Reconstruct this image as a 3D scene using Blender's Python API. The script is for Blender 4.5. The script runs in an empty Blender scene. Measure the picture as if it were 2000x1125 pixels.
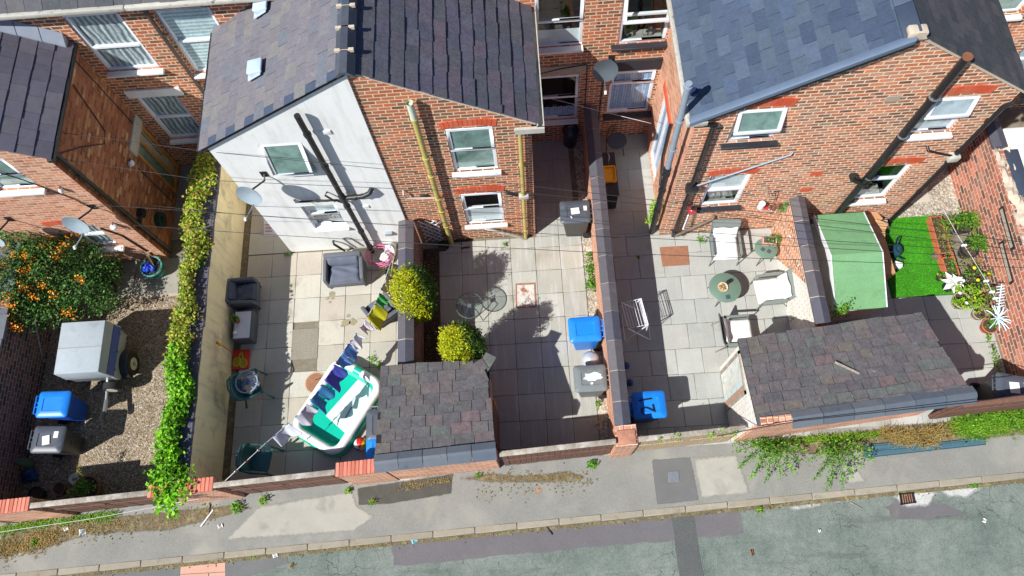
import bpy, bmesh, math, random
import numpy as np
from mathutils import Vector, Matrix
R = math.radians
random.seed(7)
rng = np.random.default_rng(11)
scene = bpy.context.scene
COL = scene.collection

# ------------------------------------------------------------------ camera
F, PITCH, ROLL, YAW, CAM_H = 1444.18, R(69.04), R(7.393), R(-4.077), 16.8
_cp, _sp = math.cos(PITCH), math.sin(PITCH)
_fwd = Vector((math.sin(YAW) * _cp, math.cos(YAW) * _cp, -_sp))
_rt = Vector((math.cos(YAW), -math.sin(YAW), 0))
_dn = _fwd.cross(_rt)
_c, _s = math.cos(ROLL), math.sin(ROLL)
_r2 = _c * _rt + _s * _dn
_d2 = -_s * _rt + _c * _dn
cam_d = bpy.data.cameras.new('camera')
cam = bpy.data.objects.new('camera', cam_d)
COL.objects.link(cam)
cam.matrix_world = Matrix(((_r2.x, -_d2.x, -_fwd.x, 0), (_r2.y, -_d2.y, -_fwd.y, 0), (_r2.z, -_d2.z, -_fwd.z, CAM_H), (0, 0, 0, 1)))
cam_d.sensor_width = 36
cam_d.lens = F / 2000 * 36
cam_d.clip_end = 500
scene.camera = cam

def at(px, py, z=0.0):
    """ground-plan survey: the place at height z that the photo shows at (px, py)"""
    d = _r2 * ((px - 1000) / F) + _d2 * ((py - 562.5) / F) + _fwd
    t = (z - CAM_H) / d.z
    return Vector((d.x * t, d.y * t, z))
def aty(px, py, y):
    d = _r2 * ((px - 1000) / F) + _d2 * ((py - 562.5) / F) + _fwd
    t = y / d.y
    return Vector((d.x * t, y, CAM_H + d.z * t))

# ------------------------------------------------------------------ light
SUN = Vector((-.75, -.53, 1.0)).normalized()
w = bpy.data.worlds.new('World'); scene.world = w; w.use_nodes = True
nt = w.node_tree
sky = nt.nodes.new('ShaderNodeTexSky'); sky.sky_type = 'NISHITA'; sky.sun_disc = False
sky.ozone_density = 4.0; sky.sun_elevation = math.asin(SUN.z); sky.sun_rotation = math.atan2(SUN.x, SUN.y) % (2 * math.pi)
bg = nt.nodes['Background']; bg.inputs['Strength'].default_value = 0.058
tint = nt.nodes.new('ShaderNodeMix'); tint.data_type = 'RGBA'; tint.blend_type = 'MULTIPLY'; tint.inputs[0].default_value = 1; tint.inputs[7].default_value = (.82, .97, 1.2, 1)
nt.links.new(sky.outputs[0], tint.inputs[6]); nt.links.new(tint.outputs[2], bg.inputs['Color'])
sl = bpy.data.lights.new('sun', 'SUN'); sl.energy = 5.0; sl.angle = R(.5); sl.color = (1, .985, .945)
so = bpy.data.objects.new('sun', sl); COL.objects.link(so)
so.rotation_euler = SUN.to_track_quat('Z', 'Y').to_euler()
so.location = (-10, -10, 30)
scene.view_settings.view_transform = 'Standard'
scene.view_settings.look = 'None'
scene.view_settings.exposure = 0.33
scene.view_settings.gamma = 1

# ------------------------------------------------------------------ materials
def sr(r, g, b):
    f = lambda v: ((v / 255 + .055) / 1.055) ** 2.4 if v > 10 else v / 255 / 12.92
    return (f(r), f(g), f(b), 1)
class N:
    def __init__(s, name):
        s.m = bpy.data.materials.new(name); s.m.use_nodes = True
        s.t = s.m.node_tree; s.b = s.t.nodes['Principled BSDF']
    def n(s, typ, **kw):
        o = s.t.nodes.new('ShaderNode' + typ)
        for k, v in kw.items():
            if hasattr(o, k): setattr(o, k, v)
            else: o.inputs[k].default_value = v
        return o
    def l(s, a, b): s.t.links.new(a, b)
    def ramp(s, fac, stops, interp='LINEAR'):
        r = s.t.nodes.new('ShaderNodeValToRGB'); e = r.color_ramp; e.interpolation = interp
        while len(e.elements) < len(stops): e.elements.new(.5)
        for el, (p, c) in zip(e.elements, stops): el.position = p; el.color = c
        s.l(fac, r.inputs['Fac']); return r.outputs['Color']
    def mix(s, fac, a, b, mode='MIX'):
        x = s.t.nodes.new('ShaderNodeMix'); x.data_type = 'RGBA'; x.blend_type = mode
        for v, i in ((fac, 0), (a, 6), (b, 7)):
            if hasattr(v, 'default_value') or hasattr(v, 'is_linked'): s.l(v, x.inputs[i])
            else: x.inputs[i].default_value = v
        return x.outputs[2]
    def noise(s, scale, detail=4, rough=.6, vec=None, dist=0):
        o = s.n('TexNoise', Scale=scale, Detail=detail, Roughness=rough, Distortion=dist)
        s.l(vec if vec is not None else s.co(), o.inputs['Vector']); return o.outputs['Fac']
    def co(s):
        if not hasattr(s, '_co'): s._co = s.n('TexCoord').outputs['Object']
        return s._co
    def isl(s):
        if not hasattr(s, '_g'): s._g = s.n('NewGeometry')
        return s._g.outputs['Random Per Island']
    def bump(s, h, strength=.3, dist=.01):
        b = s.n('Bump', Strength=strength, Distance=dist); s.l(h, b.inputs['Height']); s.l(b.outputs[0], s.b.inputs['Normal'])
G4 = lambda v: (v, v, v, 1)
def mat(name, col, var=.15, scale=5, rough=.75, isl=None, spec=None, bump=0, bscale=60, metal=0, speck=None, stain=None, gain=1, coat=0):
    k = N(name)
    gn = lambda c: (c[0] * gain, c[1] * gain, c[2] * gain, 1)
    if isl: isl = [(q, gn(c)) for q, c in isl]
    if col: col = gn(col)
    if stain: stain = (gn(stain[0]),) + tuple(stain[1:])
    if isl:
        base = k.ramp(k.isl(), isl, 'CONSTANT' if len(isl) > 3 else 'LINEAR')
    else:
        base = col
    if var:
        nz = k.noise(scale, 6, .65)
        mul = k.ramp(nz, [(.25, G4(1 - var)), (.75, G4(1 + var))])
        base = k.mix(1.0, base, mul, 'MULTIPLY')
    if speck:   # fine grain: (scale, amount)
        sn = k.noise(speck[0], 2, .7)
        base = k.mix(1.0, base, k.ramp(sn, [(.3, G4(1 - speck[1])), (.7, G4(1 + speck[1]))]), 'MULTIPLY')
    if stain:   # (colour, scale, lo, hi)
        f = k.ramp(k.noise(stain[1], 5, .6, dist=.4), [(stain[2], G4(0)), (stain[3], G4(1))])
        base = k.mix(f, base, stain[0])
    if hasattr(base, 'is_linked'): k.l(base, k.b.inputs['Base Color'])
    else: k.b.inputs['Base Color'].default_value = base
    k.b.inputs['Roughness'].default_value = rough
    k.b.inputs['Metallic'].default_value = metal
    if coat: k.b.inputs['Coat Weight'].default_value = coat
    if spec is not None: k.b.inputs['Specular IOR Level'].default_value = spec
    if bump: k.bump(k.noise(bscale, 3, .6), bump, .01)
    return k.m
def brick_mat(name, stops, mortar, w=.24, h=.098, ms=.011, patch=None, gain=1, dirt=.3, fade=None):
    k = N(name)
    gn = lambda c: (min(.9, c[0] * gain), min(.9, c[1] * gain), min(.9, c[2] * gain), 1)
    stops = [(q, gn(c)) for q, c in stops]; mortar = gn(mortar)
    sp = k.n('SeparateXYZ'); k.l(k.co(), sp.inputs[0])
    ge = k.n('NewGeometry'); ns = k.n('SeparateXYZ'); k.l(ge.outputs['Normal'], ns.inputs[0])
    ax = k.n('Math', operation='ABSOLUTE'); k.l(ns.outputs['X'], ax.inputs[0])
    gx = k.n('Math', operation='GREATER_THAN'); k.l(ax.outputs[0], gx.inputs[0]); gx.inputs[1].default_value = .6
    az = k.n('Math', operation='GREATER_THAN'); k.l(ns.outputs['Z'], az.inputs[0]); az.inputs[1].default_value = .7
    mu = k.n('Mix'); k.l(gx.outputs[0], mu.inputs[0]); k.l(sp.outputs['X'], mu.inputs[2]); k.l(sp.outputs['Y'], mu.inputs[3])
    mv = k.n('Mix'); k.l(az.outputs[0], mv.inputs[0]); k.l(sp.outputs['Z'], mv.inputs[2]); k.l(sp.outputs['Y'], mv.inputs[3])
    cb = k.n('CombineXYZ'); k.l(mu.outputs[0], cb.inputs[0]); k.l(mv.outputs[0], cb.inputs[1])
    wob = k.n('TexNoise', Scale=9.0, Detail=2.0); k.l(k.co(), wob.inputs['Vector'])
    wv = k.n('VectorMath', operation='MULTIPLY_ADD'); k.l(wob.outputs['Color'], wv.inputs[0]); wv.inputs[1].default_value = (.012, .012, 0); k.l(cb.outputs[0], wv.inputs[2])
    bt = k.n('TexBrick'); k.l(wv.outputs[0], bt.inputs['Vector'])
    for i, v in (('Scale', 1), ('Brick Width', w), ('Row Height', h), ('Mortar Size', ms), ('Mortar Smooth', .25), ('Bias', 0)): bt.inputs[i].default_value = v
    bt.inputs['Color1'].default_value = G4(0); bt.inputs['Color2'].default_value = G4(1); bt.inputs['Mortar'].default_value = G4(.5)
    base = k.ramp(bt.outputs['Color'], stops)
    n1 = k.noise(.9, 7, .68)
    base = k.mix(1.0, base, k.ramp(n1, [(.3, G4(1 - dirt)), (.7, G4(1 + dirt))]), 'MULTIPLY')
    n2 = k.noise(38, 4, .7)
    base = k.mix(1.0, base, k.ramp(n2, [(.3, G4(.78)), (.7, G4(1.2))]), 'MULTIPLY')
    base = k.mix(bt.outputs['Fac'], base, mortar)
    if fade:    # lime bloom over bricks: (colour, scale, lo, hi, amount)
        f = k.ramp(k.noise(fade[1], 6, .7), [(fade[2], G4(0)), (fade[3], G4(fade[4]))])
        base = k.mix(f, base, fade[0])
    k.l(base, k.b.inputs['Base Color']); k.b.inputs['Roughness'].default_value = .9
    k.b.inputs['Specular IOR Level'].default_value = .2
    inv = k.n('Math', operation='SUBTRACT'); inv.inputs[0].default_value = 1; k.l(bt.outputs['Fac'], inv.inputs[1])
    k.bump(inv.outputs[0], .7, .012)
    return k.m
def leaf_mat(name, stops, rough=.55, trans=.25):
    k = N(name)
    c = k.ramp(k.isl(), stops)
    c = k.mix(1.0, c, k.ramp(k.noise(2.2, 3), [(.3, G4(.75)), (.7, G4(1.25))]), 'MULTIPLY')
    k.l(c, k.b.inputs['Base Color']); k.b.inputs['Roughness'].default_value = rough
    k.b.inputs['Specular IOR Level'].default_value = .3
    tr = k.n('BsdfTranslucent'); k.l(c, tr.inputs[0])
    mx = k.n('MixShader'); mx.inputs[0].default_value = trans
    k.l(k.b.outputs[0], mx.inputs[1]); k.l(tr.outputs[0], mx.inputs[2])
    k.l(mx.outputs[0], k.t.nodes['Material Output'].inputs['Surface'])
    return k.m
def glass_mat(name, tint=(.9, .96, .96, 1), f0=.06, rough=.02):
    k = N(name); k.t.nodes.remove(k.b)
    tr = k.n('BsdfTransparent'); tr.inputs[0].default_value = tint
    gl = k.n('BsdfGlossy'); gl.inputs['Roughness'].default_value = rough
    lw = k.n('LayerWeight', Blend=.5); pw = k.n('Math', operation='POWER'); k.l(lw.outputs['Facing'], pw.inputs[0]); pw.inputs[1].default_value = 3.5
    mp = k.n('MapRange'); k.l(pw.outputs[0], mp.inputs[0]); mp.inputs[3].default_value = f0; mp.inputs[4].default_value = .9
    mx = k.n('MixShader'); k.l(mp.outputs[0], mx.inputs[0]); k.l(tr.outputs[0], mx.inputs[1]); k.l(gl.outputs[0], mx.inputs[2])
    k.l(mx.outputs[0], k.t.nodes['Material Output'].inputs['Surface'])
    return k.m
def wave_mat(name, c1, c2, scale, axis='X', dist=1.5, rough=.8):
    k = N(name)
    wv = k.n('TexWave', bands_direction=axis, Scale=scale, Distortion=dist, Detail=2.0)
    k.l(k.co(), wv.inputs['Vector'])
    c = k.mix(wv.outputs['Fac'], c1, c2)
    c = k.mix(1.0, c, k.ramp(k.noise(14, 5), [(.3, G4(.8)), (.7, G4(1.2))]), 'MULTIPLY')
    k.l(c, k.b.inputs['Base Color']); k.b.inputs['Roughness'].default_value = rough
    return k.m

MT = {}
MT['brick'] = brick_mat('brick_orange', [(0, sr(98, 66, 48)), (.25, sr(132, 88, 62)), (.5, sr(168, 98, 64)), (.75, sr(184, 112, 76)), (.9, sr(160, 124, 96)), (1, sr(128, 98, 76))], sr(206, 182, 160), ms=.014, fade=(sr(200, 172, 152), 2.6, .45, .8, .5), gain=1.48)
MT['brick_c'] = brick_mat('brick_mixed', [(0, sr(100, 76, 60)), (.25, sr(126, 88, 66)), (.5, sr(162, 92, 62)), (.8, sr(180, 104, 70)), (1, sr(142, 110, 88))], sr(200, 176, 150), ms=.013, fade=(sr(200, 172, 146), 2.2, .55, .85, .3), gain=1.25)
MT['brick_side'] = brick_mat('brick_brown', [(0, sr(126, 78, 56)), (.35, sr(158, 94, 66)), (.75, sr(172, 112, 80)), (.95, sr(190, 142, 100)), (1, sr(206, 170, 126))], sr(158, 122, 98), w=.21, h=.08, ms=.007, gain=0.95)
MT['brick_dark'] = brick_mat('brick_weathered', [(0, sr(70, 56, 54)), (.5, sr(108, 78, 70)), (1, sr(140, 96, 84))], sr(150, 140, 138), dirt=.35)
MT['brick_pale'] = brick_mat('brick_pinkish', [(0, sr(150, 98, 76)), (.5, sr(190, 124, 94)), (1, sr(205, 150, 120))], sr(215, 185, 160), dirt=.25, fade=(sr(220, 185, 160), 2.5, .4, .8, .6), gain=1.15)
MT['brick_east'] = brick_mat('brick_garden', [(0, sr(96, 76, 68)), (.35, sr(140, 92, 74)), (.6, sr(178, 104, 80)), (1, sr(196, 122, 98))], sr(200, 176, 160), w=.25, h=.115, ms=.014, fade=(sr(196, 160, 140), 1.2, .5, .85, .55), gain=1.1)
MT['brick_white'] = brick_mat('brick_whitewashed', [(0, sr(225, 220, 208)), (1, sr(240, 236, 226))], sr(205, 198, 184), dirt=.1, fade=(sr(176, 160, 142), 3.0, .62, .8, .5))
MT['brick_sold'] = mat('brick_on_edge', None, .12, 8, .85, isl=[(0, sr(178, 98, 78)), (.5, sr(196, 116, 94)), (1, sr(206, 132, 110))], bump=.2, gain=1.1)
MT['brick_red'] = mat('red_arch_brick', None, .12, 8, .85, isl=[(0, sr(196, 78, 46)), (.5, sr(212, 94, 60)), (1, sr(200, 104, 76))])
MT['mortar'] = mat('pale_mortar', sr(196, 180, 160), .15, 12, .95)
MT['render'] = mat('white_render', sr(226, 226, 222), .04, 2.5, .85, bump=.12, bscale=90, stain=(sr(196, 192, 180), 1.4, .58, .85), gain=1.12)
MT['cream'] = mat('cream_render', sr(246, 228, 180), .08, 2.0, .9, stain=(sr(160, 150, 118), 1.6, .55, .8), bump=.1)
MT['upvc'] = mat('white_plastic', sr(232, 234, 238), .02, 4, .35)
MT['upvc_sill'] = mat('white_sill', sr(235, 234, 230), .04, 4, .5)
MT['stone'] = mat('stone_lintel', sr(170, 158, 140), .2, 9, .9)
MT['black'] = mat('black_paint', sr(34, 34, 37), .2, 14, .35, stain=(sr(96, 92, 88), 7, .66, .8))
MT['blackp'] = mat('black_plastic', sr(38, 39, 42), .12, 6, .45)
MT['sillblk'] = mat('black_sill', sr(45, 46, 52), .2, 8, .55)
MT['yellowpipe'] = mat('yellowed_paint', sr(186, 172, 96), .12, 5, .5, stain=(sr(150, 140, 90), 6, .6, .8))
MT['greypipe'] = mat('grey_plastic_pipe', sr(140, 152, 164), .08, 5, .45)
MT['gutw'] = mat('weathered_gutter', sr(184, 180, 168), .15, 8, .7, stain=(sr(110, 104, 96), 9, .58, .75))
MT['lead'] = mat('lead_flashing', sr(150, 158, 170), .1, 5, .45)
MT['room'] = mat('dark_room', sr(40, 42, 44), .1, 3, .9)
MT['glass'] = glass_mat('window_glass')
MT['glass_t'] = glass_mat('table_glass', (.78, .84, .84, 1), .1)
MT['frost'] = mat('frosted_glass', sr(118, 146, 138), .4, 3.2, .18, coat=.6, stain=(sr(72, 98, 92), 2.2, .5, .75))
MT['frostb'] = mat('frosted_glass_pale', sr(166, 182, 188), .3, 3.5, .18, coat=.6, stain=(sr(112, 132, 130), 2.4, .52, .75))
MT['net'] = wave_mat('net_curtain', sr(120, 130, 134), sr(214, 220, 222), 2.6, 'X', 5)
MT['slats'] = wave_mat('slat_blind', sr(170, 192, 198), sr(232, 238, 238), 3.2, 'Z', 0)
MT['vblind'] = wave_mat('vertical_blind', sr(150, 170, 205), sr(186, 200, 226), 5, 'X', .2)
MT['roomfloor'] = mat('room_items', sr(150, 148, 140), .5, 5, .8)
MT['blindw'] = mat('pale_blind', sr(222, 226, 226), .08, 4, .8)
SL = lambda *c: [(i / (len(c)), sr(*x)) for i, x in enumerate(c)]
MT['slate_l'] = mat('slate_pinkgrey', None, .14, 7, .6, isl=SL((134, 131, 138), (139, 135, 139), (130, 129, 138), (142, 138, 139), (136, 131, 135), (130, 131, 139), (139, 134, 140), (143, 140, 138), (133, 129, 135), (127, 131, 139), (138, 134, 140), (134, 129, 136)), bump=.3, bscale=25, spec=.4, speck=(26, .12), stain=(sr(176, 172, 166), 6, .64, .8), gain=0.66)
MT['slate_n'] = mat('slate_dark_replacement', None, .12, 8, .5, isl=SL((70, 84, 104), (78, 90, 110), (66, 78, 96), (74, 86, 100)), bump=.2, bscale=25, gain=0.8)
MT['slate_d'] = mat('slate_purple', None, .22, 6, .62, isl=SL((90, 90, 100), (98, 92, 102), (86, 88, 100), (102, 92, 102), (92, 92, 98), (94, 90, 104), (84, 86, 92), (98, 96, 108), (90, 86, 96)), bump=.4, bscale=22, spec=.35, speck=(24, .16), stain=(sr(140, 138, 134), 16, .68, .76), gain=0.98)
MT['slate_b'] = mat('slate_new_blue', None, .12, 5, .5, isl=SL((84, 98, 120), (76, 90, 112), (92, 106, 126), (80, 95, 114), (88, 102, 118), (72, 86, 108), (84, 100, 124)), bump=.35, bscale=20, spec=.45, speck=(18, .1), gain=0.75)
MT['slate_m'] = mat('slate_mossy', None, .25, 8, .8, isl=SL((70, 72, 76), (80, 80, 84), (66, 70, 74), (86, 84, 86), (74, 74, 78)), bump=.5, bscale=30, stain=(sr(150, 148, 136), 22, .66, .76))
MT['slate_a'] = mat('slate_left', None, .16, 7, .6, isl=SL((106, 102, 114), (112, 108, 120), (102, 99, 110), (114, 110, 118), (108, 105, 117), (104, 100, 113)), bump=.25, bscale=22, stain=(sr(150, 150, 160), 18, .7, .8), gain=0.85)
MT['slate_s'] = mat('slate_shed', None, .3, 7, .7, isl=SL((106, 102, 104), (112, 106, 106), (102, 98, 101), (115, 104, 104), (108, 103, 106), (122, 105, 106), (103, 101, 101), (106, 109, 105), (112, 104, 104), (103, 98, 102), (117, 110, 103), (105, 102, 104), (109, 105, 107), (98, 95, 98)), bump=.5, bscale=18, speck=(22, .2), stain=(sr(172, 160, 140), 12, .66, .78), gain=0.72)
MT['ridge'] = mat('ridge_tile', None, .15, 9, .55, isl=SL((74, 84, 98), (66, 74, 88), (80, 86, 96), (70, 76, 86)), stain=(sr(170, 165, 150), 16, .7, .8), gain=0.9)
MT['ridge2'] = mat('ridge_tile_grey', None, .1, 6, .55, isl=SL((104, 112, 122), (96, 106, 118), (110, 116, 124), (100, 108, 118)), stain=(sr(70, 70, 74), 5, .6, .85), gain=0.8)
MT['cope'] = mat('coping_blue_brick', None, .15, 8, .6, isl=SL((92, 90, 100), (100, 94, 102), (86, 86, 98), (106, 100, 104), (94, 90, 96)), bump=.2, stain=(sr(138, 132, 130), 6, .62, .85), gain=0.8)
MT['under'] = mat('roof_underlay', sr(40, 38, 40), .1, 4, .9)
MT['cable'] = mat('cable_black', sr(40, 42, 44), 0, 4, .6)
MT['cablew'] = mat('cable_pale', sr(200, 200, 200), 0, 4, .6)
MT['dishgrey'] = mat('dish_grey', sr(150, 164, 172), .06, 3, .45)
MT['dishdark'] = mat('dish_dark', sr(84, 94, 102), .1, 3, .45)
MT['zinc'] = mat('galvanised', sr(170, 174, 178), .15, 9, .4, metal=.7)
MT['steel'] = mat('white_coated_wire', sr(225, 228, 232), .02, 5, .4)
# ------------------------------------------------------------------ mesh tools
ORIG = {}
class MB:
    def __init__(s): s.v = []; s.f = []; s.u = None
    def add(s, vs, fs):
        o = len(s.v); s.v.extend(tuple(v) for v in vs); s.f.extend(tuple(i + o for i in f) for f in fs); return s
    def quad(s, a, b, c, d): return s.add((a, b, c, d), ((0, 1, 2, 3),))
    def poly(s, pts): return s.add(pts, (tuple(range(len(pts))),))
    def box(s, x0, y0, z0, x1, y1, z1, M=None):
        vs = [(x0, y0, z0), (x1, y0, z0), (x1, y1, z0), (x0, y1, z0), (x0, y0, z1), (x1, y0, z1), (x1, y1, z1), (x0, y1, z1)]
        if M is not None: vs = [M @ Vector(v) for v in vs]
        return s.add(vs, ((3, 2, 1, 0), (4, 5, 6, 7), (0, 1, 5, 4), (1, 2, 6, 5), (2, 3, 7, 6), (3, 0, 4, 7)))
    def hexa(s, b, t):
        return s.add(list(b) + list(t), ((3, 2, 1, 0), (4, 5, 6, 7), (0, 1, 5, 4), (1, 2, 6, 5), (2, 3, 7, 6), (3, 0, 4, 7)))
    def prism(s, pts, z0, z1):
        n = len(pts); vs = [(p[0], p[1], z0) for p in pts] + [(p[0], p[1], z1) for p in pts]
        return s.add(vs, [tuple(range(n))[::-1], tuple(range(n, 2 * n))] + [(i, (i + 1) % n, n + (i + 1) % n, n + i) for i in range(n)])
    def tube(s, pts, r, n=8, cap=True, r1=None, closed=False):
        pts = [Vector(p) for p in pts]; L = len(pts); rings = []
        up = None
        for i, p in enumerate(pts):
            if closed: t = (pts[(i + 1) % L] - pts[i - 1]).normalized()
            else: t = (pts[min(i + 1, L - 1)] - pts[max(i - 1, 0)]).normalized()
            if up is None: up = Vector((0, 0, 1)) if abs(t.z) < .9 else Vector((0, 1, 0))
            a = t.cross(up)
            if a.length < 1e-4: a = t.cross(Vector((1, 0, 0)))
            a.normalize(); b = a.cross(t).normalized(); up = b
            rr = r if r1 is None else r + (r1 - r) * i / max(1, L - 1)
            rings.append([p + (a * math.cos(2 * math.pi * j / n) + b * math.sin(2 * math.pi * j / n)) * rr for j in range(n)])
        vs = [v for g in rings for v in g]; fs = []
        for i in range(L if closed else L - 1):
            k = ((i + 1) % L) * n
            for j in range(n): fs.append((i * n + j, i * n + (j + 1) % n, k + (j + 1) % n, k + j))
        if cap and not closed: fs.append(tuple(range(n))[::-1]); fs.append(tuple(range((L - 1) * n, L * n)))
        return s.add(vs, fs)
    def lathe(s, c, prof, n=20, M=None, sx=1, sy=1):
        vs = []; fs = []; c = Vector(c)
        for r, z in prof:
            for j in range(n):
                a = 2 * math.pi * j / n
                v = Vector((math.cos(a) * r * sx, math.sin(a) * r * sy, z))
                vs.append(c + (M @ v if M is not None else v))
        for i in range(len(prof) - 1):
            for j in range(n): fs.append((i * n + j, i * n + (j + 1) % n, (i + 1) * n + (j + 1) % n, (i + 1) * n + j))
        if prof[0][0] > 1e-3: fs.append(tuple(range(n))[::-1])
        if prof[-1][0] > 1e-3: fs.append(tuple(range((len(prof) - 1) * n, len(prof) * n)))
        return s.add(vs, fs)
    def grid(s, fn, nu, nv):
        vs = [fn(i / nu, j / nv) for j in range(nv + 1) for i in range(nu + 1)]
        return s.add(vs, [(j * (nu + 1) + i, j * (nu + 1) + i + 1, (j + 1) * (nu + 1) + i + 1, (j + 1) * (nu + 1) + i) for j in range(nv) for i in range(nu)])
    def build(s, name, m, parent=None, smooth=False, bevel=0, seg=2, local=False, thick=0, solid=True):
        me = bpy.data.meshes.new(name); o = bpy.data.objects.new(name, me); COL.objects.link(o)
        off = Vector((0, 0, 0))
        if parent is not None:
            o.parent = parent; off = ORIG.get(parent.name, Vector((0, 0, 0))); ORIG[o.name] = off
        if local: off = Vector((0, 0, 0))
        v = np.array(s.v, dtype=float) - np.array(off)
        me.from_pydata(v.tolist(), [], s.f); me.validate()
        for mm in (m if isinstance(m, (list, tuple)) else [m]): me.materials.append(mm)
        if bevel:
            b = bmesh.new(); b.from_mesh(me); bmesh.ops.remove_doubles(b, verts=b.verts, dist=1e-5)
            bmesh.ops.bevel(b, geom=[e for e in b.edges if len(e.link_faces) == 2 and e.calc_face_angle(0) > .5], offset=bevel, segments=seg, affect='EDGES', profile=.5, clamp_overlap=True)
            b.to_mesh(me); b.free(); smooth = smooth or 'auto'
        if thick:
            md = o.modifiers.new('thick', 'SOLIDIFY'); md.thickness = thick
        if smooth:
            me.polygons.foreach_set('use_smooth', [True] * len(me.polygons))
            if smooth == 'auto': me.set_sharp_from_angle(angle=R(40))
        return o
def tag(o, label, cat, group=None, kind=None):
    if label: o['label'] = label
    if cat: o['category'] = cat
    if group: o['group'] = group
    if kind: o['kind'] = kind
    return o
def thing(name, label, cat, loc=(0, 0, 0), group=None):
    o = bpy.data.objects.new(name, None); COL.objects.link(o); o.location = loc; o.empty_display_size = .2
    ORIG[o.name] = Vector(loc); return tag(o, label, cat, group)
def struct(name, mb, m, **kw):
    o = mb.build(name, m, **kw); o['kind'] = 'structure'; return o

# -------- building pieces
def facade(mb, prof, holes, P, base=0.0, reveal=.1, back=(0, 1, 0)):
    """wall sheet from a top profile [(u, z)...] with rectangular openings (u0,u1,z0,z1); P(u,z) -> point"""
    us = sorted({p[0] for p in prof} | {h[0] for h in holes} | {h[1] for h in holes})
    def top(u):
        for (a, za), (b, zb) in zip(prof, prof[1:]):
            if a <= u <= b: return za + (zb - za) * (u - a) / (b - a)
    back = Vector(back) * reveal
    for a, b in zip(us, us[1:]):
        if b - a < 1e-5: continue
        cuts = sorted((h[2], h[3]) for h in holes if h[0] <= a + 1e-6 and h[1] >= b - 1e-6)
        z = base
        for z0, z1 in cuts:
            if z0 > z: mb.quad(P(a, z), P(b, z), P(b, z0), P(a, z0))
            z = z1
        mb.quad(P(a, z), P(b, z), P(b, top(b)), P(a, top(a)))
    for u0, u1, z0, z1 in holes:
        c = [Vector(P(u0, z0)), Vector(P(u1, z0)), Vector(P(u1, z1)), Vector(P(u0, z1))]
        for i in range(4):
            j = (i + 1) % 4; mb.quad(c[j], c[i], c[i] + back, c[j] + back)
def slates(mb, E, a, u, L, S, e=.2, w=.3, jit=.012, t=.012, seed=1, skip=None, lim=None, wj=0.0):
    """real overlapping slates on a slope: E eave start, a along the eave, u up the slope"""
    rd = random.Random(seed); E = Vector(E); a = Vector(a).normalized(); u = Vector(u).normalized(); n = a.cross(u)
    if n.z < 0: n = -n
    rows = int(math.ceil(S / e))
    for r in range(rows):
        s0 = r * e; s1 = min(S, s0 + e * 1.25); x = -(r % 2) * w * .5 + rd.uniform(-jit, jit)
        while x < L:
            ww = w * (1 + rd.uniform(-wj, wj)); x0 = max(0, x + .004); x1 = min(L, x + ww - .004); x += ww
            if x1 - x0 < .03: continue
            if skip and skip(r, (x0 + x1) / 2): continue
            d0 = rd.uniform(-jit, jit); tw = rd.uniform(-jit, jit) * .5; h = t * (1.7 + rd.uniform(-.3, .8))
            pb = lambda xx, ss, hh: E + a * xx + u * ss + n * hh
            v = [pb(x0, s0 + d0, 0), pb(x1, s0 + d0 + tw, 0), pb(x1, s1, 0), pb(x0, s1, 0), pb(x0, s0 + d0, h), pb(x1, s0 + d0 + tw, h * rd.uniform(.85, 1.15)), pb(x1, s1, t * .3), pb(x0, s1, t * .3)]
            mb.add(v, ((4, 5, 6, 7), (0, 1, 5, 4), (1, 2, 6, 5), (3, 0, 4, 7)))
def saddle(mb, p0, p1, wdt, z, h=.1, edge=.07, L=.62, gap=.014):
    """saddle-back coping stones from p0 to p1 (plan), underside at z"""
    p0 = Vector((p0[0], p0[1], 0)); p1 = Vector((p1[0], p1[1], 0)); d = (p1 - p0); T = d.length; d /= T; s = Vector((-d.y, d.x, 0))
    n = max(1, round(T / L)); L = T / n
    for i in range(n):
        a = p0 + d * (i * L + gap / 2); b = p0 + d * ((i + 1) * L - gap / 2); j = random.uniform(-.004, .004)
        sec = [(-wdt / 2, z), (wdt / 2, z), (wdt / 2, z + edge), (.0, z + edge + h), (-wdt / 2, z + edge)]
        vs = [q + s * (o + j) + Vector((0, 0, zz + j)) for q in (a, b) for o, zz in sec]
        mb.add(vs, [(4, 3, 2, 1, 0), (5, 6, 7, 8, 9)] + [(k, (k + 1) % 5, 5 + (k + 1) % 5, 5 + k) for k in range(5)])
def ringbars(mb, x0, x1, z0, z1, y, wd, d, T=None):
    T = T or (lambda v: v)
    for a, b, c, e in ((x0, x1, z0, z0 + wd), (x0, x1, z1 - wd, z1), (x0, x0 + wd, z0 + wd, z1 - wd), (x1 - wd, x1, z0 + wd, z1 - wd)):
        q = [(a, y, c), (b, y, c), (b, y + d, c), (a, y + d, c), (a, y, e), (b, y, e), (b, y + d, e), (a, y + d, e)]
        mb.hexa([T(v) for v in q[:4]], [T(v) for v in q[4:]])
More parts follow.
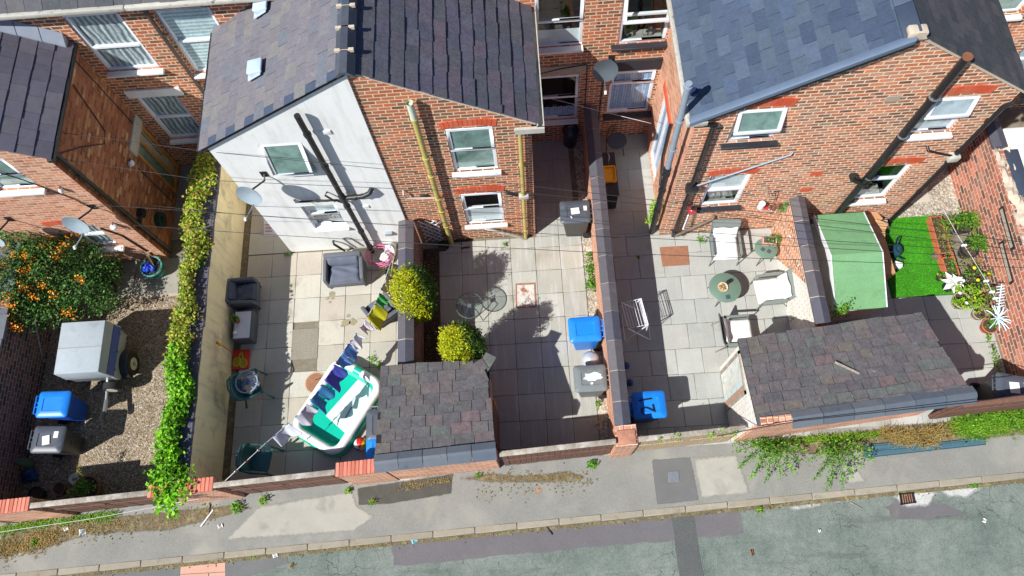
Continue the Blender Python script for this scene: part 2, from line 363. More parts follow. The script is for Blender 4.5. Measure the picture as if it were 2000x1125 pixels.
def window(house, x0, x1, z0, z1, y, blind='net', pane='glass', split=.5, sash='top', sill='upvc_sill', sill_w=.06, sill_d=.12, sill_h=.07, open_ang=0, recess=.07, room=True, label=None, bz=(0, 1)):
    """window in an opening of a wall facing -y at plane y; frame mesh with pane, sill, blind sub-parts"""
    yf = y + recess; fw = .07
    m = MB(); ringbars(m, x0, x1, z0, z1, yf, fw, .06)
    zs = z0 + (z1 - z0) * split
    T = None
    if sash == 'top':            # top-hung casement above a fixed light
        m.box(x0 + fw, yf, zs - .03, x1 - fw, yf + .06, zs + .03)
        if open_ang:
            pv = Vector((0, yf, z1 - .02)); Rm = Matrix.Rotation(-R(open_ang), 4, 'X')
            T = lambda v: pv + Rm @ (Vector(v) - pv)
        ringbars(m, x0 + .012, x1 - .012, zs + .006, z1 - .012, yf - .045, .072, .043, T)
    elif sash is None: m.box(x0 + fw, yf - .012, zs - .035, x1 - fw, yf + .05, zs + .035)
    elif sash == 'full':
        pv = Vector((0, yf, z1 - .02)); Rm = Matrix.Rotation(-R(open_ang), 4, 'X')
        T = lambda v: pv + Rm @ (Vector(v) - pv)
        ringbars(m, x0 + .01, x1 - .01, z0 + (z1 - z0) * split, z1 - .01, yf - .047, .075, .045, T)
    fr = m.build('window', MT['upvc'], house, bevel=.006, seg=1)
    if label: fr['label'] = label
    p = MB()
    if T is None or sash == 'top':
        p.quad((x0 + fw, yf + .03, z0 + fw), (x1 - fw, yf + .03, z0 + fw), (x1 - fw, yf + .03, zs - .03), (x0 + fw, yf + .03, zs - .03))
        q = [(x0 + .065, yf - .022 + (0 if sash else .05), zs + .03), (x1 - .065, yf - .022 + (0 if sash else .05), zs + .03), (x1 - .065, yf - .022 + (0 if sash else .05), z1 - .065), (x0 + .065, yf - .022 + (0 if sash else .05), z1 - .065)]
        p.quad(*[(T(v) if T else v) for v in q])
    else:
        q = [(x0 + .07, yf - .022, z0 + (z1 - z0) * split + .07), (x1 - .07, yf - .022, z0 + (z1 - z0) * split + .07), (x1 - .07, yf - .022, z1 - .08), (x0 + .07, yf - .022, z1 - .08)]
        p.quad(*[T(v) for v in q])
        p.quad((x0 + fw, yf + .03, z0 + fw), (x1 - fw, yf + .03, z0 + fw), (x1 - fw, yf + .03, zs + .06), (x0 + fw, yf + .03, zs + .06))
    p.build('pane', MT[pane], fr)
    if sill:
        s = MB(); s.box(x0 - sill_w, y - sill_d, z0 - sill_h, x1 + sill_w, yf + .05, z0 - .002); s.build('sill', MT[sill], fr, bevel=.008, seg=1)
    if pane == 'glass':
        if blind:
            b = MB(); za = z0 + (z1 - z0) * bz[0]; zb = z0 + (z1 - z0) * bz[1]
            nn = 14
            b.grid(lambda uu, vv: (x0 + .03 + (x1 - x0 - .06) * uu, yf + .05 + (.009 if blind in ('net', 'vblind') else 0) * math.sin(uu * 34), za + (zb - za) * vv), 40, 1)
            b.build('curtain' if blind == 'net' else 'blind', MT[blind], fr)
        if room:
            r = MB(); r.box(x0 - .25, yf + .065, z0 - .45, x1 + .25, yf + 1.3, z1 + .12)
            r.f.pop(2)      # open towards the glass
            # inner jamb
            for a, b2 in ((x0 - .25, x0), (x1, x1 + .25)): r.quad((a, yf + .066, z0 - .45), (b2, yf + .066, z0 - .45), (b2, yf + .066, z1 + .12), (a, yf + .066, z1 + .12))
            r.build('room', MT['room'], fr)
            t = MB(); t.box(x0 + .05, yf + .1, z0 - .02, x1 - .05, yf + .32, z0 + .01)
            for _ in range(4):
                xx = random.uniform(x0 + .12, x1 - .2); hh = random.uniform(.08, .22); t.box(xx, yf + .14, z0 + .012, xx + random.uniform(.07, .16), yf + .26, z0 + hh)
            t.build('inner_sill', MT['roomfloor'], fr)
    return fr
def arch(house, x0, x1, z, y, h=.22, n=None, m='brick_red', rise=.05, proud=.012):
    b = MB(); W = x1 - x0; n = n or max(6, int(W / .085)); cx = (x0 + x1) / 2
    for i in range(n):
        def pt(t, top):
            x = x0 + W * t; k = (x - cx) / (W / 2); lean = .16 * k * (h if top else 0)
            return (x + lean, z + rise * (1 - k * k) + (h if top else 0))
        a0, a1 = (i + .04) / n, (i + .96) / n
        q = [pt(a0, 0), pt(a1, 0), pt(a1, 1), pt(a0, 1)]
        b.hexa([(p[0], y - proud, p[1]) for p in q], [(p[0], y + .04, p[1]) for p in q])
    b.build('window_arch', MT[m], house)
def pipe(house, name, pts, r, m, brackets=(), n=10, collar=None):
    b = MB(); b.tube(pts, r, n)
    for c in brackets:
        t = (Vector(pts[-1]) - Vector(pts[0])).normalized()
        b.tube([Vector(c) - t * .035, Vector(c) + t * .035], r * 1.28, n)
    return b.build(name, MT[m] if isinstance(m, str) else m, house, smooth="auto")
def dish(name, label, loc, aim, m='dishgrey', r=.36, wall=None, group='satellite dishes'):
    """offset dish on a bracket: loc = dish centre, aim = direction it faces, wall = fixing point"""
    t = thing(name, label, 'satellite dish', loc, group)
    aim = Vector(aim).normalized(); q = aim.to_track_quat('Z', 'Y').to_matrix(); c = Vector(loc)
    b = MB(); prof = [(0.001, -.075), (r * .35, -.066), (r * .7, -.036), (r, 0), (r, .012), (r * .7, -.02), (r * .35, -.05), (.001, -.06)]
    b.lathe(c, prof, 28, q, sx=1, sy=1.1); b.build('reflector', MT[m], t, smooth='auto')
    low = q @ Vector((0, -r * 1.08, 0)); low = low if low.z < 0 else -low
    arm_e = c + low * .85 + aim * .42
    b = MB(); b.tube([c + low * .95 - aim * .02, c + low * 1.0 + aim * .12, arm_e], .014, 6); b.build('feed_arm', MT['zinc'], t)
    b = MB(); b.tube([arm_e - aim * .03 - low * .1, arm_e + low * .12], .03, 8); b.build('receiver', MT['upvc'], t)
    if wall is not None:
        wl = Vector(wall); b = MB(); b.tube([c - aim * .07, c - aim * .16, Vector((wl.x, wl.y - .12, c.z - .1)), wl], .02, 6); b.box(wl.x - .07, wl.y - .012, wl.z - .1, wl.x + .07, wl.y + .002, wl.z + .1); b.build('bracket', MT['blackp'], t)
    return t

# ------------------------------------------------------------------ planes of the place
kerb_y = lambda x: 1.0 + .0433 * x           # back edge of the kerb
wall_y = lambda x: 2.17 + .0515 * x          # street face of the yard walls
YG, YR, YM = 7.8, 7.6, 10.5                   # gable planes, rear wall of the terrace
# ------------------------------------------------------------------ ground, road, yards
MT['asphalt'] = mat('asphalt_pavement', sr(148, 147, 140), .13, 1.4, .95, speck=(70, .22), stain=(sr(172, 168, 156), .8, .5, .72), bump=.35, bscale=90, gain=0.82)
MT['asphalt_d'] = mat('asphalt_dark_patch', sr(122, 122, 120), .1, 2.0, .95, speck=(80, .2), bump=.3, bscale=90, gain=0.8)
MT['asphalt_o'] = mat('asphalt_mossy_patch', sr(104, 102, 94), .2, 3.0, .95, speck=(80, .25), bump=.3, bscale=90, stain=(sr(100, 92, 60), 5, .55, .75), gain=0.62)
MT['asphalt_p'] = mat('concrete_apron', sr(184, 180, 168), .1, 1.8, .95, speck=(60, .12), bump=.2, bscale=80, stain=(sr(156, 152, 142), 2.2, .56, .75), gain=0.84)
def road_mat():
    k = N('road_asphalt')
    c = k.ramp(k.noise(.7, 6, .65), [(.3, sr(98, 108, 101)), (.5, sr(115, 124, 116)), (.72, sr(133, 139, 131))])
    c = k.mix(1.0, c, k.ramp(k.noise(46, 4, .85), [(.3, G4(.6)), (.7, G4(1.4))]), 'MULTIPLY'); c = k.mix(1.0, c, k.ramp(k.noise(7, 5, .7), [(.3, G4(.86)), (.7, G4(1.14))]), 'MULTIPLY')
    mp = k.n('Mapping'); k.l(k.co(), mp.inputs[0]); mp.inputs['Scale'].default_value = (.16, 1.5, 1); mp.inputs['Rotation'].default_value = (0, 0, -.045)
    st = k.ramp(k.noise(1.6, 6, .7, vec=mp.outputs[0]), [(.56, G4(0)), (.7, G4(.7))])
    c = k.mix(st, c, sr(84, 88, 82))
    vo = k.n('TexVoronoi', feature='DISTANCE_TO_EDGE', Scale=2.3); wb = k.n('TexNoise', Scale=3.0, Detail=4.0); k.l(k.co(), wb.inputs['Vector'])
    ad = k.n('VectorMath', operation='MULTIPLY_ADD'); k.l(wb.outputs['Color'], ad.inputs[0]); ad.inputs[1].default_value = (.5, .5, .5); k.l(k.co(), ad.inputs[2]); k.l(ad.outputs[0], vo.inputs['Vector'])
    cr = k.ramp(vo.outputs['Distance'], [(0, G4(1)), (.02, G4(0))])
    ms = k.ramp(k.noise(.55, 3, .5), [(.48, G4(0)), (.62, G4(.85))])
    mm = k.n('Math', operation='MULTIPLY'); k.l(cr, mm.inputs[0]); k.l(ms, mm.inputs[1])
    c = k.mix(mm.outputs[0], c, sr(50, 50, 46))
    k.l(c, k.b.inputs['Base Color']); k.b.inputs['Roughness'].default_value = .95; k.b.inputs['Specular IOR Level'].default_value = .15
    k.bump(k.noise(80, 3), .4, .01); return k.m
MT['road'] = road_mat()
MT['roadp'] = mat('road_purple_patch', sr(124, 120, 122), .08, 1.5, .95, speck=(75, .25), bump=.3, bscale=90, stain=(sr(146, 140, 132), 1.4, .58, .8), gain=0.72)
MT['roadt'] = mat('road_trench_patch', sr(104, 106, 104), .1, 2, .95, speck=(45, .32), bump=.3, bscale=90, gain=0.72)
MT['kerb'] = mat('kerb_concrete', None, .12, 4, .9, isl=[(0, sr(168, 158, 138)), (1, sr(188, 178, 158))], speck=(50, .14), stain=(sr(132, 124, 108), 3, .58, .8), gain=0.68)
MT['pinkpave'] = mat('pink_paving', None, .1, 3, .9, isl=[(0, sr(196, 148, 128)), (1, sr(210, 164, 142))], speck=(50, .1))
MT['joint'] = mat('joint_sand', sr(124, 116, 100), .3, 6, .95)
SLAB = lambda n, *c: mat(n, None, .09, 1.7, .9, isl=SL(*c), speck=(42, .12), bump=.15, bscale=70, stain=(sr(158, 148, 128), 1.1, .6, .82), gain=.7)
MT['slab_b'] = SLAB('slab_cream', (215, 210, 194), (206, 199, 182), (220, 216, 202), (210, 203, 184), (217, 211, 196), (200, 196, 182), (222, 216, 200), (211, 200, 184))
MT['slab_c'] = SLAB('slab_beige', (200, 199, 186), (194, 193, 180), (205, 204, 192), (190, 190, 180), (202, 197, 182), (198, 197, 186))
MT['slab_d'] = SLAB('slab_pale_grey', (200, 201, 194), (194, 196, 190), (204, 205, 198), (190, 192, 187), (198, 198, 190))
def streaks(m, col, amt):
    t = m.node_tree; b = t.nodes['Principled BSDF']; src = b.inputs['Base Color'].links[0].from_socket
    co = t.nodes.new('ShaderNodeTexCoord'); mp = t.nodes.new('ShaderNodeMapping'); mp.inputs['Scale'].default_value = (7, .7, 1); t.links.new(co.outputs['Object'], mp.inputs[0])
    nz = t.nodes.new('ShaderNodeTexNoise'); nz.inputs['Scale'].default_value = 1.3; nz.inputs['Detail'].default_value = 6; nz.inputs['Roughness'].default_value = .65; t.links.new(mp.outputs[0], nz.inputs['Vector'])
    mr = t.nodes.new('ShaderNodeMapRange'); mr.inputs[1].default_value = .5; mr.inputs[2].default_value = .75; mr.inputs[4].default_value = amt; t.links.new(nz.outputs['Fac'], mr.inputs[0])
    mx = t.nodes.new('ShaderNodeMix'); mx.data_type = 'RGBA'; t.links.new(mr.outputs[0], mx.inputs[0]); t.links.new(src, mx.inputs[6]); mx.inputs[7].default_value = col; t.links.new(mx.outputs[2], b.inputs['Base Color'])
def wallstreaks(m, col, amt):
    streaks(m, col, amt); mp = [n_ for n_ in m.node_tree.nodes if n_.type == 'MAPPING'][-1]; mp.inputs['Scale'].default_value = (5, 5, .5)
wallstreaks(MT['render'], sr(176, 174, 166), .4); wallstreaks(MT['cream'], sr(150, 142, 116), .5)
streaks(MT['slab_c'], sr(206, 202, 204), .6); streaks(MT['slab_d'], sr(186, 186, 180), .4); streaks(MT['slab_b'], sr(168, 160, 142), .35)
MT['slab_dark'] = mat('slab_pebbled', sr(168, 160, 144), .1, 3, .95, speck=(45, .3), bump=.4, bscale=60, gain=0.66)
def gravel_mat(name, stops, scale=34):
    k = N(name); vo = k.n('TexVoronoi', Scale=scale); k.l(k.co(), vo.inputs['Vector'])
    sp = k.n('SeparateColor'); k.l(vo.outputs['Color'], sp.inputs[0])
    c = k.ramp(sp.outputs[0], stops); c = k.mix(1.0, c, k.ramp(k.noise(1.2, 5), [(.3, G4(.82)), (.7, G4(1.18))]), 'MULTIPLY')
    c = k.mix(1.0, c, k.ramp(vo.outputs['Distance'], [(0, G4(1.15)), (.55, G4(.6))]), 'MULTIPLY')
    k.l(c, k.b.inputs['Base Color']); k.b.inputs['Roughness'].default_value = .9
    iv = k.n('Math', operation='SUBTRACT'); iv.inputs[0].default_value = 1; k.l(vo.outputs['Distance'], iv.inputs[1]); k.bump(iv.outputs[0], .8, .02); return k.m
MT['gravel'] = gravel_mat('brown_gravel', [(0, sr(118, 100, 80)), (.4, sr(164, 144, 118)), (.75, sr(186, 168, 142)), (.93, sr(200, 186, 164)), (1, sr(228, 222, 210))])
MT['gravel_w'] = gravel_mat('pale_gravel', [(0, sr(170, 156, 134)), (.5, sr(204, 192, 172)), (1, sr(226, 220, 206))], 22)
MT['soil'] = mat('dark_soil', sr(72, 58, 48), .35, 9, .98, speck=(50, .3), bump=.8, bscale=30)
MT['dirt'] = mat('litter_dirt', sr(112, 98, 76), .3, 7, .98, speck=(60, .35), bump=.7, bscale=50, stain=(sr(150, 138, 104), 8, .5, .7))
MT['rust'] = mat('rusty_iron', sr(150, 104, 78), .2, 12, .85, bump=.3, stain=(sr(176, 120, 84), 9, .55, .8))
MT['timber_br'] = wave_mat('brown_stained_boards', sr(92, 62, 50), sr(124, 88, 72), 9, 'X', 3, .8)
MT['timber_gr'] = mat('grey_weathered_timber', sr(152, 142, 128), .28, 6, .9, speck=(30, .2), stain=(sr(190, 184, 172), 5, .5, .7))
MT['timber_pl'] = wave_mat('pale_weathered_boards', sr(150, 124, 90), sr(196, 176, 144), 9, 'X', 3, .85)

def sheet(name, pts, z, m, kind='structure'):
    b = MB(); b.poly([(p[0], p[1], z) for p in pts]); o = b.build(name, m); o['kind'] = kind; return o
def pxs(pts, z=0): return [at(x, y, z) for x, y in pts]
def ragged(pts, step=.16, amp=.025, seed=1):
    rd = random.Random(seed); out = []
    for i, p in enumerate(pts):
        q = pts[(i + 1) % len(pts)]; d = (Vector(q[:2]) - Vector(p[:2])); n = max(1, int(d.length / step))
        for j in range(n):
            v = Vector(p[:2]) + d * j / n; out.append((v.x + rd.uniform(-amp, amp), v.y + rd.uniform(-amp, amp)))
    return out
def softsheet(name, pts, z, key, width=.12, step=.1, amp=.03, seed=1):
    base = MT[key]; nm = base.name + '_soft'
    m = bpy.data.materials.get(nm)
    if m is None:
        m = base.copy(); m.name = nm; t = m.node_tree; out = t.nodes['Material Output']; src = out.inputs['Surface'].links[0].from_socket
        at_ = t.nodes.new('ShaderNodeAttribute'); at_.attribute_name = 'fade'; nz = t.nodes.new('ShaderNodeTexNoise'); nz.inputs['Scale'].default_value = 9; nz.inputs['Detail'].default_value = 6; nz.inputs['Roughness'].default_value = .75
        co = t.nodes.new('ShaderNodeTexCoord'); t.links.new(co.outputs['Object'], nz.inputs['Vector'])
        ad = t.nodes.new('ShaderNodeMath'); ad.operation = 'ADD'; t.links.new(at_.outputs['Fac'], ad.inputs[0]); t.links.new(nz.outputs['Fac'], ad.inputs[1])
        mr = t.nodes.new('ShaderNodeMapRange'); mr.inputs[1].default_value = .62; mr.inputs[2].default_value = 1.05; mr.inputs[4].default_value = .96; t.links.new(ad.outputs[0], mr.inputs[0])
        tr = t.nodes.new('ShaderNodeBsdfTransparent'); mx = t.nodes.new('ShaderNodeMixShader'); t.links.new(mr.outputs[0], mx.inputs[0]); t.links.new(tr.outputs[0], mx.inputs[1]); t.links.new(src, mx.inputs[2]); t.links.new(mx.outputs[0], out.inputs['Surface'])
    P = np.array([(q[0], q[1]) for q in pts]); Q = np.roll(P, -1, 0); h = max(.035, width * .3); lo, hi = P.min(0) - h, P.max(0) + h
    nx, ny = [int(math.ceil(v / h)) for v in (hi - lo)]; gx, gy = np.meshgrid(lo[0] + np.arange(nx + 1) * h, lo[1] + np.arange(ny + 1) * h); G = np.stack([gx.ravel(), gy.ravel()], 1)
    dist = np.full(len(G), 1e9); ins = np.zeros(len(G), bool)
    for a, c in zip(P, Q):
        d = c - a; tt = np.clip(((G - a) @ d) / max(1e-9, d @ d), 0, 1); dist = np.minimum(dist, np.linalg.norm(G - (a + tt[:, None] * d), axis=1))
        cr = ((a[1] > G[:, 1]) != (c[1] > G[:, 1])); xi = a[0] + (G[:, 1] - a[1]) * d[0] / (d[1] if abs(d[1]) > 1e-9 else 1e-9); ins ^= cr & (G[:, 0] < xi)
    fade = np.where(ins, np.clip(dist / width, 0, 1), 0.0)
    idx = np.arange((nx + 1) * (ny + 1)).reshape(ny + 1, nx + 1); F = np.stack([idx[:-1, :-1], idx[:-1, 1:], idx[1:, 1:], idx[1:, :-1]], -1).reshape(-1, 4); F = F[ins[F].any(1)]
    used = np.unique(F); mp = np.full(len(G), -1); mp[used] = np.arange(len(used))
    me = bpy.data.meshes.new(name); me.from_pydata([(x, y, z) for x, y in G[used].tolist()], [], mp[F].tolist()); me.materials.append(m)
    a = me.attributes.new('fade', 'FLOAT', 'POINT'); a.data.foreach_set('value', fade[used].tolist())
    o = bpy.data.objects.new(name, me); COL.objects.link(o); o['kind'] = 'structure'; return o
X0, X1 = -18, 18
sheet('ground', [(-400, -400), (400, -400), (400, 400), (-400, 400)], -.16, mat('bare_earth', sr(96, 90, 78), .3, .8, .95))
sheet('road', [(X0, -30), (X1, -30), (X1, kerb_y(X1) - .08), (X0, kerb_y(X0) - .08)], -.1, MT['road'])
KF = -.1
ROADZ = lambda i: KF + .004 * i
sheet('road_patch', ragged(pxs([(765, 1058), (1310, 1003), (1318, 1055), (1000, 1083), (768, 1106)], KF), seed=2), ROADZ(1), MT['roadp'])
sheet('road_patch', ragged(pxs([(1352, 1000), (1441, 990), (1453, 1042), (1360, 1052)], KF), seed=3), ROADZ(1), MT['roadp'])
sheet('road_patch', ragged(pxs([(1310, 1003), (1353, 999), (1376, 1140), (1330, 1150)], KF), .2, .012, 4), ROADZ(2), MT['roadt'])
sheet('road_patch', ragged(pxs([(0, 1140), (0, 1127), (353, 1096), (350, 1140)], KF), seed=5), ROADZ(1), MT['asphalt_d'])
sheet('road_patch', ragged(pxs([(440, 1088), (560, 1075), (562, 1100), (440, 1140)], KF), seed=6), ROADZ(1), MT['asphalt_d'])
sheet('road_patch', ragged(pxs([(1728, 988), (1760, 968), (1840, 985), (1890, 1002), (1800, 1015), (1740, 1012)], KF), .1, .04, 7), ROADZ(1), MT['roadp'])
MT['lime'] = mat('lime_bloom', sr(190, 190, 184), .14, 5, .95, speck=(40, .2))
for i, pl in enumerate(([(1735, 960), (1800, 953), (1835, 960), (1815, 992), (1762, 993)], [(1825, 955), (1900, 946), (1925, 950), (1890, 975), (1850, 972)], [(1515, 990), (1600, 978), (1610, 990), (1560, 1000)], [(1600, 978), (1710, 966), (1700, 974), (1630, 985)])):
    softsheet('lime_bloom', pxs(pl, KF), ROADZ(2), 'lime', .14, seed=20 + i)
b = MB()
pk = pxs([(354, 1097), (441, 1088), (441, 1150), (350, 1150)], KF)
o = pk[0]; 
for i, (fx0, fx1, fy0, fy1) in enumerate(((0, 1, 0, .46), (0, .63, .48, 1), (.64, 1, .48, 1))):
    q = lambda a, c: (pk[0].lerp(pk[1], a)).lerp(pk[3].lerp(pk[2], a), c)
    b.add([(*q(a, c).xy, ROADZ(2)) for a, c in ((fx0, fy1), (fx1 - .01, fy1), (fx1 - .01, fy0), (fx0, fy0))], ((0, 1, 2, 3),))
struct('pink_paving', b, MT['pinkpave'])
# kerb stones
b = MB(); x = X0
while x < X1:
    x1 = x + .905; a = math.atan(.0433)
    def kp(xx, off, z): return (xx, kerb_y(xx) + off, z)
    b.hexa([kp(x, -.15, -.16), kp(x1, -.15, -.16), kp(x1, 0, -.16), kp(x, 0, -.16)], [kp(x, -.138, .004), kp(x1, -.138, .004), kp(x1, 0, .006), kp(x, 0, .006)]); x += .915
struct('kerb', b, MT['kerb'], bevel=.012, seg=1)
sheet('gutter_dirt', [(X0, kerb_y(X0) - .22), (X1, kerb_y(X1) - .22), (X1, kerb_y(X1) - .15), (X0, kerb_y(X0) - .15)], ROADZ(3) + .001, MT['dirt'])
sheet('pavement', [(X0, kerb_y(X0) - .005), (X1, kerb_y(X1) - .005), (X1, wall_y(X1) + .2), (X0, wall_y(X0) + .2)], -.004, MT['asphalt'])
PZ = lambda i: -.004 + .004 * i
for i, (pl, m) in enumerate((([(505, 985), (690, 955), (700, 985), (740, 1010), (690, 1042), (430, 1060), (460, 1030)], 'asphalt_p'), ([(697, 953), (885, 925), (882, 965), (760, 985), (700, 988)], 'asphalt_o'),
        ([(1272, 898), (1349, 892), (1366, 978), (1283, 986)], 'asphalt_d'), ([(1349, 892), (1440, 884), (1470, 968), (1366, 977)], 'asphalt_p'), ([(1640, 905), (1668, 902), (1700, 945), (1650, 950)], 'asphalt_p'), ([(1140, 925), (1270, 903), (1282, 985), (1180, 995)], 'asphalt_p') if False else ([(300, 1005), (345, 1000), (340, 1035), (305, 1040)], 'asphalt_p'))):
    softsheet('pavement_patch', pxs(pl), PZ(1 + i % 2), m, .16 if m == 'asphalt_p' else .05, seed=40 + i)
for i, pl in enumerate(([(0, 1042), (90, 1020), (300, 1000), (450, 985), (510, 990), (440, 1010), (330, 1038), (180, 1045), (90, 1072), (0, 1092)], [(880, 935), (960, 922), (1020, 928), (1110, 918), (1160, 935), (1080, 945), (960, 945)], [(1480, 862), (1900, 815), (2010, 808), (2010, 850), (1800, 872), (1600, 890), (1490, 885)])):
    softsheet('dirt_strip', pxs(pl), PZ(3), 'dirt', .11, .08, .03, 60 + i)
MT['ruststain'] = mat('rust_stain', sr(168, 132, 104), .15, 9, .95)
for i, pl in enumerate(([(1042, 955), (1052, 948), (1060, 956), (1056, 965), (1046, 964)], [(1020, 962), (1028, 958), (1030, 966), (1022, 968)])):
    softsheet('rust_stain', pxs(pl), PZ(1), 'ruststain', .05, .05, .01, 70 + i)

# yards
sheet('yard_base', [(-18, wall_y(-18) + .1), (18, wall_y(18) + .1), (18, 11), (-18, 11)], -.03, MT['joint'])
sheet('gravel_yard', [(-12.1, wall_y(-11.9) + .1), (-7.5, wall_y(-7.5) + .1), (-7.5, 6.84), (-12.1, 6.84)], -.002, MT['gravel'])
b = MB()
for x0, x1, y0, y1 in ((-11.9, -9.9, 6.85, 7.8), (-9.88, -8.75, 6.85, 7.8), (-8.73, -7.6, 6.85, 8.3), (-9.08, -7.6, 8.32, 9.4), (-9.08, -7.6, 9.42, 10.5)): b.box(x0, y0, -.03, x1, y1, .004)
struct('concrete_path', b, mat('old_concrete', sr(150, 146, 136), .15, 2, .95, speck=(50, .12)))
sheet('gravel_edging', [(-9.85, 6.75), (-8.5, 6.77), (-8.5, 6.85), (-9.85, 6.85)], .004, MT['stone'])
def slabs(x0, x1, y0, y1, ox, oy, px, py, m, stagger=0, skip=(), wx=None, seed=1):
    rd = random.Random(seed); b = MB(); j = math.floor((y0 - oy) / py)
    while oy + j * py < y1:
        ya, yb = max(y0, oy + j * py + .0035), min(y1, oy + (j + 1) * py - .0035)
        st = stagger * px * (j % 2); i = math.floor((x0 - ox - st) / px)
        while ox + st + i * px < x1:
            xa, xb = max(x0, ox + st + i * px + .0035), min(x1, ox + st + (i + 1) * px - .0035); i += 1
            if xb - xa < .03 or yb - ya < .03: continue
            cx, cy = (xa + xb) / 2, (ya + yb) / 2
            if any(a < cx < c and d < cy < e for a, c, d, e in skip): continue
            t = [rd.uniform(-.003, .003) for _ in range(4)]
            b.hexa([(xa, ya, -.035), (xb, ya, -.035), (xb, yb, -.035), (xa, yb, -.035)], [(xa, ya, t[0]), (xb, ya, t[1]), (xb, yb, t[2]), (xa, yb, t[3])])
        j += 1
    return b
struct('paving_slabs', slabs(-7.06, -2.95, 2.0, YG - .05, -6.425, 5.26, .628, .617, MT['slab_b'], skip=((-5.82, -5.17, 4.93, 5.7),)), MT['slab_b'], bevel=.008, seg=1)
struct('paving_slabs', slabs(-7.06, -5.95, YG - .05, 10.5, -6.425, 5.26, .628, .617, None, seed=2), MT['slab_b'])
b = MB(); b.box(-5.812, 4.94, -.035, -5.176, 5.7, .003); struct('pebbled_slab', b, MT['slab_dark'])
struct('paving_slabs', slabs(-2.22, 1.33, 2.3, YG - .06, -.445, 5.0, .609, .612, None, seed=3), MT['slab_c'], bevel=.008, seg=1)
struct('paving_slabs', slabs(.22, 1.2, YG - .05, 10.5, -.445, 5.0, .609, .612, None, seed=4), MT['slab_c'])
struct('paving_slabs', slabs(1.86, 6.0, 2.4, YR - .02, 3.02, 5.85, .604, .604, None, .42, seed=5), MT['slab_d'], bevel=.008, seg=1)
struct('paving_slabs', slabs(1.86, 3.26, YR - .01, 10.5, 3.02, 5.85, .604, .604, None, .42, seed=6), MT['slab_d'])
struct('paving_slabs', slabs(6.3, 10.6, 2.6, 5.56, 9.21, 4.37, .7, .6, None, seed=7), MT['slab_d'], bevel=.008, seg=1)
struct('paving_slabs', slabs(6.3, 8.48, 5.57, YR - .02, 9.21, 4.37, .7, .6, None, seed=8), MT['slab_d'])
struct('soil_bed', MB().add([(-2.6, 2.3, .02), (-2.24, 2.3, .0), (-2.24, 7.6, .0), (-2.6, 7.6, .02)], ((0, 1, 2, 3),)), MT['soil'])
sheet('soil_bed', [(-2.24, 7.5), (-1.45, 7.55), (-1.45, 7.8), (-2.24, 7.8)], .0, MT['soil'])
sheet('gravel_strip', [(1.34, 2.3), (1.6, 2.3), (1.6, 10.5), (1.34, 10.5)], .0, MT['gravel_w'])
sheet('soil_strip', [(-7.22, 2.0), (-7.07, 2.0), (-7.07, 10.4), (-7.22, 10.4)], -.002, MT['dirt'])
sheet('pale_gravel', [(8.8, 7.62), (10.7, 7.62), (10.7, 10.5), (8.8, 10.5)], -.003, MT['gravel_w'])
b = MB(); b.box(8.95, 8.0, -.03, 10.0, 9.1, .02); struct('concrete_pad', b, mat('pale_slab', sr(190, 184, 168), .06, 2, .9, speck=(40, .08)), bevel=.01)
b = MB(); b.prism([(8.5, 5.58), (10.02, 5.56), (10.2, 7.62), (8.5, 7.62)], -.03, .012); struct('artificial_lawn', b, mat('turf_backing', sr(62, 120, 30), .12, 3, .95))
# turf blades
b = MB(); nb = 26000
xs = rng.uniform(8.5, 10.1, nb); ys = rng.uniform(5.58, 7.62, nb); an = rng.uniform(0, 6.28, nb); hh = rng.uniform(.012, .026, nb)
for x, y, a, h in zip(xs, ys, an, hh):
    c, s = math.cos(a) * .008, math.sin(a) * .008; tx, ty = rng.normal(0, .008), rng.normal(0, .008) + .006
    b.v += [(x - c, y - s, .011), (x + c, y + s, .011), (x + tx, y + ty, .011 + h)]; n = len(b.v); b.f.append((n - 3, n - 2, n - 1))
tf = b.build('turf', leaf_mat('turf_green', [(0, sr(40, 128, 10)), (.5, sr(62, 164, 12)), (1, sr(92, 190, 22))], .6, .15)); tf['kind'] = 'stuff'; tag(tf, 'bright green artificial turf beside the green roofed shed', 'artificial grass')
MT['wet'] = mat('damp_stain', sr(150, 138, 112), .1, 8, .9)
for i, (px, py, r) in enumerate(((648, 574, .1), (640, 583, .06), (650, 583, .05), (645, 590, .045), (680, 617, .06), (676, 631, .12), (690, 630, .1), (688, 623, .05), (668, 636, .05))):
    c = at(px, py); sheet('damp_stain', [(c.x + math.cos(a * .7) * r * random.uniform(.7, 1.15), c.y + math.sin(a * .7) * r * .8 * random.uniform(.7, 1.1)) for a in range(9)], .0055, MT['wet'])

# ------------------------------------------------------------------ garden walls
def wall_thing(name, label, box, m, cope=None, group='brick yard walls', top=1.6, extra=None):
    x0, x1, y0, y1 = box
    t = thing(name, label, 'wall', ((x0 + x1) / 2, (y0 + y1) / 2, 0), group)
    b = MB(); b.box(x0, y0, -.05, x1, y1, top); b.build('brickwork', MT[m], t)
    if cope == 'saddle':
        b = MB(); saddle(b, ((x0 + x1) / 2, y0), ((x0 + x1) / 2, y1), x1 - x0 + .06, top + .004, .075, .045, .66); b.build('coping', MT['cope'], t)
        b = MB(); saddle(b, ((x0 + x1) / 2, y0 + .01), ((x0 + x1) / 2, y1 - .01), x1 - x0 + .045, top + .002, .073, .04, 99, 0); b.build('coping_mortar', MT['mortar'], t)
    return t
t = wall_thing('garden_wall', 'cream rendered wall under ivy with dark slate coping', (-7.64, -7.22, wall_y(-7.4) + .25, 10.35), 'cream', group=None, top=1.66)
b = MB(); y = 2.2; rd = random.Random(5)
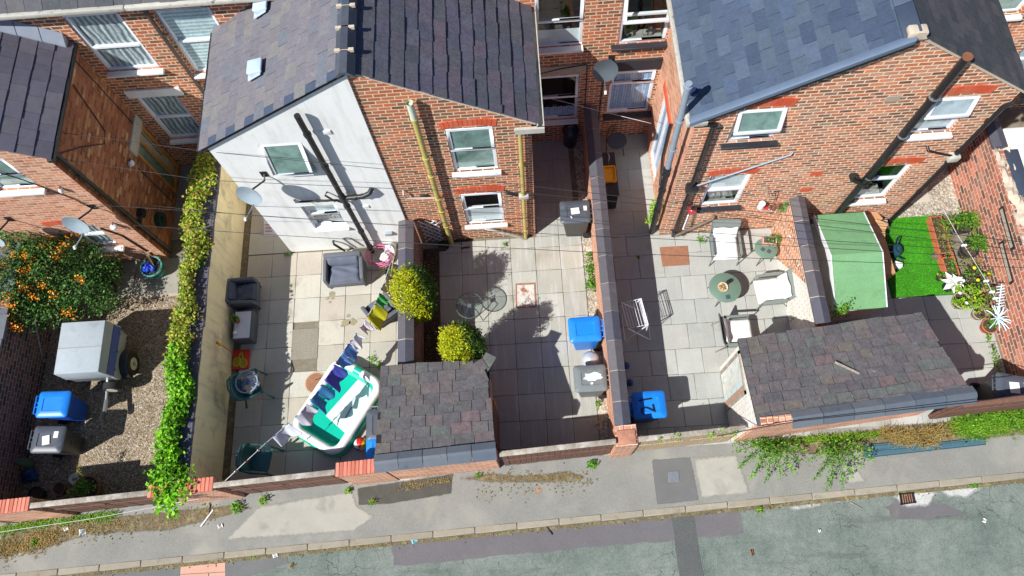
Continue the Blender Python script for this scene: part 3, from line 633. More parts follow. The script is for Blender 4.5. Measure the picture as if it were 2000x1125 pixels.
while y < 10.2:
    L = rd.uniform(.4, .62); b.hexa([(-7.78, y, 1.664), (-7.2 + rd.uniform(-.02, .02), y, 1.664), (-7.2 + rd.uniform(-.02, .02), y + L - .01, 1.664), (-7.78, y + L - .01, 1.664)], [(-7.78, y, 1.69), (-7.22, y, 1.69), (-7.22, y + L - .01, 1.70), (-7.78, y + L - .01, 1.70)]); y += L
b.build('coping', MT['cope'], t)

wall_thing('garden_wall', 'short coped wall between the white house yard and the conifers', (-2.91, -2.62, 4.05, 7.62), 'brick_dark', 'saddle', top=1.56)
wall_thing('garden_wall', 'long brick wall with saddle coping beside the row of wheelie bins', (1.57, 1.84, 2.5, 10.4), 'brick_pale', 'saddle', top=1.5)
t = wall_thing('garden_wall', 'brick wall half painted white beside the green roofed shed', (6.0, 6.27, 4.55, 7.56), 'brick', 'saddle', top=1.56)
b = MB(); b.poly([(5.994, 6.75, 0), (5.994, 5.9, 1.05), (5.994, 5.5, 1.5), (5.994, 4.545, 1.5), (5.994, 4.545, 0)]); b.quad((5.994, 4.545, 0), (5.994, 4.545, 1.5), (6.276, 4.545, 1.5), (6.276, 4.545, 0)); b.quad((6.276, 4.55, 0), (6.276, 4.55, 1.5), (6.276, 7.5, 1.5), (6.276, 7.5, 0)); b.build('white_paint', MT['brick_white'], t)
t = wall_thing('garden_wall', 'orange brick wall with two mortared slots behind the potted plants', (10.66, 10.98, 2.9, 10.4), 'brick_east', group=None, top=1.72)
b = MB(); saddle(b, (10.82, 8.4), (10.82, 10.3), .34, 1.724, .06, .05, .6)
b.build('coping', MT['cope'], t)
b = MB(); b.hexa([(10.9, 7.2, 1.6), (11.2, 7.2, 1.6), (11.2, 8.35, 1.6), (10.9, 8.35, 1.6)], [(10.9, 7.2, 1.75), (11.2, 7.2, 1.75), (11.2, 8.35, 1.76), (10.9, 8.35, 1.76)]); b.build('coping_slate', MT['slate_n'], t, bevel=.01)
b = MB(); b.grid(lambda u, v: (10.66 + .34 * u, 2.9 + 5.5 * v, 1.725 + .06 * math.sin(9 * v * 3) * math.sin(5 * u + v * 40) + random.uniform(0, .05)), 4, 50); b.build('broken_top', MT['mortar'], t)
for (p0, p1) in (((1952, 408), (1975, 490)), ((1952, 475), (1973, 556))):
    def onx(px, py, X=10.655):
        d = _r2 * ((px - 1000) / F) + _d2 * ((py - 562.5) / F) + _fwd; tt = X / d.x; return Vector((X, d.y * tt, CAM_H + d.z * tt))
    a, c = onx(*p0), onx(*p1); 
    b = MB(); b.hexa([(10.635, c.y, c.z), (10.635, a.y, a.z), (10.662, a.y, a.z), (10.662, c.y, c.z)], [(10.635, c.y, c.z + .15), (10.635, a.y, a.z + .15), (10.662, a.y, a.z + .15), (10.662, c.y, c.z + .15)]); sl_ = b.build('mortared_slot', MT['blackp'], t)
    b = MB(); b.hexa([(10.63, c.y + .05, c.z + .03), (10.63, a.y - .05, a.z + .03), (10.64, a.y - .05, a.z + .03), (10.64, c.y + .05, c.z + .03)], [(10.63, c.y + .05, c.z + .12), (10.63, a.y - .05, a.z + .12), (10.64, a.y - .05, a.z + .12), (10.64, c.y + .05, c.z + .12)]); b.build('slot_filling', MT['stone'], sl_)
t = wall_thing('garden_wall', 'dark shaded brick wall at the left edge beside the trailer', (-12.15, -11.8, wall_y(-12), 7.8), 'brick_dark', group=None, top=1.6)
b = MB(); y = 4.75
for i in range(5): b.box(-12.25, y, 1.604, -11.74 + .02 * (i % 2), y + .58, 1.66); y += .59
b.build('coping', MT['ridge2'], t)

# ------------------------------------------------------------------ street boundary
SLP = math.atan(.0515)
def fpt(x, off, z): return (x, wall_y(x) + off, z)
def fbox(b, x0, x1, o0, o1, z0, z1): b.hexa([fpt(x0, o0, z0), fpt(x1, o0, z0), fpt(x1, o1, z0), fpt(x0, o1, z0)], [fpt(x0, o0, z1), fpt(x1, o0, z1), fpt(x1, o1, z1), fpt(x0, o1, z1)]); return b
def street_wall(label, x0, x1, top, m='brick_pale', group='brick walls along the pavement'):
    t = thing('street_wall', label, 'wall', fpt((x0 + x1) / 2, .12, 0), group)
    fbox(MB(), x0, x1, 0, .24, -.05, top).build('brickwork', MT[m], t)
    b = MB(); n = max(2, round((x1 - x0) / .082)); d = (x1 - x0) / n
    for i in range(n): fbox(b, x0 + i * d + .004, x0 + (i + 1) * d - .004, -.02, .26, top + .002, top + .085 + random.uniform(-.003, .003))
    b.build('brick_coping', MT['brick_sold'], t, bevel=.006, seg=1); fbox(MB(), x0, x1, -.012, .252, top, top + .07).build('mortar_bed', MT['mortar'], t)
    return t
street_wall('orange brick wall at the left edge below the potted plants', -15, -10.42, 1.62)
street_wall('orange brick wall end under the hanging ivy', -8.0, -6.66, 1.62)
street_wall('short orange brick wall beside the shed with the beach ball', -4.16, -3.2, 1.66)
def gate(label, x0, x1, top, m, rail, group='timber yard gates', off=.06, brace=True, slant=0):
    t = thing('timber_gate', label, 'gate', fpt((x0 + x1) / 2, off, 0), group)
    b = MB(); n = max(4, round((x1 - x0) / .125)); d = (x1 - x0) / n
    for i in range(n):
        j = random.uniform(-.006, .006); fbox(b, x0 + i * d + .004, x0 + (i + 1) * d - .004, off + j, off + .025 + j, .05, top - .03 + random.uniform(-.01, .005))
    b.build('boards', m, t)
    fbox(MB(), x0 - .02, x1 + .02, off - .035, off + .075, top - .025, top + .025).build('top_rail', rail, t, bevel=.01)
    if brace:
        for k in range(2):
            xa, xb = (x0 + .05, (x0 + x1) / 2 - .06) if k == 0 else ((x0 + x1) / 2 + .06, x1 - .05)
            b = MB(); b.hexa([fpt(xa, off - .02, .9), fpt(xb, off - .02, .9), fpt(xb, off - .002, .9), fpt(xa, off - .002, .9)], [fpt(xa, off - .02, .98), fpt(xb, off - .02, .98), fpt(xb, off - .002, .98), fpt(xa, off - .002, .98)]); b.build('ledge', m, t)
    for xx in (x0 + .02, x1 - .08): fbox(MB(), xx, xx + .07, off + .03, off + .1, 0, top - .03).build('post', m, t)
    return t
gate('brown boarded double gates left of the ivy, grey top rail', -10.4, -8.02, 1.66, MT['timber_br'], MT['timber_gr'])
gate('brown boarded double gates below the green plastic chairs', -6.63, -4.2, 1.7, MT['timber_br'], MT['timber_gr'])
gate('brown boarded gates between the slate shed and brick pier', -.82, 1.5, 1.7, MT['timber_br'], MT['timber_gr'])
gate('pale weathered slatted gates with grey board along the top', 2.0, 4.14, 1.62, MT['timber_pl'], MT['greypipe'] if False else MT['timber_gr'])
gate('brown boarded gates at the right edge of the photo', 8.62, 13, 1.5, MT['timber_br'], MT['timber_br'])
t = thing('brick_pier', 'small brick pier at the street end of the long coped wall', 'pier', fpt(1.75, .1, 0))
fbox(MB(), 1.52, 1.96, -.02, .4, -.05, 1.62).build('brickwork', MT['brick_pale'], t); fbox(MB(), 1.55, 1.93, .0, .3, 1.622, 1.65).build('cap', mat('worn_mortar_cap', sr(176, 124, 100), .3, 9, .95), t, bevel=.01)
street_wall_o = None

# ------------------------------------------------------------------ outhouses
def outhouse(label, W, S, N_, zS, zN, wallm, sl_e, sl_w, seed, xr):
    """W: corner function; roof falls from the street side (S) to the yard (N_)"""
    t = thing('brick_outhouse', label, 'outhouse', ((S[0][0] + S[1][0]) / 2, (S[0][1] + N_[0][1]) / 2, 0), 'slate roofed outhouses')
    b = MB(); p = [(S[0][0] + .06, S[0][1] + .02), (S[1][0] - .06, S[1][1] + .02), (N_[1][0] - .06, N_[1][1] - .08), (N_[0][0] + .06, N_[0][1] - .08)]
    b.hexa([(*q, -.05) for q in p], [(*p[0], zS - .05), (*p[1], zS - .05), (*p[2], zN - .05), (*p[3], zN - .05)]); b.build('brickwork', MT[wallm], t)
    A = Vector((*N_[0], zN)); B = Vector((*N_[1], zN)); Cc = Vector((*S[0], zS)); D = Vector((*S[1], zS))
    b = MB(); b.quad(A, B, D, Cc); b.quad(Cc - Vector((0, 0, .04)), D - Vector((0, 0, .04)), B - Vector((0, 0, .04)), A - Vector((0, 0, .04))); b.build('roof_boarding', MT['under'], t)
    b = MB(); rd = random.Random(seed); LN = (B - A).length; SL_ = (Cc - A).length; rows = round(SL_ / sl_e); n = (B - A).cross(Cc - A).normalized(); n = n if n.z > 0 else -n
    for r in range(rows):
        v0, v1 = r / rows, min(1, (r + 1.3) / rows); x = -(r % 2) * .5 * sl_w + rd.uniform(-.1, .1)
        while x < LN:
            ww = sl_w * rd.uniform(.75, 1.3); u0, u1 = max(0, (x + .006) / LN), min(1, (x + ww - .006) / LN); x += ww
            if u1 - u0 < .02: continue
            if xr and xr(r, (u0 + u1) / 2): continue
            j = rd.uniform(-.02, .02) / SL_; k2 = rd.uniform(-.014, .014) / SL_; h = rd.uniform(.014, .034)
            P = lambda u, v, hh: (A.lerp(B, u)).lerp(Cc.lerp(D, u), max(-.02, v)) + n * hh
            vs = [P(u0, v0 + j, .004), P(u1, v0 + j + k2, .004), P(u1, v1, .004), P(u0, v1, .004), P(u0, v0 + j, h), P(u1, v0 + j + k2, h * rd.uniform(.8, 1.2)), P(u1, v1, .01), P(u0, v1, .01)]
            b.add(vs, ((4, 5, 6, 7), (0, 1, 5, 4), (1, 2, 6, 5), (3, 0, 4, 7)))
    b.build('roof', MT['slate_s'], t)
    return t, A, B, Cc, D
def ridge_run(t, P0, P1, L, m, w=.17, drop=.1):
    P0, P1 = Vector(P0), Vector(P1); d = P1 - P0; n = max(1, round(d.length / L)); y = Vector((-d.y, d.x, 0)).normalized()
    b = MB()
    for i in range(n):
        a = P0 + d * (i + .012) / n; c = P0 + d * (i + .988) / n; lf = Vector((0, 0, random.uniform(0, .014)))
        sec = [(-w, -drop), (-.03, .035), (.03, .04), (w, -.035), (w - .02, -.06), (0, 0), (-w + .03, -drop - .02)]
        b.add([q + lf + y * o + Vector((0, 0, z)) for q in (a, c) for o, z in sec], [(0, 1, 2, 3, 4, 5, 6), (13, 12, 11, 10, 9, 8, 7)] + [(k, k + 7, (k + 1) % 7 + 7, (k + 1) % 7) for k in range(7)])
    b.build('ridge_tile', m, t)
    b = MB()
    b.tube([P0 + Vector((0, 0, -.03)), P1 + Vector((0, 0, -.03))], .045, 6); b.build('ridge_bedding', MT['mortar'], t)
sm = outhouse('small brick outhouse with slipped purple slates beside the paddling pool', None, [(-3.24, wall_y(-3.24)), (-.88, wall_y(-.88))], [(-3.24, 4.14), (-.98, 4.16)], 2.34, 1.86, 'brick_pale', .25, .33, 31, lambda r, u: r < 2 and u > .86)
b = MB()
for i, (cx, cy, a) in enumerate(((-1.22, 3.95, .5), (-1.02, 4.05, 1.0), (-1.2, 3.7, .35))):
    z = 1.86 + .48 * (4.16 - cy) / 2.0 + .03 + i * .012; M_ = Matrix.Translation((cx, cy, z)) @ Matrix.Rotation(a, 4, 'Z') @ Matrix.Rotation(-.2, 4, 'X'); b.box(-.2, -.13, 0, .2, .13, .012, M_)
b.build('slipped_slate', MT['slate_s'], sm[0])
ridge_run(sm[0], (-3.24, wall_y(-3.24) + .06, 2.38), (-.86, wall_y(-.86) + .06, 2.4), .5, MT['ridge2'])
sr_ = outhouse('long brick outhouse with patchwork slates and blue ridge tiles', None, [(4.24, wall_y(4.24) + .01), (8.46, wall_y(8.46) + .16)], [(4.2, 4.24), (8.03, 4.58)], 2.2, 1.92, 'brick_pale', .21, .3, 32, None)
ridge_run(sr_[0], (4.9, wall_y(4.9) + .05, 2.24), (8.52, wall_y(8.52) + .16, 2.22), .6, MT['ridge2'])
b = MB(); x = 4.3
for i in range(5): b.box(x, wall_y(x) - .01, 2.16, x + .11, wall_y(x) + .16, 2.2 + random.uniform(.0, .04)); x += .122
b.build('loose_brick', MT['brick_pale'], sr_[0])
# white west wall and boarded door of the long outhouse
b = MB(); b.hexa([(4.24, wall_y(4.24) + .06, -.02), (4.262, wall_y(4.24) + .06, -.02), (4.262, 4.14, -.02), (4.24, 4.14, -.02)], [(4.24, wall_y(4.24) + .06, 2.12), (4.262, wall_y(4.24) + .06, 2.12), (4.262, 4.14, 1.86), (4.24, 4.14, 1.86)]); b.build('whitewashed_wall', MT['brick_white'], sr_[0])
b = MB(); 
for i in range(6): b.box(4.215, 3.2 + i * .125, .05, 4.235, 3.32 + i * .125, 1.72)
dd = b.build('door', mat('peeling_door', None, .2, 9, .85, isl=SL((222, 220, 210), (206, 214, 206), (212, 204, 188), (190, 208, 204), (176, 140, 118), (216, 214, 204), (206, 206, 196)), stain=(sr(150, 120, 96), 6, .58, .75)), sr_[0])
b = MB()
b.box(4.21, 3.12, .0, 4.239, 3.19, 1.8); b.box(4.21, 3.96, .0, 4.239, 4.03, 1.8); b.box(4.21, 3.12, 1.73, 4.239, 4.03, 1.8); b.build('door_frame', MT['timber_gr'], sr_[0])
b = MB()
M_ = Matrix.Translation((6.2, 3.45, 2.12)) @ Matrix.Rotation(-.55, 4, 'Z'); b.box(-.25, -.02, 0, .25, .02, .03, M_); o = b.build('loose_lath', MT['timber_gr']); tag(o, 'thin mossy lath lying across the patchwork slate roof', 'lath')
# outhouse east side
b = MB(); b.box(-.93, 2.5, .0, -.915, 3.3, 1.75); b.build('door', MT['timber_br'], sm[0])
# ------------------------------------------------------------------ houses
TAN = .604; CS, SN = math.cos(R(31.13)), math.sin(R(31.13))
def house_main(house, x0, x1, holes, m='brick_c', gut=True):
    b = MB(); facade(b, [(x0, 5.98), (x1, 5.98)], holes, lambda u, z: (u, YM, z))
    b.build('rear_wall', MT[m], house)
    b = MB(); b.box(x0 + .003, YM - .03, 5.72, x1 - .003, YM - .002, 5.93); b.build('brick_band', MT['brick_red'], house)
    b = MB(); slates(b, (x0, YM - .22, 6.03), (1, 0, 0), (0, .82, .57), x1 - x0, 4.5, .26, .34, seed=int(x0 * 7 + 99), jit=.008, t=.01)
    r = b.build('main_roof', MT['slate_m'], house)
    b = MB(); b.quad((x0, YM - .2, 6.0), (x1, YM - .2, 6.0), (x1, YM + 3.5, 8.57), (x0, YM + 3.5, 8.57)); b.build('roof_underlay', MT['under'], house)
    b = MB(); b.box(x0 + .004, YM - .3, 5.95, x1 - .004, YM - .16, 6.05); b.build('gutter', MT['gutw'], house, bevel=.02)

# ---- left house
LH = thing('brick_house', 'brown brick terrace house with grey slate outrigger roof behind the orange berried shrub', 'house', (-10.5, YG, 0), 'terraced brick houses')
hw = [(-10.75, -9.88, 3.8, 4.98), (-10.5, -9.82, .9, 2.05)]
b = MB(); facade(b, [(-12.2, 6.83), (-9.08, 4.95)], hw, lambda u, z: (u, YG, z)); facade(b, [(-15.3, 4.95), (-12.2, 6.83)], [], lambda u, z: (u, YG, z))
b.build('gable_wall', MT['brick_pale'], LH)
b = MB(); P = lambda u, z: (-9.08, u, z)
facade(b, [(YG, 4.95), (YM, 4.95)], [(9.62, 10.42, .1, 2.06)], P, back=(-1, 0, 0))
b.build('side_wall', MT['brick_side'], LH)
b = MB(); slates(b, (-8.97, YG - .06, 4.92), (0, 1, 0), (-CS, 0, SN), 2.74, 3.75, .3, .37, seed=3, t=.012, jit=.008)
b.build('roof', MT['slate_a'], LH)
b = MB(); slates(b, (-15.4, YG - .06, 4.92), (0, 1, 0), (CS, 0, SN), 2.74, 3.7, .3, .37, seed=4); b.quad((-8.98, YG - .04, 4.9), (-8.98, YM, 4.9), (-12.2, YM, 6.83), (-12.2, YG - .04, 6.83)); b.quad((-12.2, YG - .04, 6.83), (-12.2, YM, 6.83), (-15.4, YM, 4.9), (-15.4, YG - .04, 4.9))
b.build('roof_far_slope', MT['slate_a'], LH)
b = MB()
for i in range(9):
    x = -9.05 - i * .36; b.hexa([(x, YM - .2, 4.98 + i * .36 * TAN), (x - .34, YM - .2, 4.98 + (i + 1) * .36 * TAN), (x - .34, YM - .01, 4.98 + (i + 1) * .36 * TAN), (x, YM - .01, 4.98 + i * .36 * TAN)], [(x, YM - .2, 5.02 + i * .36 * TAN), (x - .34, YM - .2, 5.02 + (i + 1) * .36 * TAN), (x - .34, YM - .01, 5.2 + (i + 1) * .36 * TAN), (x, YM - .01, 5.2 + i * .36 * TAN)])
b.build('lead_flashing', MT['lead'], LH)
b = MB(); b.box(-9.06, YG - .08, 4.82, -8.93, YM - .02, 4.92); b.build('gutter', MT['blackp'], LH, bevel=.02)
pipe(LH, 'downpipe', [(-8.99, YG + .14, 4.85), (-9.0, YG + .14, .1)], .045, 'black', [(-9.0, YG + .14, z) for z in (4, 2.2, .9)])
b = MB(); b.tube([(-9.0, YG + .14, 1.62), (-9.0, YG + .42, 1.66)], .05, 8); b.box(-9.06, YG + .36, 1.56, -8.92, YG + .55, 1.72); b.build('pipe_hopper', MT['black'], LH)
window(LH, *hw[0], YG, pane='frost', split=.45, sash='top', recess=.05, label='white framed window with frosted panes')
window(LH, *hw[1], YG, blind='net', split=.5, sash=None, recess=.06)
arch(LH, -10.85, -9.95, 2.14, YG, .2)
# side door opening
fr = MB(); Md = lambda v: Vector((-9.13 + v[1], 9.62 + v[0], v[2]))
for a, c, e, g in ((0, .06, .1, 2.06), (.74, .8, .1, 2.06), (.06, .74, 1.99, 2.06), (.06, .74, .1, .2), (.37, .43, .2, 1.99)):
    fr.hexa([Md(v) for v in ((a, 0, e), (c, 0, e), (c, .06, e), (a, .06, e))][::-1], [Md(v) for v in ((a, 0, g), (c, 0, g), (c, .06, g), (a, .06, g))][::-1])
dr = fr.build('door', mat('orange_timber', sr(196, 140, 66), .3, 9, .6), LH)
b = MB(); b.quad((-9.15, 9.66, .15), (-9.15, 10.02, .15), (-9.15, 10.02, 2.02), (-9.15, 9.66, 2.02)); b.build('pane', MT['frost'], dr)
b = MB(); b.quad((-9.15, 10.02, .15), (-9.15, 10.4, .15), (-9.15, 10.4, 2.02), (-9.15, 10.02, 2.02)); b.build('panel', mat('cream_board', sr(196, 186, 160), .2, 5, .7), dr)
b = MB(); b.box(-9.1, 9.5, 2.08, -9.03, 10.48, 2.4); b.build('door_lintel', MT['gutw'], LH)
mh = [(-8.8, -7.68, 3.92, 5.64), (-8.76, -7.8, 1.22, 2.98)]
house_main(LH, -15.3, -7.3, mh)
window(LH, *mh[0], YM, blind='net', split=.43, sash=None, sill_d=.12, recess=.03, label='wide upper window with net curtains')
window(LH, *mh[1], YM, blind='net', split=.5, sash=None, recess=.05, sill_w=.03)
b = MB(); b.box(-8.86, YM - .04, 3.0, -7.6, YM + .02, 3.26); b.build('window_lintel', MT['render'], LH)
pipe(LH, 'rear_downpipe', [(-7.42, YM - .1, 5.95), (-7.1, YM - .07, 5.75), (-7.1, YM - .07, .1)], .045, mat('brown_iron', sr(84, 70, 62), .2, 8, .5), [(-7.1, YM - .07, z) for z in (5, 3.4, 1.6)])
for pts in ([(-9.06, 10.25, 4.9), (-9.06, 10.2, 1.0)], [(-9.06, 9.3, 1.9), (-9.06, 9.28, .2)], [(-9.06, 7.98, 4.7), (-9.06, 8.6, 4.0), (-9.06, 9.1, 3.3), (-9.06, 9.4, 3.35), (-9.06, 9.7, 4.6)]):
    b = MB(); b.tube(pts, .012, 5); b.build('wall_cable', MT['cable'], LH)
b = MB(); b.tube([(-10.4, YG - .02, 4.7), (-10.0, YG - .02, 4.2), (-9.5, YG - .02, 3.3), (-9.4, YG - .02, 2.9), (-9.15, YG - .02, 2.9)], .012, 5); b.build('wall_cable', MT['cable'], LH); b = MB(); b.tube([(-9.75, YG - .02, 1.9), (-9.5, YG - .02, 1.5), (-9.35, YG - .02, .3)], .02, 6); b.build('wall_cable', MT['cable'], LH)

# ---- centre: rendered half
WH = thing('rendered_house', 'white rendered outrigger house with pinkish grey slate roof beside the bare brick half', 'house', (-4.4, YG, 0), 'terraced brick houses')
hw = [(-4.98, -4.16, 3.92, 4.92), (-4.98, -4.2, 1.22, 2.36)]
yr = YG - .045
b = MB(); facade(b, [(-5.95, 5.02), (-2.82, 6.9)], hw, lambda u, z: (u, yr, z), reveal=.13); b.quad((-2.82, yr, 0), (-2.82, YG + .02, 0), (-2.82, YG + .02, 6.88), (-2.82, yr, 6.88))
b.quad((-5.95, YM, 0), (-5.95, yr, 0), (-5.95, yr, 5.02), (-5.95, YM, 5.02))
b.build('rendered_wall', MT['render'], WH)
E0 = (-6.09, YG - .12, 4.95)
dk = lambda r, x: (r % 2 == 1 and x < .17)
b = MB(); slates(b, E0, (0, 1, 0), (CS, 0, SN), 5.2, 3.78, .265, .34, seed=5, skip=dk, t=.01, jit=.009)
b.build('roof', MT['slate_l'], WH)
for rr in range(1, 15, 2):
    b = MB(); slates(b, E0, (0, 1, 0), (CS, 0, SN), .34, 3.78, .265, .34, seed=5, skip=lambda r, x: not (r == rr and x < .17), t=.011, jit=.006); b.build('verge_slate', MT['slate_n'], WH)
b = MB(); b.quad((-6.05, YG - .1, 4.93), (-6.05, 13, 4.93), (-2.82, 13, 6.88), (-2.82, YG - .1, 6.88)); b.hexa([(-6.05, YG - .1, 4.9), (-6.05, YG - .05, 4.9), (-2.82, YG - .05, 6.85), (-2.82, YG - .1, 6.85)], [(-6.05, YG - .1, 4.93), (-6.05, YG - .05, 4.93), (-2.82, YG - .05, 6.88), (-2.82, YG - .1, 6.88)])
b.build('roof_underlay', MT['under'], WH)
b = MB()
for i in range(11):
    y0 = YG - .14 + i * .46; lift = .012 if i % 2 else 0
    b.add([(-2.82 + x, y, 6.9 + z + lift) for y in (y0, y0 + .447) for x, z in ((-.17, -.04), (-.06, .085), (.06, .085), (.17, -.04), (.12, -.05), (0, .03), (-.12, -.05))], [(0, 1, 2, 3, 4, 5, 6)] + [(k, k + 7, (k + 1) % 7 + 7, (k + 1) % 7) for k in range(7)] + [(13, 12, 11, 10, 9, 8, 7)])
b.build('ridge_tile', MT['ridge'], WH)
b = MB()
for i in range(1, 11): b.box(-2.98, YG - .165 + i * .46, 6.93, -2.66, YG - .11 + i * .46, 6.985)
b.build('ridge_mortar', MT['mortar'], WH)
b = MB(); b.box(-6.16, YG - .1, 4.83, -6.03, YM - .02, 4.93); b.build('gutter', MT['blackp'], WH, bevel=.02)
for y in (8.78, 10.2):
    v = MB(); c = Vector((-4.72, y, 5.83)); u = Vector((CS, 0, SN)); n = Vector((-SN, 0, CS)); a = Vector((0, 1, 0))
    pq = lambda i, j, k: c + u * i + a * j + n * k
    v.hexa([pq(-.22, -.2, .02), pq(.12, -.2, .02), pq(.12, .1, .02), pq(-.22, .1, .02)], [pq(-.22, -.2, .035), pq(.12, -.2, .035), pq(.12, .1, .035), pq(-.22, .1, .035)])
    vv = v.build('roof_vent', mat('vent_tile', sr(178, 196, 214), .06, 5, .5), WH)
    v = MB(); v.hexa([pq(-.12, -.17, .03), pq(.16, -.17, .03), pq(.16, .16, .03), pq(-.12, .16, .03)], [pq(-.12, -.15, .16), pq(.16, -.15, .07), pq(.16, .14, .07), pq(-.12, .14, .16)]); v.build('vent_hood', bpy.data.materials['vent_tile'], vv, bevel=.015)
    v = MB(); v.hexa([pq(-.135, -.1, .045), pq(-.121, -.1, .045), pq(-.121, .1, .045), pq(-.135, .1, .045)], [pq(-.135, -.1, .13), pq(-.121, -.1, .13), pq(-.121, .1, .13), pq(-.135, .1, .13)]); v.build('vent_slot', MT['black'], vv)
window(WH, *hw[0], yr, pane='frost', split=.06, sash='full', open_ang=13, recess=.05, sill_d=.1, sill_w=.02, label='upper window, its frosted sash swung open')
window(WH, *hw[1], yr, blind='blindw', split=.5, sash='top', open_ang=0, recess=.1, sill_d=.08, sill_w=.02, bz=(.35, 1))
pipe(WH, 'soil_pipe', [(-3.9, yr - .13, 5.95), (-3.9, yr - .13, .02)], .058, 'blackp', [(-3.9, yr - .13, z) for z in (5.35, 4.2, 2.95, 2.5, 1.2, .3)], 12)
pipe(WH, 'branch_pipe', [(-3.84, yr - .13, 2.86), (-3.45, yr - .14, 2.9), (-3.3, yr - .12, 2.98), (-3.24, yr - .02, 3.0)], .055, 'blackp', [(-3.62, yr - .135, 2.88)], 12)
pipe(WH, 'waste_pipe', [(-5.0, yr - .01, 2.72), (-4.98, yr - .06, 2.7), (-4.1, yr - .07, 2.68), (-3.95, yr - .1, 2.6)], .026, 'blackp', [(-4.5, yr - .065, 2.69)])
pipe(WH, 'overflow_pipe', [(-4.22, yr - .01, 2.95), (-4.25, yr - .1, 2.98), (-4.1, yr - .12, 2.72)], .022, 'blackp')
for x, z in ((-3.62, 5.2), (-3.6, 2.18)):
    b = MB(); b.box(x - .11, yr - .025, z - .06, x + .11, yr - .001, z + .06); b.build('air_vent', MT['render'], WH, bevel=.006)
b = MB(); b.box(-3.42, yr - .07, .7, -3.24, yr - .002, .84); b.build('outlet_box', MT['dishgrey'], WH, bevel=.01)
b = MB(); b.tube([(-4.75, yr - .01, .52), (-4.72, yr - .12, .56), (-4.62, yr - .14, .36), (-4.58, yr - .1, .1)], .03, 7); b.build('tap_pipe', MT['blackp'], WH, smooth='auto')
b = MB(); b.tube([(-4.5, yr - .02, .62), (-4.42, yr - .02, .66), (-4.3, yr - .02, .62), (-4.1, yr - .02, .1)], .011, 5); b.tube([(-4.48, yr - .02, .62), (-4.4, yr - .02, .3), (-4.3, yr - .02, .05)], .011, 5); b.build('wall_cable', MT['cable'], WH)
mh = [(-7.02, -5.9, 3.66, 5.62)]
house_main(WH, -7.3, -2.82, mh)
window(WH, *mh[0], YM, blind='slats', split=.5, sash=None, recess=.05, sill_d=.1, bz=(.0, 1), label='upper window with white slatted blinds')

# ---- centre: brick half
BH = thing('brick_house', 'bare brick outrigger house with purple slates and yellow pipes beside the white half', 'house', (-1.2, YG, 0), 'terraced brick houses')
hw = [(-1.43, -.52, 3.32, 4.94), (-1.43, -.52, .8, 2.36)]
b = MB(); facade(b, [(-2.82, 6.88), (.2, 5.04)], hw, lambda u, z: (u, YG, z), reveal=.1)
b.quad((.2, YG, 0), (.2, YM, 0), (.2, YM, 5.04), (.2, YG, 5.04))
b.build('brick_wall', MT['brick_c'], BH)
b = MB(); slates(b, (.34, YG - .05, 4.98), (0, 1, 0), (-CS, 0, SN), 5.2, 3.68, .268, .37, seed=9, t=.016, jit=.014)
b.build('roof', MT['slate_d'], BH)
b = MB(); b.quad((.3, 13, 4.96), (.3, YG - .03, 4.96), (-2.82, YG - .03, 6.86), (-2.82, 13, 6.86)); b.build('roof_underlay', MT['under'], BH)
b = MB(); b.hexa([(-2.7, YG - .045, 6.78), (.28, YG - .045, 4.95), (.28, YG - .003, 4.95), (-2.7, YG - .003, 6.78)], [(-2.7, YG - .045, 6.825), (.28, YG - .045, 4.995), (.28, YG - .003, 4.995), (-2.7, YG - .003, 6.825)]); b.build('verge_mortar', MT['mortar'], BH)
b = MB(); b.box(.3, YG - .1, 4.86, .325, YM - .02, 4.99); b.box(.325, YG - .1, 4.86, .42, YM - .02, 4.88); b.box(.42, YG - .1, 4.86, .44, YM - .02, 4.99); b.box(.3, YG - .12, 4.86, .44, YG - .1, 4.99); b.box(-.12, YG - .16, 4.84, .44, YG - .1, 4.99); b.build('gutter', MT['gutw'], BH)
window(BH, *hw[0], YG, pane='frost', split=.5, sash='top', recess=.04, sill_d=.1, label='upper window with green frosted glass')
window(BH, *hw[1], YG, blind='blindw', split=.5, sash='top', recess=.04, sill_d=.1, bz=(0, .5))
arch(BH, -1.5, -.46, 4.97, YG, .2); arch(BH, -1.5, -.46, 2.4, YG, .22)
b = MB(); 
for z in (3.14, .62): b.box(-1.5, YG - .012, z, -.46, YG + .01, z + .1)
b.build('sill_course', MT['brick_red'], BH)
sp = pipe(BH, 'soil_pipe', [(-1.9, YG - .14, 5.95), (-1.9, YG - .14, .02)], .058, 'yellowpipe', [(-1.9, YG - .14, z) for z in (5.55, 4.2, 3.5, 2.5, 1.9, 1.1)], 12)
sp['label'] = 'thick yellowed soil pipe with paler top'
b = MB(); b.tube([(-1.9, YG - .14, 5.55), (-1.9, YG - .14, 6.05)], .066, 12, cap=False); b.tube([(-1.9, YG - .14, 5.98), (-1.9, YG - .14, 5.99)], .05, 12); b.build('pipe_top', mat('pale_green_paint', sr(206, 216, 190), .08, 6, .5), sp, smooth='auto')
pipe(BH, 'downpipe', [(-.02, YG - .11, 4.86), (-.05, YG - .09, .02)], .042, 'yellowpipe', [(-.04, YG - .09, z) for z in (3.6, 2.35, .5)])
pipe(BH, 'waste_pipe', [(-.42, YG - .01, 2.42), (-.4, YG - .08, 2.42), (-.1, YG - .09, 2.28)], .032, 'black')
b = MB(); b.box(-.14, YG - .16, 2.2, .08, YG - .03, 2.34); b.build('hopper_head', MT['gutw'], BH, bevel=.02)
pipe(BH, 'overflow_pipe', [(-2.62, YG - .02, 2.72), (-2.62, YG - .1, 2.7), (-2.6, YG - .1, 2.52), (-1.98, YG - .1, 2.46)], .022, 'gutw')
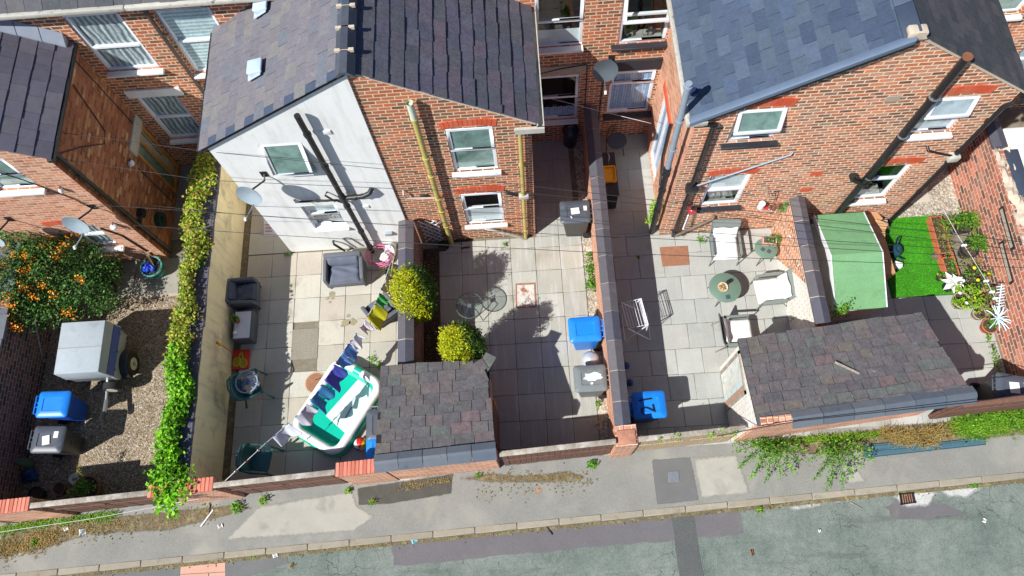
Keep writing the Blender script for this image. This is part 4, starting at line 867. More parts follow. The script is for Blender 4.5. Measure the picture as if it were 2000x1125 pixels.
b = MB(); b.box(-2.3, YG - .06, 2.36, -2.14, YG - .005, 2.5); b.build('air_vent', MT['blackp'], BH, bevel=.02)
pipe(BH, 'waste_pipe', [(-1.0, YG - .02, .78), (-1.0, YG - .1, .74), (-.6, YG - .12, .5), (-.22, YG - .12, .22), (-.1, YG - .12, .06)], .036, 'gutw', [(-.6, YG - .12, .5)])
mh = [(.44, 1.42, .92, 2.7), (.42, 1.43, 3.7, 5.36)]
house_main(BH, -2.82, 1.72, mh)
window(BH, *mh[0], YM, blind='vblind', bz=(0, .24), split=.5, sash='top', recess=.05, sill_d=.12, sill_w=.02)
window(BH, *mh[1], YM, blind='blindw', bz=(0, .28), split=.46, sash='top', recess=.03, sill_d=.14, sill_w=.02, label='upper window with pale room inside')
b = MB(); b.box(.36, YM - .03, 2.78, 1.56, YM + .02, 3.06); b.build('window_lintel', MT['stone'], BH)
for pts in ([(1.58, YM - .02, 2.9), (1.6, YM - .02, .1)], [(1.98, YM - .02, 3.1), (1.96, YM - .02, .6)], [(.5, YM - .03, 2.85), (1.0, YM - .045, 3.0), (1.55, YM - .045, 3.08), (1.58, YM - .03, 2.9)]):
    b = MB(); b.tube(pts, .012, 5); b.build('wall_cable', MT['cable'], BH)

# ---- right: house with new blue slates
RH = thing('brick_house', 'brick outrigger house with new smooth blue slate slope and grey soil pipe on its corner', 'house', (4.8, YR, 0), 'terraced brick houses')
AX, AZ, XL, ZL = 6.33, 7.06, 3.26, 5.2
hw = [(3.98, 4.88, 4.1, 5.2), (3.97, 4.84, 1.36, 2.78)]
b = MB(); facade(b, [(XL, 5.16), (AX, AZ - .02)], hw, lambda u, z: (u, YR, z), reveal=.1); b.build('brick_wall', MT['brick'], RH)
b = MB(); facade(b, [(YR, 5.16), (YM, 5.16)], [(8.95, 9.85, .1, 2.75)], lambda u, z: (XL, u, z), back=(1, 0, 0)); b.build('side_wall', MT['brick_pale'], RH)
tn = (AZ - ZL) / (AX - XL); an = math.atan(tn); c2, s2 = math.cos(an), math.sin(an)
b = MB(); slates(b, (3.1, YR - .08, ZL - .16 * tn + .02), (0, 1, 0), (c2, 0, s2), 5.5, 3.78, .235, .42, seed=12, t=.006, jit=.003); b.build('roof', MT['slate_b'], RH)
b = MB(); b.quad((3.12, YR - .06, ZL - .14 * tn), (3.12, 13, ZL - .14 * tn), (AX, 13, AZ), (AX, YR - .06, AZ)); b.build('roof_underlay', MT['under'], RH)
b = MB(); q = lambda x, y, dz: (x, y, ZL + (x - XL) * tn + dz)
b.hexa([q(3.08, YR - .17, -.06), q(AX - .05, YR - .17, -.06), q(AX - .05, YR - .085, -.06), q(3.08, YR - .085, -.06)], [q(3.08, YR - .17, .06), q(AX - .05, YR - .17, .06), q(AX - .05, YR - .03, .06), q(3.08, YR - .03, .06)])
b.build('dry_verge', mat('verge_blue_grey', sr(96, 112, 132), .08, 5, .5), RH, bevel=.01)
b = MB(); b.hexa([q(3.2, YR - .12, -.2), q(AX, YR - .12, -.2), q(AX, YR - .004, -.2), q(3.2, YR - .004, -.2)], [q(3.2, YR - .12, -.03), q(AX, YR - .12, -.03), q(AX, YR - .004, -.03), q(3.2, YR - .004, -.03)]); b.build('verge_strip', MT['blackp'], RH)  # black strip painted in for the shadow line below the verge
b = MB()
for i in range(8):
    y0 = YR - .05 + i * .6
    b.hexa([(AX - .22, y0, AZ - .06), (AX + .04, y0, AZ + .04), (AX + .04, y0 + .59, AZ + .04), (AX - .22, y0 + .59, AZ - .06)], [(AX - .22, y0, AZ - .03), (AX + .02, y0, AZ + .1), (AX + .02, y0 + .59, AZ + .1), (AX - .22, y0 + .59, AZ - .03)])
b.build('ridge_tile', MT['slate_n'], RH, bevel=.01)
b = MB(); b.box(3.02, YR - .1, 5.02, 3.11, YM - .02, 5.12); b.box(3.02, YR - .16, 5.0, 3.42, YR - .1, 5.13); b.build('gutter', MT['gutw'], RH, bevel=.015)
window(RH, *hw[0], YR, pane='frost', split=.42, sash='top', open_ang=14, recess=.04, sill='sillblk', sill_w=.09, label='upper window, its top light propped open')
window(RH, *hw[1], YR, blind='blindw', split=.5, sash=None, recess=.04, sill='sillblk', sill_w=.09, bz=(.5, 1))  # pale upper blind stands in for sky reflected in the glass
arch(RH, 3.9, 4.95, 5.25, YR, .22, m='brick_red'); arch(RH, 3.9, 4.92, 2.82, YR, .2)
pipe(RH, 'downpipe', [(3.36, YR - .12, 5.02), (3.56, YR - .1, 4.92), (3.58, YR - .09, 2.6), (3.58, YR - .09, .06)], .05, 'black', [(3.58, YR - .09, z) for z in (4.9, 3.3, 1.8, .3)])
b = MB(); b.box(3.46, YR - .2, 2.42, 3.72, YR - .02, 2.62); b.build('hopper_head', MT['black'], RH, bevel=.02)
pipe(RH, 'waste_pipe', [(3.68, YR - .1, 2.6), (5.4, YR - .05, 3.56), (5.44, YR - .01, 3.6)], .019, 'greypipe')
pipe(RH, 'waste_pipe', [(3.62, YR - .12, .1), (3.95, YR - .1, .42), (4.4, YR - .08, .86), (4.42, YR - .01, .9)], .04, mat('brown_pipe', sr(110, 96, 82), .2, 6, .6))
gp = pipe(RH, 'soil_pipe', [(2.93, YR + .06, 6.05), (3.0, YR + .06, 3.2)], .062, 'greypipe', [(2.93, YR + .06, 5.95), (2.96, YR + .06, 4.9), (2.985, YR + .06, 3.9)], 12)
gp['label'] = 'grey soil pipe with black lower length at the corner'
pipe(RH, 'lower_soil_pipe', [(3.0, YR + .06, 3.2), (3.07, YR + .06, .0)], .066, 'blackp', [(3.0, YR + .06, 3.1), (3.005, YR + .06, 2.9), (3.02, YR + .06, 2.2), (3.045, YR + .06, 1.2)], 12)
b = MB(); b.lathe((3.16, YR + .3, 5.42), [(.001, .06), (.08, .06), (.09, .0), (.001, -.02)], 12); b.build('vent_cowl', mat('dark_blue_cowl', sr(36, 52, 88), .05, 3, .4), RH, smooth='auto')
pipe(RH, 'side_pipe', [(3.2, 8.75, 3.1), (3.2, 8.7, 1.9), (3.2, 8.5, 1.5), (3.15, 8.2, 1.4)], .03, 'blackp')
for x, z in ((5.69, 6.35), (6.24, 2.62)):
    b = MB(); b.box(x - .13, YR - .01, z - .08, x + .13, YR + .01, z + .08); b.build('air_brick', MT['stone'] if z > 4 else MT['brick_red'], RH)
# side door with frosted glazing
b = MB()
for y0, y1, z0, z1 in ((8.95, 9.03, .1, 2.75), (9.77, 9.85, .1, 2.75), (9.03, 9.77, 2.67, 2.75), (9.03, 9.77, .1, .25), (9.36, 9.44, .25, 2.67)): b.box(3.285, y0, z0, 3.35, y1, z1)
d = b.build('side_door', MT['upvc'], RH)
b = MB(); b.quad((3.32, 9.0, .2), (3.32, 9.8, .2), (3.32, 9.8, 2.7), (3.32, 9.0, 2.7)); b.build('pane', wave_mat('streaked_glass', sr(70, 100, 140), sr(190, 210, 226), 5, 'Y', 4, .2), d)
b = MB(); b.box(3.235, 8.85, 2.77, 3.27, 9.95, 3.0); b.build('door_arch', MT['brick_red'], RH)
mh = [(2.14, 3.18, 1.04, 2.7), (2.2, 3.22, 3.64, 5.34)]
house_main(RH, 1.72, AX, mh, 'brick_c')
window(RH, *mh[0], YM, blind='vblind', split=.7, sash='top', recess=.04, sill='sillblk', sill_d=.16, sill_w=.08, label='lower window with pale blue vertical blinds')
window(RH, *mh[1], YM, blind=None, split=.5, sash='top', open_ang=16, recess=.02, sill='sillblk', sill_d=.14, sill_w=.14, label='upper window, its top light propped open')
b = MB(); b.box(2.0, YM - .05, 2.76, 3.25, YM + .02, 3.1); b.build('window_lintel', MT['sillblk'], RH)

# ---- right: mossy half
MH = thing('brick_house', 'brick outrigger house with dark mossy slates and big black pipe up its gable', 'house', (7.7, YR, 0), 'terraced brick houses')
hw = [(7.52, 8.36, 3.96, 5.16), (7.46, 8.24, 1.2, 2.74)]
XE = 9.02
b = MB(); facade(b, [(AX, AZ - .02), (XE, 5.26)], hw, lambda u, z: (u, YR, z), reveal=.1); b.quad((XE, YR, 0), (XE, YM, 0), (XE, YM, 5.26), (XE, YR, 5.26)); b.build('brick_wall', MT['brick'], MH)
tn2 = (AZ - 5.28) / (XE - AX); an2 = math.atan(tn2)
b = MB(); slates(b, (XE + .2, YR - .05, 5.28 - .2 * tn2 + .02), (0, 1, 0), (-math.cos(an2), 0, math.sin(an2)), 5.5, 3.4, .22, .3, seed=14, t=.008, jit=.012); b.build('roof', MT['slate_m'], MH)
b = MB(); b.quad((XE + .18, 13, 5.28 - .18 * tn2), (XE + .18, YR - .03, 5.28 - .18 * tn2), (AX, YR - .03, AZ), (AX, 13, AZ)); b.build('roof_underlay', MT['under'], MH)
b = MB(); q = lambda x, y, dz: (x, y, AZ - (x - AX) * tn2 + dz)
b.hexa([q(AX + .03, YR - .045, -.05), q(XE + .1, YR - .045, -.05), q(XE + .1, YR - .003, -.05), q(AX + .03, YR - .003, -.05)], [q(AX + .03, YR - .045, .0), q(XE + .1, YR - .045, .0), q(XE + .1, YR - .003, .0), q(AX + .03, YR - .003, .0)]); b.build('verge_mortar', MT['mortar'], MH)
b = MB(); b.poly([(AX - .16, YR - .1, AZ - .06), (AX + .16, YR - .1, AZ - .06), (AX + .05, YR - .1, AZ + .1), (AX - .05, YR - .1, AZ + .1)]); b.box(AX - .16, YR - .09, AZ - .05, AX + .14, YR + .1, AZ + .08); b.build('ridge_end', MT['mortar'], MH, bevel=.03)
b = MB(); b.tube([(XE + .02, YR - .12, 5.08), (XE + .3, YR - .12, 5.12), (XE + .7, YR - .12, 5.14)], .07, 10); b.build('gutter_end', MT['black'], MH)
b = MB(); b.box(XE + .12, YR - .05, 5.02, XE + .24, YM - .02, 5.14); b.build('gutter', MT['blackp'], MH, bevel=.02)
window(MH, *hw[0], YR, pane='frostb', split=.55, sash='top', open_ang=14, recess=.04, label='upper window, its top light propped open')
window(MH, *hw[1], YR, blind=None, split=.58, sash=None, recess=.04, label='lower window with house plants inside')
arch(MH, 7.45, 8.48, 5.22, YR, .22, rise=.06); arch(MH, 7.38, 8.36, 2.8, YR, .2)
b = MB(); b.box(7.45, YR - .012, 3.72, 8.45, YR + .01, 3.83); b.build('sill_course', MT['brick_red'], MH)
sp = pipe(MH, 'soil_pipe', [(7.36, YR - .13, 6.5), (7.3, YR - .13, .02)], .075, 'black', [(7.35, YR - .13, z) for z in (5.35, 4.1, 2.6, 2.3, 1.5)], 14)
sp['label'] = 'thick black iron soil pipe with a rusty rim'
b = MB(); b.tube([(7.36, YR - .13, 6.5), (7.36, YR - .13, 6.53)], .085, 14); b.build('pipe_rim', mat('rust', sr(128, 82, 56), .3, 20, .9), sp)
pipe(MH, 'branch_pipe', [(7.3, YR - .14, 2.3), (7.0, YR - .16, 2.55), (6.92, YR - .16, 2.72)], .066, 'black')
for z in (5.35, 4.1, 2.5):
    b = MB(); b.tube([(7.35, YR - .13, z + .05), (7.35, YR - .13, z + .08)], .1, 12); b.build('pipe_collar', MT['zinc'], sp)
pipe(MH, 'downpipe', [(8.98, YR - .12, 5.05), (8.86, YR - .1, 4.9), (8.84, YR - .09, .02)], .045, 'black', [(8.85, YR - .09, z) for z in (4.4, 3.3, 2.9, 1.6)])
pipe(MH, 'waste_pipe', [(8.15, YR - .02, 3.5), (8.16, YR - .12, 3.48), (8.55, YR - .12, 3.3), (8.8, YR - .12, 3.2)], .026, 'black')
b = MB(); b.box(8.72, YR - .2, 3.05, 8.94, YR - .03, 3.24); b.build('hopper_head', MT['gutw'], MH, bevel=.03)
for x, z in ((6.72, 5.25), (6.25, 1.9)):
    b = MB(); b.box(x - .13, YR - .01, z - .08, x + .13, YR + .01, z + .08); b.build('air_brick', MT['stone'] if z > 4 else MT['brick_red'], MH)
house_main(MH, AX, 10.9, [(9.6, 10.6, 1.2, 2.8), (9.7, 10.7, 3.7, 5.4)])
window(MH, 9.6, 10.6, 1.2, 2.8, YM, pane='frost', sash=None); window(MH, 9.7, 10.7, 3.7, 5.4, YM, pane='frost', sash=None)
# ---- far right neighbour
FH = thing('brick_house', 'neighbouring brick house at the top right corner, mostly out of the photo', 'house', (13, YM, 0), 'terraced brick houses')
house_main(FH, 10.9, 18, [(11.5, 12.5, 1.2, 2.8), (11.3, 12.3, 3.7, 5.4)], 'brick')
window(FH, 11.5, 12.5, 1.2, 2.8, YM, pane='frostb', sash=None); window(FH, 11.3, 12.3, 3.7, 5.4, YM, pane='frostb', sash=None)

# satellite dishes
dish('satellite_dish', 'grey satellite dish on the white rendered wall', (-5.5, 7.25, 3.9), (-.22, -.95, .2), r=.26, wall=(-5.25, yr, 3.85))
dish('satellite_dish', 'dark satellite dish on the rear wall between two windows', (1.92, 10.1, 3.3), (-.05, -.95, .22), 'dishdark', .28, wall=(2.1, YM, 3.2))
dish('satellite_dish', 'pale satellite dish above the orange berried shrub', (-9.55, 7.3, 3.05), (-.1, -.95, .2), 'dishgrey', .27, wall=(-9.35, YG, 2.9))
dish('satellite_dish', 'small satellite dish at the left edge among the berried shrub', (-11.55, 7.25, 2.75), (-.2, -.95, .2), 'dishgrey', .24, wall=(-11.4, YG, 2.6))
# ------------------------------------------------------------------ movable things
PL = lambda n, c, r=.42, v=.06: mat(n, sr(*c), v, 6, r)
MT['binblue'] = mat('bin_blue', sr(24, 128, 226), .1, 5, .42, stain=(sr(70, 140, 214), 9, .66, .8)); MT['bingrey'] = mat('bin_charcoal', sr(78, 84, 94), .14, 6, .45, stain=(sr(120, 124, 130), 8, .62, .8)); MT['bindark'] = PL('bin_dark_body', (62, 62, 62)); MT['binpale'] = PL('bin_faded_grey', (112, 118, 120), .6, .15)
MT['label'] = mat('paper_label', sr(228, 226, 218), .08, 20, .8); MT['bluebody'] = PL('bin_blue_body', (30, 84, 190))
MT['smear'] = mat('white_paint_smear', sr(206, 210, 210), .1, 20, .8)
MT['rubber'] = PL('black_rubber', (30, 30, 32), .8)
def rrect(x0, x1, y0, y1, r, n=4):
    out = []
    for cx, cy, a0 in ((x1 - r, y1 - r, 0), (x0 + r, y1 - r, 90), (x0 + r, y0 + r, 180), (x1 - r, y0 + r, 270)):
        for i in range(n + 1): a = R(a0 + 90 * i / n); out.append((cx + r * math.cos(a), cy + r * math.sin(a)))
    return out
def place(t, p, rot=0):
    t.location = (p.x, p.y, 0) if len(p) == 3 else (*p, 0); t.rotation_euler = (0, 0, rot); return t
def bin_(label, px, py, rot, body, lid, sc=1.0, marks=(), num=None):
    t = thing('wheelie_bin', label, 'bin', (0, 0, 0), 'wheelie bins in the yards')
    b = MB(); B0 = rrect(-.22, .27, -.2, .2, .04); B1 = rrect(-.33, .30, -.265, .265, .05); n = len(B0)
    b.add([(*p, .04) for p in B0] + [(*p, .97) for p in B1], [tuple(range(n))[::-1], tuple(range(n, 2 * n))] + [(i, (i + 1) % n, n + (i + 1) % n, n + i) for i in range(n)])
    rim = rrect(-.35, .32, -.285, .285, .05); b.prism(rim, .93, .965)
    b.box(-.3, -.05, .55, -.27, .05, .6)
    b.build('body', MT[body], t, smooth='auto')
    b = MB(); L0 = rrect(-.38, .335, -.295, .295, .07, 5); L1 = rrect(-.34, .30, -.26, .26, .06, 5); n = len(L0)
    L2 = rrect(-.22, .2, -.15, .15, .03, 5)
    b.add([(*p, .968) for p in L0] + [(*p, 1.0) for p in L0] + [(*p, 1.035) for p in L1] + [(*p, 1.042) for p in L2] + [(p[0] * .93, p[1] * .93, 1.026) for p in L2],
          [tuple(range(n))[::-1]] + [(r * n + i, r * n + (i + 1) % n, (r + 1) * n + (i + 1) % n, (r + 1) * n + i) for r in range(4) for i in range(n)] + [tuple(range(4 * n, 5 * n))])
    ld = b.build('lid', MT[lid], t, smooth='auto')
    b = MB(); b.tube([(.33, -.2, .955), (.395, -.2, .99), (.395, .2, .99), (.33, .2, .955)], .017, 7); b.tube([(.335, -.05, .97), (.395, -.05, .99)], .015, 6); b.tube([(.335, .05, .97), (.395, .05, .99)], .015, 6); b.build('handle', MT[lid], t, smooth='auto')
    for s in (-1, 1):
        b = MB(); b.tube([(.29, s * .2, .1), (.29, s * .25, .1)], .1, 16); b.build('wheel', MT['rubber'], t, smooth='auto')
    for (x, y, wx, wy, a) in marks:
        b = MB(); M_ = Matrix.Translation((x, y, 1.043)) @ Matrix.Rotation(a, 4, 'Z'); b.box(-wx / 2, -wy / 2, 0, wx / 2, wy / 2, .003, M_); b.build('sticker', MT['label'], ld)
    if num:
        cu = bpy.data.curves.new('digits', 'FONT'); cu.body = num; cu.size = .44; cu.extrude = .002; cu.align_x = 'CENTER'; cu.align_y = 'CENTER'; cu.offset = -.004
        tmp = bpy.data.objects.new('tmp', cu); COL.objects.link(tmp); dg = bpy.context.evaluated_depsgraph_get(); me = bpy.data.meshes.new_from_object(tmp.evaluated_get(dg)); bpy.data.objects.remove(tmp)
        o = bpy.data.objects.new('painted_number', me); COL.objects.link(o); me.materials.clear(); me.materials.append(MT['black']); o.parent = ld; o.location = (0.02, 0, 1.05); o.rotation_euler = (0, 0, math.pi / 2 - rot + .12)
    t.scale = (sc, sc, sc); return place(t, at(px, py, 1.04 * sc), rot), ld
bin_('blue wheelie bin near the middle of the coped wall', 1144, 642, .02, 'binblue', 'binblue')
bn, ld = bin_('charcoal wheelie bin with white stickers by the brick house corner', 1125, 412, -.02, 'bindark', 'bingrey', marks=((-.02, 0, .2, .16, .1), (.22, .06, .08, .12, 0), (-.12, -.16, .03, .06, .5)))
bn, ld = bin_('faded grey wheelie bin with white paint smeared on its lid', 1155, 738, 0, 'binpale', 'binpale', marks=())
rd = random.Random(3); b = MB()
pts = [(math.cos(a) * r_, math.sin(a) * .5 * r_) for a, r_ in ((i * .35, .2 * rd.uniform(.75, 1.2)) for i in range(18))]; b.prism([(x + .04, y + .03) for x, y in pts], 1.028, 1.046); b.build('paint_smear', MT['smear'], ld)
b = MB(); pts = [(.0 + math.cos(i) * .045 * rd.uniform(.6, 1.2), -.12 + math.sin(i) * .03) for i in range(6)]; b.prism(pts, 1.03, 1.046); b.build('paint_smear', MT['smear'], ld)
bin_('blue wheelie bin painted with number 21 in the pale paved yard', 1266, 790, math.pi, 'bluebody', 'binblue', num='21')
bin_('blue wheelie bin in the gravel yard beside the trailer', 100, 789, math.pi - .03, 'bluebody', 'binblue')
bin_('charcoal wheelie bin with two paper labels in the gravel yard', 90, 858, math.pi - .05, 'bindark', 'bingrey', marks=((.0, .02, .16, .2, .2), (-.2, -.1, .1, .14, 0)))
bin_('charcoal wheelie bin by the gates in the bottom right corner', 1980, 757, math.pi - .25, 'bindark', 'bingrey', marks=((-.02, 0, .2, .24, .1),))
bin_('charcoal wheelie bin half under the outhouse eaves by the pool', 741, 828, math.pi / 2, 'bingrey', 'bingrey', marks=((.05, -.08, .12, .12, .3),))
bin_('blue wheelie bin half under the outhouse eaves by the pool', 741, 882, math.pi / 2, 'bluebody', 'binblue')

# --- cloth and furniture helpers
def padgrid(mb, x0, x1, y0, y1, z, h, amp=.012, n=14, seed=0):
    rd = random.Random(seed); ph = [rd.uniform(0, 6) for _ in range(4)]
    def fn(u, v):
        e = min(u, 1 - u, v, 1 - v); k = min(1, e / .12); k = math.sqrt(max(0, 1 - (1 - k) ** 2))
        return (x0 + (x1 - x0) * u, y0 + (y1 - y0) * v, z + h * k + amp * k * math.sin(u * 9 + ph[0] + 3 * math.sin(v * 5 + ph[1])) * math.sin(v * 6 + ph[2]))
    mb.grid(fn, n, n); return mb
MT['cushion'] = mat('white_cushion', sr(226, 226, 222), .04, 9, .9, bump=.1); MT['frame_g'] = mat('grey_green_metal', sr(120, 130, 124), .1, 8, .5); MT['mesh_g'] = mat('woven_grey_mesh', sr(128, 136, 132), .2, 40, .8)
MT['rattan'] = mat('grey_rattan', sr(96, 99, 106), .18, 40, .75, bump=.4, bscale=60); MT['rattan_d'] = mat('dark_rattan', sr(92, 95, 100), .18, 40, .75, bump=.4, bscale=60)
MT['cloth_d'] = mat('charcoal_cushion', sr(78, 84, 96), .1, 7, .9); MT['cloth_g'] = mat('grey_cover', sr(96, 102, 116), .1, 5, .9)
def lounge_chair(label, px, py, rot, seed):
    """metal framed garden chair, pad on seat and folded over the back; faces local -y"""
    t = thing('garden_chair', label, 'chair', (0, 0, 0), 'white cushioned garden chairs')
    b = MB(); r = .014
    for s in (-.33, .33):
        b.tube([(s, -.36, 0), (s, -.34, .38), (s, .22, .34), (s, .42, .86)], r, 6); b.tube([(s, -.34, .38), (s, -.33, .56), (s, .3, .58)], r, 6); b.tube([(s, .22, .34), (s, .42, 0)], r, 6)
    b.tube([(-.33, .42, .86), (-.28, .44, .9), (.28, .44, .9), (.33, .42, .86)], r, 6); b.tube([(-.33, -.34, .38), (.33, -.34, .38)], r, 6); b.tube([(-.33, .22, .34), (.33, .22, .34)], r, 6)
    b.build('frame', MT['frame_g'], t, smooth='auto')
    b = MB(); b.add([(-.32, -.34, .375), (.32, -.34, .375), (.32, .22, .335), (-.32, .22, .335)], ((0, 1, 2, 3),)); b.build('seat', MT['mesh_g'], t, thick=.01)
    b = MB(); b.add([(-.32, .24, .36), (.32, .24, .36), (.32, .43, .87), (-.32, .43, .87)], ((0, 1, 2, 3),)); b.build('backrest', MT['mesh_g'], t, thick=.01)
    for s in (-.33, .33):
        b = MB(); b.box(s - .03, -.32, .57, s + .03, .25, .595); b.build('armrest', MT['frame_g'], t, bevel=.008, seg=1)
    b = MB(); padgrid(b, -.29, .29, -.36, .2, .38, .07, .012, 16, seed); b.build('seat_pad', MT['cushion'], t, smooth=True, thick=-.02)
    b = MB(); rd = random.Random(seed); ph = rd.uniform(0, 5); b.grid(lambda u, v: (-.29 + .58 * u, .19 + .16 * v - .05 * math.sin(min(1, v * 4) * 1.57) - .012 * math.sin(u * 10 + ph) * v, .42 + .32 * v + .01 * math.sin(u * 7 + v * 6 + ph)), 14, 8); b.build('back_pad', MT['cushion'], t, smooth=True, thick=.03)
    return place(t, at(px, py, .45), rot)
lounge_chair('metal garden chair with white cushions backing onto the brick house', 1416, 478, -.04, 1)
lounge_chair('metal garden chair with white cushions beside the whitewashed wall', 1508, 566, -math.pi / 2 + .06, 2)
lounge_chair('metal garden chair with white cushions partly hidden by the outhouse roof', 1437, 648, math.pi / 2, 3)
def round_table(label, px, py, rx, ry, h, top, legm, group='round garden tables', legs=4, glass=False):
    t = thing('garden_table', label, 'table', (0, 0, 0), group)
    b = MB()
    b.lathe((0, 0, h), [(.001, 0), (rx - .008, 0), (rx, .006), (rx, .014), (rx - .008, .02), (.001, .02)], 40, None, 1, ry / rx); b.build('table_top', MT[top], t, smooth='auto')
    if glass:
        b = MB(); b.tube([(math.cos(a) * rx, math.sin(a) * ry, h + .01) for a in (2 * math.pi * i / 40 for i in range(40))], .012, 6, closed=True); b.build('rim', MT[legm], t, smooth=True)
        b = MB(); b.lathe((0, 0, h - .05), [(.001, .0), (.05, .0), (.05, .06), (.001, .06)], 12); b.build('centre_boss', MT['zinc'], t)
    for i in range(legs):
        a = 2 * math.pi * (i + .5) / legs; c, s = math.cos(a), math.sin(a); b = MB()
        b.tube([(c * rx * .15, s * ry * .15, h - .02), (c * rx * .55, s * ry * .55, h - .06), (c * rx * .75, s * ry * .75, h * .5), (c * rx * .95, s * ry * .95, 0)], .011, 6); b.build('leg', MT[legm], t, smooth='auto')
    return place(t, at(px, py, h), .25)
MT['tabletop'] = mat('sage_green_top', sr(104, 128, 112), .06, 3, .4); MT['legdark'] = mat('dark_bronze_metal', sr(84, 88, 82), .1, 8, .5)
round_table('round glass topped table between the conifers and rusty manhole', 917, 597, .31, .31, .7, 'glass_t', 'legdark', glass=True)
round_table('sage green round table holding a bowl and coaster', 1416, 562, .37, .37, .45, 'tabletop', 'legdark')
round_table('smaller sage green table carrying a planter box', 1496, 486, .27, .27, .5, 'tabletop', 'legdark')
def on(px, py, z): return at(px, py, z)
c = on(1411, 562, .47); t = thing('bowl', 'pale wooden bowl of twigs on the sage green round table', 'bowl', c)
b = MB(); b.lathe(c, [(.05, 0), (.09, .02), (.12, .05), (.112, .05), (.08, .025), (.001, .02)], 24); b.build('dish', mat('pale_wood', sr(212, 188, 150), .12, 10, .6), t, smooth='auto')
b = MB()
for i in range(10): a = random.uniform(0, 6.3); b.tube([c + Vector((math.cos(a) * .09, math.sin(a) * .09, .04)), c + Vector((math.cos(a + 2.5) * .08, math.sin(a + 2.5) * .08, .055 + .003 * i))], .007, 5)
b.build('twigs', mat('twig', sr(150, 120, 84), .2, 9, .9), t)
for px, py, z, nm, lb, s, col, g in ((1422, 580, .47, 'coaster', 'dark square coaster on the round table with the bowl', .05, 'slate_n', None), (1490, 487, .52, 'coaster', 'left dark coaster on the smaller sage table', .045, 'slate_n', None), (1502, 491, .52, 'coaster', 'right dark coaster on the smaller sage table', .045, 'slate_n', None)):
    c = on(px, py, z); b = MB(); M_ = Matrix.Translation(c) @ Matrix.Rotation(.1 if z < .5 else .7, 4, 'Z'); b.box(-s, -s, 0, s, s, .008, M_); tag(b.build(nm, MT[col], bevel=.002, seg=1), lb, 'coaster')
c = on(1424, 550, .47); b = MB(); M_ = Matrix.Translation(c) @ Matrix.Rotation(.5, 4, 'Z'); b.box(-.06, -.045, 0, .06, .045, .03, M_); b.lathe(c + Vector((.02, .0, .03)), [(.04, 0), (.045, .04), (.035, .04), (.03, .01), (.001, .01)], 14); tag(b.build('candle_holder', MT['blackp'], smooth='auto'), 'small black candle holder beside the wooden bowl', 'candle holder')

# --- glass table yard: manholes and drains
def plate(name, label, cat, quad, m, z=.012, frame=None):
    t = thing(name, label, cat, at(*quad[0]))
    p = [at(*q) for q in quad]; c = sum(p, Vector()) / 4
    if frame:
        b = MB(); b.prism([(v.x, v.y) for v in p], -.02, .008); b.build('frame', frame, t); p = [c + (v - c) * .86 for v in p]; z = .014
    b = MB(); b.prism([(v.x, v.y) for v in p], -.02, z); b.build('plate', m, t, bevel=.004, seg=1); return t, p
plate('manhole_cover', 'rusty framed manhole cover with white paint crust', 'manhole cover', ((1008, 602), (1048, 600), (1046, 552), (1007, 554)), mat('paint_crust', sr(198, 194, 186), .12, 9, .9, stain=(sr(150, 96, 70), 7, .5, .62)), frame=MT['rust'])
plate('manhole_cover', 'plain rusty rectangular manhole cover in the pale paved yard', 'manhole cover', ((1294, 521), (1347, 517), (1343, 480), (1288, 483)), MT['rust'])
t = thing('manhole_cover', 'round rusty manhole cover beside the paddling pool', 'manhole cover', at(617, 748)); c = at(617, 748)
b = MB(); b.lathe(c, [(.27, -.02), (.27, .009), (.001, .009)], 36); b.build('mortar_ring', mat('pinkish_mortar', sr(188, 164, 144), .12, 9, .95), t); b = MB(); b.lathe(c, [(.235, 0), (.235, .014), (.001, .014)], 36); b.build('plate', MT['rust'], t)
b = MB(); b.tube([at(616, 742, .02), at(640, 734, .03)], .008, 5); tag(b.build('stick', MT['black']), 'thin black stick lying across the round rusty manhole', 'stick')
t, p = plate('inspection_cover', 'small square metal cover in the dark pavement patch', 'drain cover', ((1306, 942), (1328, 941), (1325, 920), (1305, 921)), MT['zinc'])
def grating(label, quad, n, z):
    t = thing('drain_grating', label, 'drain', at(*quad[0], z)); p = [at(*q, z) for q in quad]
    b = MB(); b.prism([(v.x, v.y) for v in p], z - .05, z + .006); b.build('pit', MT['room'], t)
    for i in range(4):
        a, c_ = p[i], p[(i + 1) % 4]; d = (c_ - a).normalized() * .02; b = MB(); b.tube([a - d + Vector((0, 0, .014)), c_ + d + Vector((0, 0, .014))], .016, 5); b.build('frame', MT['black'], t)
    for i in range(1, n):
        b = MB(); b.tube([p[0].lerp(p[1], i / n) + Vector((0, 0, .014)), p[3].lerp(p[2], i / n) + Vector((0, 0, .014))], .011, 5); b.build('bar', MT['rust'], t)
grating('iron road gully grating against the kerb', ((1760, 985), (1787, 981), (1783, 963), (1757, 965)), 6, KF + .008)

